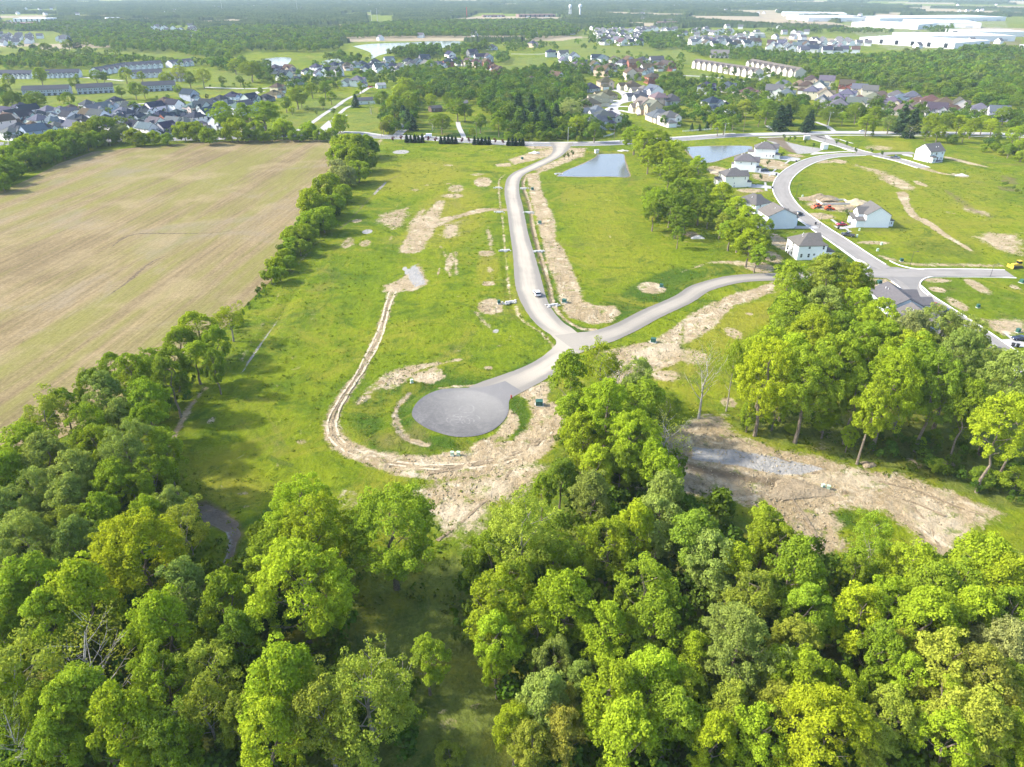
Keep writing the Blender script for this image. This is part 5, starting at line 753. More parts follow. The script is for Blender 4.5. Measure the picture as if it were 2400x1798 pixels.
seen_tree('3', '630,760,55,c 680,740,45,c 830,770,40,c 800,800,35,c 1430,760,60,c 1500,780,50,c 1470,830,40,c 60,820,16,c 110,825,14,c 160,810,16,c', "county road's right part", dk='conifer', name='conifer_tree', rs=1.05)
seen_tree('1', '260,490,65,g 480,535,42,d 620,490,50,d 670,500,40,d 780,590,42,d 870,580,60,g 930,590,40,o 440,635,50,g 70,650,75,d 230,650,80,d 50,520,50,g 40,580,40,g 810,480,55,o 915,490,32,g 1075,510,55,y 1160,460,60,on 1225,510,55,d 1310,490,70,on 1440,520,32,d 1555,520,32,d 1150,580,35,g 1625,450,80,g 1520,420,55,y 500,500,20,g 1690,590,25,d 1850,670,50,d 1920,620,80,g 1950,650,40,y 2020,580,50,g 2105,575,55,d 2090,665,35,d 2145,630,40,g 2050,730,14,d 1890,710,25,y 2160,720,18,d 1990,700,14,d 780,800,60,g 600,880,25,c 330,810,22,d 700,720,25,d 640,735,22,d 1130,845,30,c 130,880,35,c 50,885,35,c 180,890,20,c 870,690,40,d 1170,665,35,d 1340,625,15,c 380,360,30,y 145,340,30,c 210,310,25,c 290,320,55,d 500,300,35,c 570,330,40,d 440,290,45,g 380,640,20,g 1060,740,15,g 1200,780,20,d 240,760,12,g 110,725,12,g', "left lawns and gardens", hf=(2.5, 1.75), name='garden_tree', rs=.9)
# ------------------------------------------------------------------ long buildings: terraces, flats, warehouses, school
def line_house(name, tile, a, b, depth, units, label, cat, wall=(.62, .63, .66), roof=(.07, .075, .09), h=5.2, gab=True, zc=0.0, garages=True):
    p, q = np.array(P(*px(tile, *a), zc)[:2]), np.array(P(*px(tile, *b), zc)[:2]); L = np.linalg.norm(q - p); rz = math.atan2(q[1] - p[1], q[0] - p[0]); t = empty(name, (p[0], p[1], 0), rz); tag(t, label, cat); u = L / units
    w = MB(); r = MB(); wall_vol(w, 0, L, 0, depth, -.4, h, 'gx', .55); roof_gable(r, 'x', 0, L, 0, depth, h + .02, .55)
    if gab:
        for i in range(units): x = u * (i + .5); wall_vol(w, x - u * .3, x + u * .3, -2.2, depth * .45, -.3, h - .5, 'gy', .75); roof_gable(r, 'y', x - u * .3, x + u * .3, -2.2, depth * .45, h - .48, .75)
    o = w.build('wall', SIDING, t); o.color = (*wall, 1); o = r.build('roof', SHINGLE, t); o.color = (*roof, 1)
    for i in range(units):
        x = u * (i + .5); v = (0, L, -2.2 if gab else 0, depth)
        window_on(t, v, 'f', x - u * .12, h - 2.3, 1.4, 1.5)
        if not gab: window_on(t, v, 'f', x + u * .25, h - 2.3, 1.2, 1.5); window_on(t, v, 'f', x + u * .25, .9, 1.2, 1.5)
        if garages: m = MB(); on_face(v, 'f', x - u * .05, .05, min(4.6, u * .5), 2.2, -.02, .06, m); m.build('garage_door', WHITE if gab else DARKMETAL, t)
    CLEAR.append(([tuple(p), tuple(q), tuple(q + [-math.sin(rz) * depth, math.cos(rz) * depth]), tuple(p + [-math.sin(rz) * depth, math.cos(rz) * depth])], None)); return t
LH = line_house
LH('terrace_block', '1', (-60, 510), (205, 512), 13, 9, 'long white terrace with dark roof and arched gables at the left edge', 'terrace'); LH('terrace_block', '1', (300, 508), (520, 502), 13, 7, 'white gabled terrace with dark roof, right of the lone tree on the lawn', 'terrace')
LH('terrace_block', '1', (150, 625), (455, 615), 12, 8, 'low grey terrace with open balconies behind the left-hand estate', 'terrace', (.36, .40, .45), (.07, .075, .085), 5.6, False, 0, True); LH('terrace_block', '1', (505, 612), (740, 600), 12, 7, 'grey balconied terrace in the middle of the left lawns', 'terrace', (.36, .40, .45), (.07, .075, .085), 5.6, False); LH('terrace_block', '1', (930, 596), (1145, 585), 12, 6, 'grey balconied terrace half hidden by two tall pale trees', 'terrace', (.36, .40, .45), (.07, .075, .085), 5.6, False)
LH('terrace_block', '1', (650, 490), (860, 450), 13, 6, 'white gabled terrace running back beside the dark garden tree', 'terrace', (.7, .7, .7), (.08, .085, .1)); LH('terrace_block', '1', (850, 510), (1060, 500), 13, 6, 'white gabled terrace in front of the far white terrace', 'terrace', (.7, .7, .7), (.08, .085, .1)); LH('terrace_block', '1', (835, 455), (1060, 440), 13, 6, 'white terrace with many small gables behind two nearer terraces', 'terrace', (.7, .7, .7), (.08, .085, .1)); LH('terrace_block', '1', (1120, 440), (1260, 425), 13, 4, 'short white terrace at the back by the pale tree', 'terrace', (.75, .75, .74), (.09, .095, .11)); LH('terrace_block', '1', (1090, 530), (1210, 525), 13, 4, 'short tan and white terrace behind the tall pale tree', 'terrace', (.6, .55, .48), (.10, .10, .11))
LH('apartment_row', '3', (60, 440), (465, 508), 12, 11, 'cream row of three-storey flats with eleven gables on the golf course', 'flats', (.56, .52, .46), (.13, .115, .105), 7.4); LH('apartment_row', '3', (410, 440), (725, 505), 14, 9, 'second cream row of flats, partly behind trees', 'flats', (.56, .52, .46), (.14, .125, .11), 7.0)
LH('apartment_row', '3', (180, 376), (300, 378), 24, 4, 'low cream care home between the flats and the far estate', 'building', (.6, .57, .5), (.16, .15, .14), 4, False)
WHROOF = plain('warehouse_white', (.66, .67, .69), .6, .3, .03, .02)
def block(name, tile, a, b, depth, h, label, cat, mat_=None, dark=0, bands=(.30, .32, .34), par=True):
    p, q = np.array(P(*px(tile, *a))[:2]), np.array(P(*px(tile, *b))[:2]); h *= .75; L = np.linalg.norm(q - p); rz = math.atan2(q[1] - p[1], q[0] - p[0]); t = empty(name, (p[0], p[1], 0), rz); tag(t, label, cat); mt = mat_ or WHROOF
    MB().box(0, L, 0, depth, -.5, h).build('wall', mt, t); r = MB(); r.box(-.4, L + .4, -.4, depth + .4, h + .003, h + .5); [r.box(L * (k + .4) / 7 - 2, L * (k + .4) / 7 + 2, depth * .4, depth * .4 + 3, h + .5, h + 1.8) for k in range(7)]; r.build('roof', mt, t)
    n = max(2, int(L / 45)); m = MB()
    for k in range(dark): x = L * (k + .5) / dark; m = MB(); m.box(x - L * .018, x + L * .018, -.3, -.003, 1, h - 1); m.build('window_bay', GLASS, t)
    [MB().box(L * (k + .5) / n - 8, L * (k + .5) / n + 8, -.15, -.003, .3, 4).build('loading_door', GALV, t) for k in range(n)]; CLEAR.append(([tuple(p), tuple(q), tuple(q + [-math.sin(rz) * depth, math.cos(rz) * depth]), tuple(p + [-math.sin(rz) * depth, math.cos(rz) * depth])], None)); return t
block('warehouse', '3', (1140, 278), (1756, 318), 120, 12, 'vast white warehouse with dark glazed bays, nearest of the white sheds', 'warehouse', dark=6); block('warehouse', '3', (1560, 270), (2150, 268), 120, 12, 'long low white shed behind the nearest vast warehouse', 'warehouse'); block('warehouse', '3', (1840, 238), (2212, 240), 90, 13, 'white shed at the right edge behind the car parks', 'warehouse'); block('warehouse', '3', (1090, 175), (1520, 192), 120, 14, 'white warehouse closest to the tan field\'s corner', 'warehouse'); block('warehouse', '3', (1480, 175), (1930, 182), 190, 14, 'broad white warehouse in the middle of the far group', 'warehouse'); block('warehouse', '3', (1270, 146), (2090, 136), 160, 14, 'longest white warehouse, at the back of the far group', 'warehouse'); block('warehouse', '3', (810, 140), (1240, 140), 190, 14, 'white warehouse just beyond the end of the tan field', 'warehouse'); block('warehouse', '3', (655, 106), (1060, 110), 150, 13, 'thin white warehouse farthest to the left of the far group', 'warehouse'); block('warehouse', '3', (2170, 345), (2300, 350), 60, 12, 'white corner of a shed at the right edge above the wood', 'warehouse')
block('school_building', '1', (0, 180), (200, 178), 60, 13, 'brick and white school with flat roofs at the far left', 'school', BRICK, 8); block('school_building', '1', (90, 150), (300, 150), 60, 15, 'white upper wing of the school behind trees', 'school', None, 6); block('school_building', '2', (920, 112), (1060, 111), 40, 7, 'low brick factory with a pale roof beside the red mast', 'factory', BRICK, 6); block('school_building', '2', (1150, 112), (1390, 110), 50, 10, 'row of brick blocks left of the water towers', 'factory', BRICK, 8); block('shed_building', '1', (690, 128), (780, 126), 30, 6, 'single white barn among the far woods', 'barn'); block('shed_building', '1', (1790, 82), (1880, 82), 40, 6, 'pale farm buildings beside the thin far mast', 'barn'); block('shop_row', '2', (1880, 142), (2010, 140), 40, 7, 'low red-brown shops left of the dark silo', 'shops', BRICK, 4); block('shop_row', '2', (2060, 160), (2212, 160), 40, 8, 'low red-brown shops right of the dark silo', 'shops', BRICK, 4); block('shop_row', '3', (460, 245), (530, 245), 30, 10, 'cream box of a building at the end of the far estate', 'building', CONCRETE, 0)
# sheds, barns and garden buildings
def small(tile, a, b, depth, h, label, cat, name, wall, roof, ax='gx', pitch=.5, door=True):
    p, q = P(*px(tile, *a))[:2], P(*px(tile, *b))[:2]; L = math.hypot(q[0] - p[0], q[1] - p[1]); rz = math.atan2(q[1] - p[1], q[0] - p[0]); v = (0, L, 0, depth, -.2, h, ax, pitch); o = house(p, rz, [v], wins=[(0, 'f', L * .25, h * .4, min(.9, L * .2), h * .3)], wall=wall, roof=roof, doors=[(0, 'f', L * .6, .0)] if door else (), name=name); tag(o, label, cat); CLEAR.append(([(p[0], p[1]), (q[0], q[1])], 5)); return o
small('2', (385, 840), (412, 838), 5, 2.6, 'small grey-white shed by the lay-by on the county road', 'shed', 'garden_shed', (.6, .62, .62), (.4, .4, .42), 'gy'); small('2', (585, 728), (655, 722), 7, 3, 'low weathered barn on the green behind the county road', 'barn', 'wooden_barn', (.15, .11, .08), (.16, .16, .17)); small('2', (780, 690), (822, 688), 7, 3, 'small pale roofed barn half behind the oaks', 'barn', 'wooden_barn', (.3, .28, .25), (.30, .30, .32)); small('2', (95, 680), (235, 672), 9, 3.2, 'long white bungalow under trees left of the central wood', 'bungalow', 'bungalow', (.75, .76, .76), (.17, .18, .2)); small('2', (235, 575), (292, 572), 8, 3.2, 'pale double garage left of the central wood', 'garage', 'garage_building', (.75, .75, .74), (.55, .56, .58)); small('3', (248, 712), (300, 708), 8, 4.2, 'dark shed with a bright metal roof among the gardens', 'shed', 'metal_shed', (.03, .035, .04), (.8, .82, .86), 'gy', .6); small('3', (288, 738), (345, 734), 5, 2.4, 'low pale carport beside the dark shed', 'carport', 'carport', (.5, .52, .55), (.8, .82, .84), 'gx', .2)
small('B', (1645, 165), (1666, 164), 2.4, 2.0, 'little white pump hut at the corner of the near pond', 'hut', 'pump_hut', (.8, .8, .78), (.62, .62, .62), 'gx', .25, False)
# ------------------------------------------------------------------ water towers, masts
def tower(kind, tile, x, y, ytop, label):
    X, Y, t = P(*px(tile, x, y)); H = (y - ytop) * TILE[tile][2] * t / FPX * 1.02; o = empty('water_tower', (X, Y, 0)); tag(o, label, 'water tower'); R = H * .135
    tank = [(R * .3, H * .70), (R * .8, H * .74), (R, H * .82), (R, H * .88), (R * .8, H * .95), (R * .3, H)]
    if kind: MB().lathe([(R * .62, 0), (R * .5, H * .05), (R * .48, H * .66), (R * .6, H * .715)], 16).build('pedestal', WHROOF, o)
    else:
        for k in range(6): a = k * 1.047; MB().tube((R * 1.0 * math.cos(a), R * 1.0 * math.sin(a), 0), (R * .82 * math.cos(a), R * .82 * math.sin(a), H * .78), R * .09, R * .08, 6).build('leg', WHROOF, o)
        MB().tube((0, 0, 0), (0, 0, H * .72), R * .12, R * .12, 8).build('riser', WHROOF, o)
    MB().lathe(tank, 18).build('tank', WHROOF, o)
tower(0, '2', 1481, 114, 40, 'white water tower on slim legs, the left one of the pair'); tower(1, '2', 1545, 118, 38, 'white water tower on a thick pedestal, the right one of the pair')
def mast(tile, x, y, yt, label, m, cat='mast', r=.5, name='radio_mast'):
    X, Y, t = P(*px(tile, x, y)); H = (y - yt) * TILE[tile][2] * t / FPX; o = empty(name, (X, Y, 0)); tag(o, label, cat); MB().tube((0, 0, -.5), (0, 0, H), r, r * .5, 6).build('pole', m, o); b = MB(); b.box(-r * 2, r * 2, -r * .6, r * .6, H * .96, H * .99); b.box(-r * .6, r * .6, -r * 2, r * 2, H * .9, H * .92); b.build('antenna', m, o)
mast('2', 198, 152, 78, 'pale grey mast, left of two standing before the green far field', GALV, r=.8); mast('2', 235, 152, 66, 'taller pale grey mast, right of two before the green far field', GALV, r=.8); mast('2', 813, 112, 55, 'dull red mast left of the brick factory', REDP, r=1.6); mast('2', 2095, 158, 128, 'dark silo tower between the red-brown shops', DARKMETAL, 'silo', r=4.5, name='silo'); mast('1', 1928, 80, -5, 'thin mast beside the pale farm buildings', GALV, r=.7); mast('1', 1441, 70, 5, 'thin distant mast above the far woods', GALV, r=.6); mast('3', 1700, 222, 190, 'pale sign mast between the white sheds', WHITE, r=1.6)
# ------------------------------------------------------------------ poles, lamps, fences
def upole(tile, x, y, yt, label, arm=True, lamp=False):
    X, Y, t = P(*px(tile, x, y)); H = max(7, (y - yt) * TILE[tile][2] * t / FPX / .93); o = empty('utility_pole', (X, Y, 0)); tag(o, label, 'utility pole'); MB().tube((0, 0, -.5), (0, 0, H), .17, .11, 7).build('pole', TIMBER if not lamp else GALV, o)
    if arm: MB().box(-1.2, 1.2, -.06, .06, H - .9, H - .72).build('crossarm', TIMBER, o); [MB().tube((q, 0, H - .72), (q, 0, H - .45), .06, .05, 6).build('insulator', GALV, o) for q in (-1.1, -.5, .5, 1.1)]
    if lamp: MB().tube((0, 0, H - .2), (1.8, 0, H + .1), .06, .05, 6).build('lamp_arm', GALV, o); MB().box(1.5, 2.3, -.18, .18, H - .02, H + .14).build('lamp_head', WHITE, o)
for a in (('L', 80, 165, 0, 'wooden pole at the left end of the county road'), ('L', 258, 168, 70, 'short wooden pole beside the shed lay-by', False), ('L', 1248, 182, 0, 'tall pale pole in the verge above the white saloon car'), ('2', 1468, 915, 835, 'wooden pole where the gravel road meets the county road', False, True), ('2', 1768, 905, 820, 'wooden pole beside the short white fence'), ('3', 392, 858, 745, 'tall wooden pole right of the white paddock fence'), ('3', 268, 890, 810, 'lamp pole in front of the white paddock fence', False, True), ('3', 938, 838, 742, 'tall floodlight pole by the street junction', True, True), ('3', 1300, 850, 765, 'leaning pole among the trees right of the junction')): upole(*a)
def slamp(tile, x, y, h, label):
    X, Y, t = P(*px(tile, x, y)); o = empty('street_lamp', (X, Y, 0)); tag(o, label, 'street lamp'); MB().tube((0, 0, -.3), (0, 0, h), .09, .06, 8).build('pole', DARKMETAL, o); MB().tube((0, 0, h - .15), (1.4, 0, h), .05, .04, 6).build('lamp_arm', DARKMETAL, o); MB().box(1.1, 1.9, -.16, .16, h - .06, h + .1).build('lamp_head', DARKMETAL, o)
slamp('C', 735, 442, 6, 'black street lamp on the inside of the bend by the dirt piles'); slamp('V', 1662, 868, 6, 'black street lamp at the end of the driveway below the blue-grey house'); slamp('C', 1470, 895, 6, 'black street lamp on the grass above the side street'); slamp('C', 1990, 962, 5, 'black street lamp at the far end of the side street'); slamp('K', 480, 345, 5, 'black street lamp beside the entrance avenue'); slamp('K', 1195, 470, 5, 'black street lamp where the entrance avenue meets the loop')
def fence(tile, s, label, h=1.2):
    g = gpts(tile, s); pl = smooth(g, 2.4); o = empty('white_fence', (pl[0][0], pl[0][1], 0)); tag(o, label, 'fence'); b = pl[0]
    for q in pl: MB().box(q[0] - b[0] - .07, q[0] - b[0] + .07, q[1] - b[1] - .07, q[1] - b[1] + .07, -.2, h + .1).build('post', WHITE, o)
    m = MB()
    for i in range(len(pl) - 1):
        for z in (.35, .72, 1.1): m.tube((pl[i][0] - b[0], pl[i][1] - b[1], z), (pl[i + 1][0] - b[0], pl[i + 1][1] - b[1], z), .085, .085, 4)
    m.build('rails', WHITE, o)
fence('3', '0,856 60,852 140,846 228,838', 'white rail fence along the paddock by the county road'); fence('2', '1700,890 1730,884 1768,870', 'short white fence below the corner of the brick court')
# ------------------------------------------------------------------ vehicles
def wheel(par, x, y, r=.34, w=.22):
    a = MB().tube((x, y - w / 2, r), (x, y + w / 2, r), r, r, 14).build('wheel', TYRE, par); s = 1 if y > 0 else -1; MB().tube((x, y + s * (w / 2 + .004), r), (x, y + s * (w / 2 + .02), r), r * .62, r * .58, 10).build('rim', RIM, a)
def vehicle(style, tile, x, y, heading, col, label, cat, z=.05):
    """heading: degrees of the nose from +x"""
    X, Y, t = P(*px(tile, x, y)); o = empty({'saloon': 'parked_car', 'suv': 'parked_car', 'pickup': 'pickup_truck', 'van': 'delivery_van'}[style], (X, Y, z + .02), R_(heading)); tag(o, label, cat)
    L, W, prof, gl, ro = {'saloon': (4.7, 1.8, [(-2.3, .35), (-2.35, .8), (-1.75, .98), (1.0, .98), (2.1, .78), (2.35, .5), (2.3, .3)], [(-1.6, .98), (-.9, 1.42), (.25, 1.42), (1.05, .98)], 1.42), 'suv': (4.7, 1.9, [(-2.3, .4), (-2.35, 1.02), (1.1, 1.08), (2.15, .98), (2.35, .55), (2.3, .35)], [(-2.2, 1.05), (-1.85, 1.68), (.3, 1.70), (1.1, 1.06)], 1.69), 'pickup': (5.6, 1.95, [(-2.8, .5), (-2.8, 1.1), (1.2, 1.12), (2.6, 1.05), (2.8, .6), (2.75, .45)], [(-.75, 1.1), (-.5, 1.75), (.7, 1.77), (1.4, 1.1)], 1.76), 'van': (5.8, 2.05, [(-2.9, .45), (-2.9, 2.5), (1.3, 2.52), (2.0, 1.35), (2.8, 1.15), (2.9, .5)], [(1.28, 1.4), (1.31, 2.3), (1.42, 2.3), (2.0, 1.35)], 2.5)}[style]
    b = MB(); b.prism(prof, -W / 2, W / 2); bo = b.build('body', CARPAINT, o); bo.color = (*col, 1); md = bo.modifiers.new('bevel', 'BEVEL'); md.width = .12; md.segments = 2
    g = MB(); iw = W / 2 - (.16 if style != 'van' else -.004); ow = W / 2 - .04 if style != 'van' else W / 2 + .006; n = len(gl); vs = [(a, -(ow if q < gl[0][1] + .2 else iw), q) for a, q in gl] + [(a, (ow if q < gl[0][1] + .2 else iw), q) for a, q in gl]; g.add(vs, [tuple(range(n)), tuple(range(2 * n - 1, n - 1, -1))] + [((i + 1) % n, i, n + i, n + (i + 1) % n) for i in range(n)]); g.build('cabin_glass', GLASS, o)
    if style != 'van': r = MB(); r.box(gl[1][0] + .08, gl[2][0] - .02, -iw, iw, ro - .015, ro + .05); q = r.build('cabin_roof', CARPAINT, o); q.color = (*col, 1)
    if style == 'pickup': MB().box(-2.62, -.85, -W / 2 + .18, W / 2 - .18, 1.06, 1.14).build('load_bed', BLACK, o)
    fx, bx = L * .31, -L * .31; r_ = .36 if style != 'saloon' else .33
    for wx in (fx, bx):
        for s in (-1, 1): wheel(o, wx, s * (W / 2 - .07), r_)
    for s in (-1, 1): MB().box(prof[-2][0] - .05, prof[-2][0] + .03, s * W * .36 - .2, s * W * .36 + .2, .62, .78).build('headlight', WHITE, o); MB().box(prof[0][0] - .09, prof[0][0] - .01, s * W * .4 - .13, s * W * .4 + .13, .72, .95).build('tail_light', REDP, o)
    MB().box(prof[0][0] - .07, prof[0][0] + .02, -W * .44, W * .44, .30, .5).build('bumper', BLACK, o)
vehicle('suv', 'B', 1266, 1082, 101, (.8, .8, .8), 'white car driving alone up the pale gravel road', 'car'); vehicle('van', 'L', 648, 168, 182, (.82, .82, .82), 'white delivery van on the county road left of the long driveway', 'van'); vehicle('saloon', 'L', 1322, 212, -2, (.8, .8, .8), 'white car on the county road right of the long driveway', 'car')
vehicle('saloon', 'W', 968, 655, 185, (.45, .012, .035), 'bright red car on the driveway of the white house with the rear bay', 'car'); vehicle('pickup', 'W', 1078, 838, 145, (.05, .055, .065), 'dark grey pickup parked on the kerb below the red car', 'pickup'); vehicle('suv', 'W', 235, 478, 35, (.012, .018, .035), 'black car standing at the kerb by the blue-grey house', 'car'); vehicle('suv', 'W', 1180, 628, 175, (.10, .12, .17), 'slate car beside the garage of the white house with the rear bay', 'car')
vehicle('saloon', 'Z', 1030, 325, 132, (.38, .015, .03), 'red car at the kerb beside the slate-blue bungalow', 'car'); vehicle('suv', 'Z', 1180, 415, 126, (.02, .03, .035), 'black car at the kerb just below the other red car', 'car'); vehicle('saloon', 'Z', 2155, 760, 172, (.025, .03, .06), 'dark blue saloon on the driveway at the right edge', 'car'); vehicle('saloon', 'U', 1210, 745, 172, (.02, .035, .06), 'dark blue car on the driveway of the middle hip-roofed house', 'car'); vehicle('pickup', 'Y', 195, 570, -15, (.12, .14, .18), 'slate pickup at the corner of the street to the lone gabled house', 'pickup'); vehicle('saloon', 'K', 1295, 90, 178, (.8, .8, .8), 'white car on the county road right of the junction', 'car'); vehicle('saloon', '2', 1925, 748, 70, (.5, .5, .52), 'silver car on a drive in the brick court', 'car'); vehicle('saloon', '2', 190, 567, 30, (.5, .03, .03), 'red car beside the pale double garage', 'car'); vehicle('saloon', '2', 1750, 712, 60, (.03, .03, .03), 'black car at the kerb inside the brick court', 'car')
def tr(x, y, z): return (x, y, z)
def loader(tile, x, y, rz, label):
    X, Y, t = P(*px(tile, x, y)); o = empty('skid_loader', (X, Y, .03), R_(rz)); tag(o, label, 'loader'); b = MB(); b.prism([(-1.7, .5), (-1.8, 1.25), (-.5, 1.5), (1.0, 1.3), (1.1, .5)], -.75, .75); b.build('body', ORGP, o); MB().prism([(-.4, 1.45), (-.35, 2.25), (.7, 2.25), (1.0, 1.35)], -.6, .6).build('cab', GLASS, o); MB().box(-.45, .8, -.66, .66, 2.26, 2.36).build('cab_roof', ORGP, o)
    for s in (-1, 1): MB().tube((-1.5, s * .95, 1.6), (1.5, s * .95, 1.3), .16, .14, 6).tube((1.5, s * .95, 1.3), (2.5, s * .95, .5), .14, .12, 6).build('lift_arm', ORGP, o); [wheel(o, wx, s * .95, .52, .4) for wx in (-1.1, .85)]
    MB().prism([(2.4, .15), (2.4, .9), (2.7, .95), (3.3, .1)], -1.0, 1.0).build('bucket', ORGP, o)
loader('W', 560, 345, 200, 'orange-red loader beside the house excavation, left of two'); loader('W', 745, 385, 10, 'orange-red loader beside the house excavation, right of two')
def dozer(tile, x, y, rz, label):
    X, Y, t = P(*px(tile, x, y)); o = empty('bulldozer', (X, Y, .03), R_(rz)); tag(o, label, 'bulldozer')
    for s in (-1, 1): m = MB(); m.prism([(-1.9, .25), (-2.1, .6), (-1.7, 1.05), (1.5, 1.05), (2.0, .6), (1.7, .2)], s * 1.0 - .28, s * 1.0 + .28); m.build('track', DARKMETAL, o)
    MB().prism([(-1.8, .8), (-1.8, 1.7), (-.2, 1.8), (1.9, 1.6), (1.9, .8)], -.7, .7).build('body', YELP, o); MB().box(-1.4, -.1, -.7, .7, 1.82, 2.75).build('cab', GLASS, o); MB().box(-1.5, 0, -.8, .8, 2.76, 2.9).build('cab_roof', YELP, o); MB().prism([(2.4, .1), (2.25, .7), (2.4, 1.3), (2.55, 1.3), (2.45, .7), (2.6, .1)], -1.7, 1.7).build('blade', YELP, o)
    for s in (-1, 1): MB().tube((.2, s * .85, .8), (2.3, s * .85, .5), .12, .12, 6).build('push_arm', YELP, o)
    MB().tube((1.0, 0, 1.6), (1.0, 0, 2.4), .09, .09, 6).build('exhaust', DARKMETAL, o)
dozer('C', 2155, 905, 185, 'yellow bulldozer at the end of the side street by the right edge')
# ------------------------------------------------------------------ heaps, stones, services
def heap(tile, x, y, w, d, h, label, m, name='dirt_pile', seed=1, cat='soil heap'):
    X, Y, t = P(*px(tile, x, y)); n = 28; V = []; F = []; r = random.Random(seed)
    for j in range(n):
        for i in range(n):
            u, v = i / (n - 1) * 2 - 1, j / (n - 1) * 2 - 1; q = max(0, 1 - math.hypot(u, v) * (1 + .25 * math.sin(3 * math.atan2(v, u) + seed))); a = q ** .8 * (1 + .35 * math.sin(u * 5 + seed) * math.cos(v * 4)) + (r.random() - .5) * .10 * (q > 0); V.append((u * w / 2, v * d / 2, a * h if q > 0 else -.4))
    for j in range(n - 1):
        for i in range(n - 1): k = j * n + i; F.append((k, k + 1, k + n + 1, k + n))
    m_ = MB(); m_.add(V, F); o = m_.build(name, m); o.location = (X, Y, -.05); tag(o, label, cat)
def soil_mat(name, a, b):
    n = N(name); p = n.pos(); c = n.noise(p, .5, 5, .7); f = n.noise(p, 2.5, 4, .75); return n.done(n.mix(n.ramp(f, .35, .65), n.mix(n.ramp(c, .4, .6), a, b), tuple(q * 1.15 for q in b)), .95, .05, n.bump(n.math('ADD', c, f), .9, .5))
SOILA, SOILB = soil_mat('dug_soil', (.21, .165, .10), (.33, .265, .175)), soil_mat('pale_soil', (.33, .27, .175), (.43, .365, .25)); ROCK = soil_mat('limestone_rubble', (.30, .29, .28), (.58, .57, .54))
heap('W', 600, 205, 22, 9, 2.5, 'long brown soil heap behind the house excavation', SOILA, seed=2); heap('W', 1250, 280, 11.5, 9, 2.5, 'pale soil heap left of the white house with the rear bay', SOILB, seed=3); heap('W', 1010, 365, 11.5, 5.5, 1.5, 'lumpy tan soil heap beside the loaders', SOILA, seed=4); heap('U', 240, 770, 13.5, 9, 1.5, 'smooth buff sand heap behind the cream-sided house', SOILB, seed=5); heap('C', 95, 712, 6, 3, 1.2, 'pale rubble heap at the edge of the tree belt', ROCK, 'rubble_heap', 6, 'rubble heap'); heap('C', 1800, 308, 8, 4, 1.1, 'pale rubble heap on the grass right of the lane end', ROCK, 'rubble_heap', 7, 'rubble heap'); heap('B', 1250, 163, 8, 4, 1.2, 'small stone heap left of the gravel road mouth', ROCK, 'rubble_heap', 8, 'rubble heap'); heap('B', 1825, 150, 8, 3, 1.0, 'stone heap at the far right corner of the near pond', ROCK, 'rubble_heap', 9, 'rubble heap'); heap('F', 1690, 800, 5, 3.5, 1.2, 'round clod of earth under the tall wood', SOILA, seed=10); heap('F', 1200, 800, 3.4, 2.4, .9, 'small clod of earth at the upper edge of the clearing', SOILA, seed=11); heap('F', 760, 960, 14, 7, 1.0, 'low orange-brown bank in the middle of the clearing', SOILA, seed=12)
tx = gpts('W', '600,262 1080,255 1070,290 640,296'); flat('excavation', tx, .06, GULLY); fx_ = empty('house_foundation', (tx[3][0], tx[3][1], 0), math.atan2(tx[2][1] - tx[3][1], tx[2][0] - tx[3][0])); tag(fx_, 'grey concrete house footings in the excavation behind the loaders', 'foundation'); 
for a in ((0, 15, 0, .4), (0, 15, 7.6, 8), (0, .4, .4, 7.6), (14.6, 15, .4, 7.6)): MB().box(*a, -.2, .7).build('footing', CONCRETE, fx_)
def service_box(tile, x, y, label, w=1.3, d=1.1, h=1.1, m=GREENBOX, cat='transformer box', name='transformer_box'):
    X, Y, t = P(*px(tile, x, y)); o = empty(name, (X, Y, 0), random.uniform(-.5, .5)); tag(o, label, cat); MB().box(-w * .65, w * .65, -d * .65, d * .65, -.3, .1).build('pad', CONCRETE, o); MB().box(-w / 2, w / 2, -d / 2, d / 2, .102, h).build('cabinet', m, o); MB().box(-w / 2 - .05, w / 2 + .05, -d / 2 - .05, d / 2 + .05, h + .002, h + .09).build('lid', m, o)
for s_ in (('E', 1280, 412, 'large green transformer box on the soil right of the turning circle', 1.8, 1.5, 1.3), ('B', 2018, 1385, 'green transformer box on the pale soil below the branch road', 1.5, 1.3, 1.2), ('B', 1443, 1128, 'green transformer box at the lower end of the soil strip', 1.4, 1.2), ('B', 1284, 618, 'green transformer box halfway along the soil strip', 1.3, 1.1), ('B', 1236, 400, 'green transformer box at the upper end of the soil strip', 1.3, 1.1), ('B', 2070, 1030, 'green transformer box on the oval soil patch', 1.2, 1.0), ('B', 1170, 202, 'green transformer box by the mouth of the gravel road', 1.3, 1.1), ('B', 1020, 1135, 'green box on the soil patch left of the gravel road', .9, .8), ('C', 1270, 1005, 'green transformer box on the corner above the slate-blue bungalow', 1.6, 1.3), ('C', 2195, 1000, 'green transformer box on the grass by the right edge', 1.6, 1.3), ('C', 1415, 862, 'dark cabinet on the verge above the side street', 1.1, 1.0), ('C', 1910, 1162, 'green cabinet in the middle of the right-hand plot', .9, .8), ('Z', 2130, 655, 'green transformer box beside the driveway at the right edge', 1.2, 1.0)): service_box(*s_)
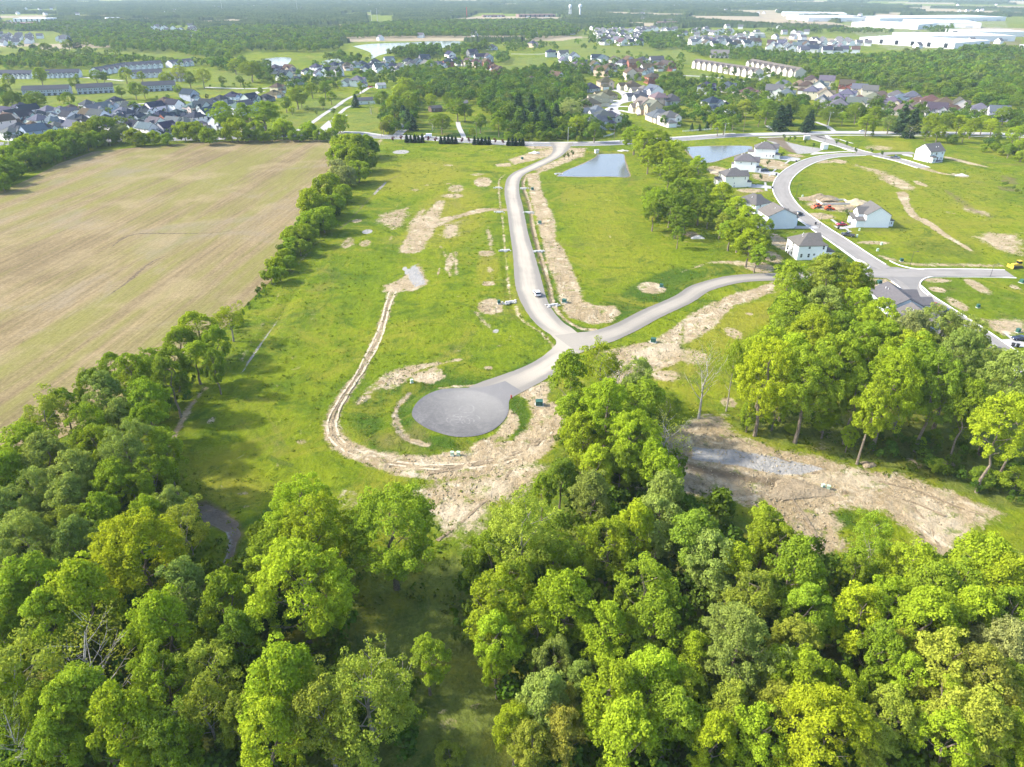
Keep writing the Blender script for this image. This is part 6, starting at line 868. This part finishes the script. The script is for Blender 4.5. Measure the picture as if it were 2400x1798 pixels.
for s_ in (('E', 456, 268, 'pale green pedestal, one of a pair on the soil above the turning circle'), ('E', 718, 738, 'pale green pedestal, left of a pair below the turning circle'), ('E', 758, 738, 'pale green pedestal, right of a pair below the turning circle'), ('F', 905, 950, 'pale green pedestal, left of a pair in the clearing'), ('F', 940, 958, 'pale green pedestal, right of a pair in the clearing'), ('C', 1285, 756, 'pale pedestal on the grass below the dark pickup'), ('W', 1280, 740, 'pale green pedestal below the white house with the rear bay'), ('C', 1260, 796, 'pale pedestal by the kerb, nearest the dark grass patch'), ('W', 1240, 850, 'pale pedestal right of the dark pickup'), ('W', 300, 160, 'dark pedestal left of the long brown soil heap')): service_box(*s_, w=.7, d=.6, h=.95, m=plain('pale_green_plastic', (.42, .55, .42), .6), cat='service pedestal', name='service_pedestal')
def bin_(tile, x, y, label):
    X, Y, t = P(*px(tile, x, y)); o = empty('wheelie_bin', (X, Y, .05), random.uniform(0, 3)); tag(o, label, 'wheelie bin'); m = MB(); m.add([(-.28, -.3, .08), (.28, -.3, .08), (.28, .3, .08), (-.28, .3, .08), (-.36, -.4, 1.0), (.36, -.4, 1.0), (.36, .4, 1.0), (-.36, .4, 1.0)], [(3, 2, 1, 0), (4, 5, 6, 7), (0, 1, 5, 4), (1, 2, 6, 5), (2, 3, 7, 6), (3, 0, 4, 7)]); m.build('bin_body', BLACK, o); MB().box(-.38, .38, -.44, .42, 1.003, 1.09).build('lid', BLACK, o)
    for s in (-1, 1): MB().tube((s * .26, .36, .1), (s * .34, .36, .1), .1, .1, 8).build('wheel', TYRE, o)
for s_ in (('U', 1378, 1125, 'black bin at the kerb before the cream-sided house'), ('U', 1468, 840, 'black bin at the kerb before the middle hip-roofed house'), ('U', 1898, 555, 'black bin at the kerb nearest the roundabout bed'), ('V', 1585, 800, 'black bin by the street below the blue-grey house'), ('W', 918, 715, 'black bin at the kerb below the bright red car'), ('Z', 2065, 840, 'black bin, left of two by the right edge'), ('Z', 2125, 850, 'black bin, right of two by the right edge')): bin_(*s_)
X, Y, t = P(*px('E', 1100, 368)); o = empty('fire_hydrant', (X, Y, 0)); tag(o, 'small red fire hydrant at the edge of the turning circle', 'hydrant'); MB().lathe([(.18, 0), (.18, .1), (.14, .12), (.14, .75), (.17, .78), (.12, .95), (.03, 1.0)], 10).build('barrel', REDP, o)
for s in (-1, 1): MB().tube((s * .12, 0, .55), (s * .26, 0, .55), .07, .07, 8).build('outlet', REDP, o)
def culvert(tile, x, y, label, rz=0):
    X, Y, t = P(*px(tile, x, y)); o = empty('culvert', (X, Y, 0), rz); tag(o, label, 'culvert'); h = MB(); h.box(-1.6, 1.6, -.2, .2, -.3, .55); h.build('headwall', KERBM, o); a = MB(); r = random.Random(int(x)); 
    for k in range(26): q = r.uniform(-2.6, 2.6), r.uniform(-1.5, 1.3); s = r.uniform(.15, .34); a.box(q[0] - s, q[0] + s, q[1] - s * .8, q[1] + s * .8, -.2, s * .9)
    a.build('riprap', ROCK, o); MB().tube((0, -.5, .1), (0, -.22, .1), .3, .3, 10).build('pipe', GALV, o)
for i, s_ in enumerate((('B', 1025, 545, 'stone culvert mouth left of the gravel road by the dirt track'), ('B', 1055, 795, 'stone culvert mouth left of the gravel road, level with the small soil patch'), ('B', 1090, 1128, 'stone culvert mouth left of the gravel road near the junction'), ('B', 1212, 548, 'stone culvert mouth in the roadside ditch, upper one'), ('B', 1278, 800, 'stone culvert mouth in the roadside ditch, middle one'), ('B', 1370, 1148, 'stone culvert mouth in the roadside ditch, lowest one'), ('B', 1015, 388, 'stone culvert mouth left of the first bend'), ('B', 1180, 392, 'stone culvert mouth right of the first bend'), ('B', 1400, 298, 'stone outfall at the left corner of the near pond'))): culvert(*s_, .2 * (i % 3) - .1)
# entrance sign wall and letter board posts by the junction
X, Y, t = P(*px('K', 90, 258)); o = empty('entrance_pier', (X, Y, 0), .2); tag(o, 'pale stone entrance pier beside the county road junction', 'pier'); MB().box(-2.2, 2.2, -.5, .5, -.3, 2.6).build('pier_wall', CONCRETE, o); MB().box(-2.4, 2.4, -.7, .7, 2.603, 2.85).build('coping', WHITE, o)
X, Y, t = P(*px('K', 470, 455)); o = empty('shelter', (X, Y, 0), .2); tag(o, 'white cube-like kiosk on the grey gravel plot', 'kiosk'); MB().box(-1.8, 1.8, -1.5, 1.5, -.2, 3).build('wall', WHITE, o); MB().box(-2.1, 2.1, -1.8, 1.8, 3.003, 3.25).build('roof', WHITE, o)
# ------------------------------------------------------------------ young plants
SAP = crown_mesh('sapling_crown', 600, 2.6, .7, .75, 14, .32, 60, .09, gap=.5); SAPT = MB().tube((0, 0, -.2), (0, 0, 1.9), .05, .03, 6).mesh('sapling_trunk', BARK)
CONE = conifer_mesh('arborvitae_crown', 610, 2.6, .75, 10); CONT = MB().tube((0, 0, -.2), (0, 0, 1.2), .07, .04, 6).mesh('arborvitae_trunk', BARK)
def young(name, me, tm, tile, x, y, col, s, label, cat, group=None):
    X, Y, t = P(*px(tile, x, y)); o = empty(name, (X, Y, 0), random.uniform(0, 6)); o.scale = (s, s, s * random.uniform(.9, 1.1)); c = link('crown', me, o); c.color = (*col, 1); link('trunk', tm, o); tag(o, label, cat, group)
WORD = ['first', 'second', 'third', 'fourth', 'fifth', 'sixth', 'seventh', 'eighth', 'ninth', 'tenth', 'eleventh', 'twelfth', 'thirteenth', 'fourteenth', 'fifteenth', 'sixteenth', 'seventeenth', 'eighteenth', 'nineteenth', 'twentieth']
TENS = ['', '', 'twent', 'thirt', 'fort', 'fift', 'sixt', 'sevent', 'eight', 'ninet']
def ordw(i):
    if i < 20: return WORD[i]
    a, b = divmod(i + 1, 10); return TENS[a] + ('ieth' if b == 0 else 'y-' + WORD[b - 1])
MULCH = plain('bark_mulch', (.03, .022, .016), .95, .05, .3, 2)
for gi, xs in enumerate(((388, 438, 486, 533, 582), (811, 856, 901, 947, 991), (1224, 1269, 1312, 1358, 1402), (1643, 1689, 1731, 1777, 1817))):
    y0_ = (229, 243, 254, 268)[gi]; g = [P(*px('L', x, y0_ + 2 + (k % 2) * 5))[:2] for k, x in enumerate((xs[0] - 15,) + xs + (xs[-1] + 15,))]; ribbon('mulch_bed', g, 3.2, .035, MULCH, .3, 2)
    for k, x in enumerate(xs): young('arborvitae', CONE, CONT, 'L', x, y0_ - 1 + (k % 2) * 6, (.028, .055, .022), 2.0, f'dark cone evergreen, {WORD[k]} from left in the {WORD[gi]} clump along the county road', 'evergreen', 'cone evergreens along the county road')
for k, (x, y) in enumerate(((223, 238), (325, 226), (648, 236), (745, 244), (1065, 252), (1160, 254), (1473, 262), (1578, 268))): young('red_sapling', SAP, SAPT, 'L', x, y, (.10, .025, .035), 2.0, f'dark red young tree, {WORD[k]} from left along the county road verge', 'young tree', 'red saplings along the county road')
for k, (tl, x, y) in enumerate((('U', 1280, 660), ('U', 1130, 975), ('U', 1590, 470), ('W', 1050, 545), ('K', 225, 450), ('K', 62, 380), ('K', 740, 395), ('K', 960, 420), ('K', 1150, 570), ('K', 1480, 570), ('K', 1720, 640), ('K', -180, 300), ('K', -300, 330), ('K', -400, 280), ('B', 1470, 205), ('B', 1495, 190), ('B', 1445, 205), ('3', 1230, 875))): young('sapling', SAP, SAPT, tl, x, y, (.08, .14, .025), 1.9, ['green sapling in the bare front garden of the middle hip-roofed house', 'green sapling on the strip before the cream-sided house', 'green sapling beside the top driveway near the roundabout bed', 'slim green sapling on the grass below the loaders', 'narrow sapling beside the white kiosk', 'sapling at the back edge of the grey gravel plot', 'sapling on the avenue verge, nearest the kiosk', 'sapling on the avenue verge, nearest the loop', 'sapling at the point where avenue and loop meet', 'sapling on the grass opposite the avenue', 'sapling on the kerb left of the slate pickup', 'shrub on the dark roundabout bed, right one', 'shrub on the dark roundabout bed, middle one', 'shrub on the dark roundabout bed, left one', 'sapling in the soil right of the gravel road mouth, middle one', 'sapling in the soil right of the gravel road mouth, farthest one', 'sapling in the soil right of the gravel road mouth, nearest one', 'round bush at the foot of the tree by the white car'][k], 'sapling')
# ------------------------------------------------------------------ the woods and garden trees in the middle distance: one mass of smaller crowns
def woods():
    protos = []
    for sd in range(6):
        V, F, T = crown(800 + sd, 12, [1.5, 2.5, 1.0][sd % 3], 5.0, 30, 1.7, 34 if sd < 4 else 24, .58, gap=.35, up=.3); protos.append((V, T))
    for sd in range(3):
        V, F, T = crown(820 + sd, 12, 1.5, 5.0, 14, 2.1, 18, .95, gap=.35, up=.3); protos.append((V, T))
    pos = []       # x, y, R, H, hue index, brightness
    HP = np.array([HUE[k] for k in 'gdyosp']) * np.array([.50, .60, .80])
    def fill(tile, s, sp_, Rr=(4.0, 6.4), mix=(6, 5, 2.2, 1.0, 2, .5), hm=1.75, keep=1.0):
        pl = np.array(gpts(tile, s)); x0, y0 = pl.min(0); x1, y1 = pl.max(0); gx, gy = np.meshgrid(np.arange(x0, x1, sp_), np.arange(y0, y1, sp_)); X = gx.ravel() + rng.uniform(-.5, .5, gx.size) * sp_ * .95; Y = gy.ravel() + rng.uniform(-.5, .5, gx.size) * sp_ * .95
        k = (poly_sd(X, Y, [tuple(q) for q in pl]) < 0) & (rng.random(len(X)) < keep); X, Y = X[k], Y[k]; n = len(X); R = .8 * rng.uniform(*Rr, n) * (1 + .25 * (rng.random(n) < .12)); w = np.array(mix); cum = np.cumsum(w / w.sum())
        q = np.clip(.62 * rng.random(n) + .38 * vnoise(X, Y, 45, 31), 0, .999); h = np.searchsorted(cum, q); pos.append(np.stack([X, Y, R, R * hm * rng.uniform(.85, 1.2, n) + 1.5, np.clip(h, 0, 5)], 1))
    def dots(tile, s, hue=0):
        for tok in s.split():
            f = tok.split(','); x, y, t = P(*px(tile, float(f[0]), float(f[1]))); R = float(f[2]) * TILE[tile][2] * t / FPX; pos.append(np.array([[x, y, R, R * 2.3, 'gdyosp'.index(f[3]) if len(f) > 3 else hue]]))
    # belts and woods (outlines follow the feet of the trees)
    fill('2', '440,520 700,480 1000,520 1240,540 1460,500 1580,560 1560,640 1600,800 1690,850 1640,900 1300,905 1080,880 980,790 880,700 700,640 560,620', 9, (4.5, 7.5)); fill('2', '420,470 640,460 700,640 540,640 470,700 420,640', 9, (4.5, 7), mix=(3, 2, 5, 3, 1, 1)); fill('2', '300,700 470,640 500,740 480,850 380,870 300,880 250,800', 8, (3.5, 6)); fill('2', '260,860 440,840 440,890 260,880', 6, (2.2, 3.5))
    fill('2', '1080,880 1700,870 1720,905 1560,925 1090,905', 6, (2.2, 3.6), mix=(6, 4, 2, 1, 1, 0)); fill('2', '1000,500 1250,470 1460,470 1560,520 1460,560 1240,550', 9)
    fill('2', '0,255 0,195 300,165 800,150 1380,150 1560,205 1500,235 1240,262 1100,245 600,245', 11, (5, 8)); fill('2', '310,378 300,335 420,322 640,335 630,372 460,388', 9, (6, 9), (4, 5, 1, .5, 1, 0), 2.0); fill('2', '640,335 790,320 960,315 980,335 760,372', 12, (5, 8), hm=1.9); fill('2', '-120,390 -40,375 70,385 180,400 40,425', 10, (4, 6)); fill('2', '620,360 780,325 940,310 980,335 760,375', 11, (3, 5), keep=.7); fill('2', '960,300 1160,280 1400,300 1420,330 1120,340', 14, (3.5, 6), keep=.7); fill('2', '990,370 1090,360 1100,420 1010,420', 9)
    fill('2', '1560,210 1760,170 1950,260 1960,320 1740,310 1600,300', 16, (4, 6.5), keep=.6); fill('2', '1940,240 2212,220 2212,320 2010,330', 10, (4.5, 7)); fill('2', '1340,440 1500,410 1640,450 1560,500 1380,480', 10, (3.5, 6)); fill('2', '1500,400 2212,390 2212,470 1990,470 1800,520 1560,520', 14, (3.5, 6), keep=.75); fill('2', '2030,560 2212,490 2212,680 2140,640', 9); fill('2', '1600,500 1960,500 1990,560 1840,560 1700,520', 13, (3, 5), keep=.8); fill('2', '0,500 420,470 420,560 240,580 120,520', 11, (3.5, 5.5), keep=.8); fill('2', '0,410 460,370 700,370 1000,420 940,480 640,450 420,440 0,470', 15, (3, 5), keep=.6); fill('2', '1600,830 1840,790 1860,900 1700,860', 7, (2.5, 4.5)); fill('2', '2050,760 2212,690 2212,830 2080,820', 8, (2.5, 4.5))
    dots('2', '1570,335,22 1640,340,18 1700,350,14 1790,360,15 1860,370,18 1940,375,16 1985,395,14 1540,300,20,y 1520,295,18,y 1960,310,40,g 1150,300,18,d 1220,290,28,d 260,378,22,d 570,365,16 1910,720,18 1990,740,14 1690,660,14,d 2040,640,16 1650,470,20 1745,600,16 1800,640,12')
    fill('3', '740,490 900,420 1100,390 1450,370 1650,380 2212,400 2212,720 1900,715 1780,660 1600,640 1480,610 1250,575 1010,510 900,520', 10, (4.8, 7.8), mix=(5, 1.8, 4, 3, 2, 1)); fill('3', '1600,380 1900,330 2212,350 2212,430 1700,420', 12, (6, 8.5), mix=(4, 5, 1, 1, 1, 0)); fill('3', '0,330 200,320 500,350 760,370 1050,390 860,430 720,440 560,420 380,400 100,370', 10, (4, 6.5)); fill('3', '0,560 220,530 500,560 620,620 760,640 850,760 560,780 360,830 220,850 60,760 0,720', 10, (3.5, 6.2), mix=(4, 5, 3, 2, 1, 1), keep=.85)
    fill('3', '600,540 760,500 1000,540 1200,590 1500,640 1640,690 1900,720 2050,760 1900,770 1500,730 1260,690 1000,690 820,640 640,620', 15, (3, 4.8), keep=.65); fill('3', '860,690 1300,690 1640,730 2212,780 2212,860 1600,820 1400,800 1100,790 900,790', 10, (4, 6), keep=.8); fill('3', '1900,950 2000,930 2212,1000 2212,1060 2050,1000', 6, (1.8, 3)); fill('3', '220,470 480,480 640,500 620,540 400,520', 12, (3, 5), keep=.6); fill('3', '380,430 720,500 600,520 420,470', 14, (3, 5), keep=.5); fill('3', '0,720 240,760 240,850 0,800', 8, (2, 4), keep=.6)
    fill('3', '540,215 860,200 900,218 560,225', 14, (5, 8), mix=(4, 5, 1, 1, 1, 0)); fill('3', '930,200 1250,205 1400,220 940,222', 14, (4, 7), mix=(4, 5, 1, 1, 1, 0)); fill('3', '1560,195 1760,185 1760,225 1600,225', 16, (4, 7)); fill('3', '0,215 500,215 520,240 0,240', 18, (4, 6), keep=.6); fill('3', '-100,260 1130,330 1180,360 0,345', 24, (3, 5), keep=.55); fill('3', '60,345 180,350 300,372 140,380', 12); dots('3', '690,150,8 730,150,8 780,153,8 850,160,8 420,165,8 500,158,7 600,162,7 350,160,8 230,160,8 150,158,9 100,155,9')
    fill('1', '480,290 500,215 900,215 1250,235 1400,205 1620,185 2212,205 2212,330 2000,345 1600,335 1480,390 1300,385 1100,335 1000,350 720,330', 11, (5, 8), mix=(5, 3, 4, 2, 3, 1)); fill('1', '0,455 0,400 200,370 600,385 900,395 1180,420 1180,440 860,415 620,440 500,455', 10, (4, 7), mix=(4, 3, 4, 5, 2, 1)); fill('1', '1220,420 1480,400 1620,440 1480,490 1350,440', 10, (4, 7)); fill('1', '1640,440 1740,420 1760,500 1690,540 1640,480', 9, (4, 6)); fill('1', '0,310 700,330 900,360 600,370 200,370', 22, (4, 6.5), keep=.6); fill('1', '0,610 70,640 290,670 280,690 0,690', 8, (3.5, 5.5), mix=(2, 6, 0, 0, 1, 0)); fill('1', '1980,430 2100,420 2212,440 2212,520 2060,520', 12, (3, 5.5), keep=.7)
    fill('1', '1640,520 1800,500 2212,500 2212,600 2100,590 2000,640 1850,600', 12, (3, 5.5), keep=.7); fill('1', '0,700 500,660 1200,620 1600,610 1600,720 1300,800 900,860 500,850 0,870', 19, (1.6, 2.9), keep=.4); fill('1', '0,165 400,165 900,195 1000,215 480,240 350,210 0,200', 14, (5, 8)); fill('1', '1340,560 1680,555 1680,590 1360,580', 8, (1.5, 2.5), keep=.5); fill('1', '1500,880 2212,880 2212,905 1500,905', 6, (1.6, 2.6), mix=(3, 6, 1, 1, 0, 0), keep=.8); fill('1', '200,900 640,880 1480,880 1480,905 900,935 600,950', 6, (1.8, 2.8), mix=(3, 6, 1, 1, 0, 0)); fill('1', '1240,185 1000,175 700,150 300,165 300,185 700,205', 14, (5, 8), keep=.8)
    # low growth along the hedges, banks and wood edges near the camera
    lo = (3, 6, 3, 2, 2, 0)
    fill('A', '2209,330 1960,640 1740,960 1800,960 2209,560', 2.8, (1.6, 3.0), lo, 1.5); fill('A', '1700,1020 1600,1180 1520,1240 1480,1340 1540,1370 1640,1190 1760,1030', 2.4, (.6, 1.3), lo, 1.2, .9); fill('A', '-200,330 200,260 640,120 560,170 220,290 -200,470', 4, (1.2, 2.4), lo, 1.4); fill('D', '1180,320 1450,120 1500,60 1380,250 1100,520 1000,700 900,600', 3, (.8, 1.8), lo, 1.3, .8); fill('D', '1250,1560 1300,1250 1340,1120 1260,1080 1180,1300 1180,1560', 2.6, (.7, 1.5), lo, 1.2, .8)
    fill('F', '340,560 480,650 800,620 950,520 800,470 420,480', 3.4, (.6, 1.5), (6, 3, 4, 1, 0, 0), 1.3, .95); fill('F', '1150,760 1400,840 1800,960 2209,1090 2209,800 1700,620 1200,600', 2.9, (.7, 2.0), (6, 3, 4, 1, 0, 0), 1.3, .8); fill('B', '1960,560 2209,660 2209,600 1960,480', 3.4, (1, 2), lo, 1.3); fill('H', '650,700 830,600 900,1000 1100,1120 1080,1180 880,1050', 2.2, (.5, 1.2), lo, 1.2, .6); fill('E', '560,1300 700,1290 850,1270 800,1400 600,1450', 3, (.4, .9), lo, 1.1, .35); fill('C', '300,760 480,850 620,900 560,820 420,740', 3.5, (.8, 1.8), lo, 1.3); fill('E', '1380,640 1560,560 1560,900 1380,860', 3.5, (.8, 1.7), (6, 3, 4, 1, 0, 0), 1.3, .7); fill('C', '2090,345 2209,395 2209,460 2050,400', 4, (.8, 1.8), (2, 2, 2, 4, 2, 2), 1.2, .5)
    us = (6, 2, 4, 2, 1, 0)
    fill('O', '-150,1020 330,1000 390,1090 420,1180 400,1270 520,1250 640,1140 690,1110 730,1240 700,1340 780,1430 880,1510 930,1700 -150,1900', 4.6, (2.4, 4.4), us, 2.1); fill('O', '1010,1220 1200,1200 1215,980 1265,900 1380,870 1430,990 1490,1080 1600,1140 1760,1220 1900,1270 2320,1220 2320,1900 1100,1900 1100,1490 1040,1400 1010,1290', 4.6, (2.4, 4.4), us, 2.1); fill('C', '560,1250 700,1100 950,1050 1150,1250 1500,1450 1700,1500 1700,1657 500,1657', 4.6, (2.4, 4), us, 2.0)
    A_ = np.concatenate(pos)
    # keep clear of roads, houses and water
    for c_, r_ in CLEAR:
        c_ = np.array(c_)
        if r_ is None: k = poly_sd(A_[:, 0], A_[:, 1], [tuple(q) for q in c_]) > 1.0
        else:
            k = np.ones(len(A_), bool); bb = (A_[:, 0] > c_[:, 0].min() - 30) & (A_[:, 0] < c_[:, 0].max() + 30) & (A_[:, 1] > c_[:, 1].min() - 30) & (A_[:, 1] < c_[:, 1].max() + 30); i = np.nonzero(bb)[0]
            for a0 in range(0, len(c_), 400):
                cc = c_[a0:a0 + 400]; d = np.min(np.hypot(A_[i, 0][:, None] - cc[None, :, 0], A_[i, 1][:, None] - cc[None, :, 1]), 1) if len(i) else np.zeros(0); k[i] &= d > r_ + A_[i, 2] * .55
        A_ = A_[k]
    VV = []; CC = []; TT = []
    for x, y, R, H, h in A_:
        d = math.hypot(x, y); pr = protos[random.randrange(6) if d < 1000 else 6 + random.randrange(3)]; V, T = pr; a = random.uniform(0, 6.28); ca, sa = math.cos(a) * R / 5, math.sin(a) * R / 5
        VV.append(np.stack([V[:, 0] * ca - V[:, 1] * sa + x, V[:, 0] * sa + V[:, 1] * ca + y, V[:, 2] * H / 12], 1).astype(np.float32)); c = HP[int(h)] * np.array([random.uniform(.85, 1.15), 1, 1]) * random.uniform(.72, 1.22); CC.append(np.broadcast_to(np.append(c, 1), (len(V), 4)).astype(np.float32)); TT.append(T.astype(np.float32))
    VV = np.concatenate(VV); CC = np.concatenate(CC); TT = np.concatenate(TT); print('woods trees', len(A_), 'quads', len(VV) // 4)
    o = link('woods', np_mesh('woods', VV, np.arange(len(VV)).reshape(-1, 4), LEAFC, attrs={'Col': ('FLOAT_COLOR', CC), 'tone': ('FLOAT', TT)}))
    tag(o, 'mixed green woods, thickets and garden trees spread behind and between the far houses', 'woods', kind='stuff')
CLEAR += [(crs, 8), (smooth(rd, 4), 7), (smooth(br, 4), 7), (s2, 8), (s1, 8), (gpts('2', '75,300 300,280 760,268 775,290 640,330 420,350 260,385 190,385'), None), (gpts('B', '1395,312 1480,264 1650,186 1662,172 1822,171 1860,315'), None), (gpts('C', '8,126 60,122 448,126 448,134 300,188 200,220 130,222'), None), (smooth(gpts('2', '1830,760 1790,740 1760,705 1790,670 1850,650 1850,620 1800,590 1710,580'), 4), 8)]
woods()
# ------------------------------------------------------------------ weeds in the grass, clods on the bare soil
def mask_at(ch, x, y):
    return MASK[ch].reshape(NR, NA)[np.clip(np.searchsorted(rr, np.hypot(x, y)), 0, NR - 1), np.clip(np.searchsorted(aa, np.arctan2(x, y)), 0, NA - 1)]
def litter():
    n = 60000; r = 90 + 430 * rng.random(n) ** .8; a = rng.uniform(-.66, .66, n); X, Y = r * np.sin(a), r * np.cos(a); road = np.zeros(n, bool); pl_f = [tuple(q) for q in fo]
    for c_, w_ in ((smooth(rd, 3), 5.5), (smooth(br, 3), 5), (s2, 6), (smooth(st3, 3), 6), (s1, 7), (crs, 9)):
        c_ = np.array(c_)
        for k in range(0, n, 4000): road[k:k + 4000] |= np.min(np.hypot(X[k:k + 4000, None] - c_[None, :, 0], Y[k:k + 4000, None] - c_[None, :, 1]), 1) < w_
    road |= (np.hypot(X - CX, Y - CY) < CR + 1) | (poly_sd(X, Y, pl_f) < 2)
    for c_, r_ in CLEAR:
        if r_ is None: road |= poly_sd(X, Y, [tuple(q) for q in c_]) < .5
    X, Y = X[~road], Y[~road]; d = mask_at('dirt', X, Y); fl = mask_at('floor', X, Y); lu = mask_at('lush', X, Y)
    tuft = (d < .35) & (rng.random(len(X)) < .05 + .20 * (vnoise(X, Y, 14, 41) > .58) + .25 * lu + .4 * fl); edge = (d > .25) & (d < .9) & (rng.random(len(X)) < .3); k = np.nonzero(tuft | edge)[0]; m = len(k); C = []; Nn = []; S = []; T = []
    sz = rng.uniform(.08, .34, m) * (1 + .8 * fl[k])
    for j in range(7): C.append(np.stack([X[k] + rng.normal(size=m) * sz * 1.1, Y[k] + rng.normal(size=m) * sz * 1.1, rng.uniform(-.02, .55, m) * sz], 1)); Nn.append(unit(rng.normal(size=(m, 3)) + np.array([0, 0, .6]))); S.append(sz * .75)
    C = np.concatenate(C); S = np.concatenate(S); V, F = leaf_quads(C, np.concatenate(Nn), S, rng); hue = np.tile(rng.random(m), 7)[:, None]; cl = np.array([.075, .135, .012]) * (1 - hue) + np.array([.17, .19, .02]) * hue; cl = np.concatenate([cl, np.ones((len(cl), 1))], 1)
    tag(link('weeds', np_mesh('weeds', V, F, LEAFC, attrs={'Col': ('FLOAT_COLOR', np.repeat(cl, 4, 0)), 'tone': ('FLOAT', np.repeat(rng.random(len(C)), 4))})), 'weeds and coarse tufts scattered through the new grass', 'weeds', kind='stuff')
    k = np.nonzero((d > .55) & (rng.random(len(X)) < .75))[0]; x2 = np.concatenate([X[k] + rng.normal(size=len(k)) * 1.5 for _ in range(3)]); y2 = np.concatenate([Y[k] + rng.normal(size=len(k)) * 1.5 for _ in range(3)]); ok = (mask_at('dirt', x2, y2) > .6) & (np.hypot(x2 - CX, y2 - CY) > CR + 1); x2, y2 = x2[ok], y2[ok]; m = len(x2); s = rng.uniform(.05, .26, m) ** 1.0 * rng.uniform(.6, 1.2, m)
    o6 = np.array([(1, 0, 0), (0, 1, 0), (-1, 0, 0), (0, -1, 0), (0, 0, .8), (0, 0, -.6)]); f8 = np.array([(0, 1, 4), (1, 2, 4), (2, 3, 4), (3, 0, 4), (1, 0, 5), (2, 1, 5), (3, 2, 5), (0, 3, 5)])
    V = o6[None] * s[:, None, None] * rng.uniform(.6, 1.5, (m, 6, 1)) + np.stack([x2, y2, np.full(m, -.02)], 1)[:, None]; F = (np.arange(m) * 6)[:, None, None] + f8[None]
    tag(link('clods', np_mesh('clods', V.reshape(-1, 3), F.reshape(-1, 3), SOILB)), 'earth clods strewn over the bare soil', 'clods', kind='stuff'); print('litter', len(S) // 7, m)
litter()
# ------------------------------------------------------------------ the air: haze round camera and scene
def haze():
    n = N('haze'); pv = n.n('ShaderNodeVolumePrincipled', {'Color': (.64, .83, 1.0, 1), 'Density': .000075, 'Anisotropy': 0.0}); n.t.links.new(pv.outputs[0], n.out.inputs['Volume'])
    me = MB().box(-8600, 8600, -300, 8600, -3, 112).mesh('haze', n.m); tag(link('haze', me), 'pale blue haze', 'haze', kind='stuff')
haze()
# ------------------------------------------------------------------ labels that single out each tree and each house
def rows_of(items, nper):
    """splits a stand into rows by distance, then left to right"""
    it = sorted(items, key=lambda t: -t['_py']); out = []
    for i in range(0, len(it), nper): out.append(sorted(it[i:i + nper], key=lambda t: t['_px']))
    return out
stands = {}
for t in TREES: t['_px'], t['_py'] = proj(t['x'], t['y'], t['H'] * .6); stands.setdefault((t['stand'], t['o'].name.split('.')[0]), []).append(t)
KW = {'round': 'rounded tree', 'tall': 'tall tree', 'thin': 'thin-leaved tree', 'bare': 'half-bare tree', 'bush': 'bush', 'conifer': 'conifer'}
for (st_, nm), it in stands.items():
    rws = rows_of(it, 8 if len(it) > 12 else 20)
    for ri, rw in enumerate(rws):
        for k, t in enumerate(rw):
            where = f'{ordw(k)} from left' + (f' in {ordw(ri)} row' if len(rws) > 1 else '')
            tag(t['o'], f"{HUEW[t['hue']]} {KW[t['kind']]}, {where}, {st_}", 'bush' if t['kind'] == 'bush' else 'tree', 'bushes and trees of ' + st_)
hs = {}
for h in HOUSES: h['_px'], h['_py'] = proj(h['x'], h['y'], 4); hs.setdefault(h['stand'], []).append(h)
for st_, it in hs.items():
    rws = rows_of(it, 9 if len(it) > 12 else 20)
    for ri, rw in enumerate(rws):
        for k, h in enumerate(rw): tag(h['o'], f"{WNAME[h['wc']]} house, {RNAME[h['rc']]} roof, {ordw(k)} from left" + (f' in {ordw(ri)} row' if len(rws) > 1 else '') + f", {st_}", 'house', 'houses of ' + st_)
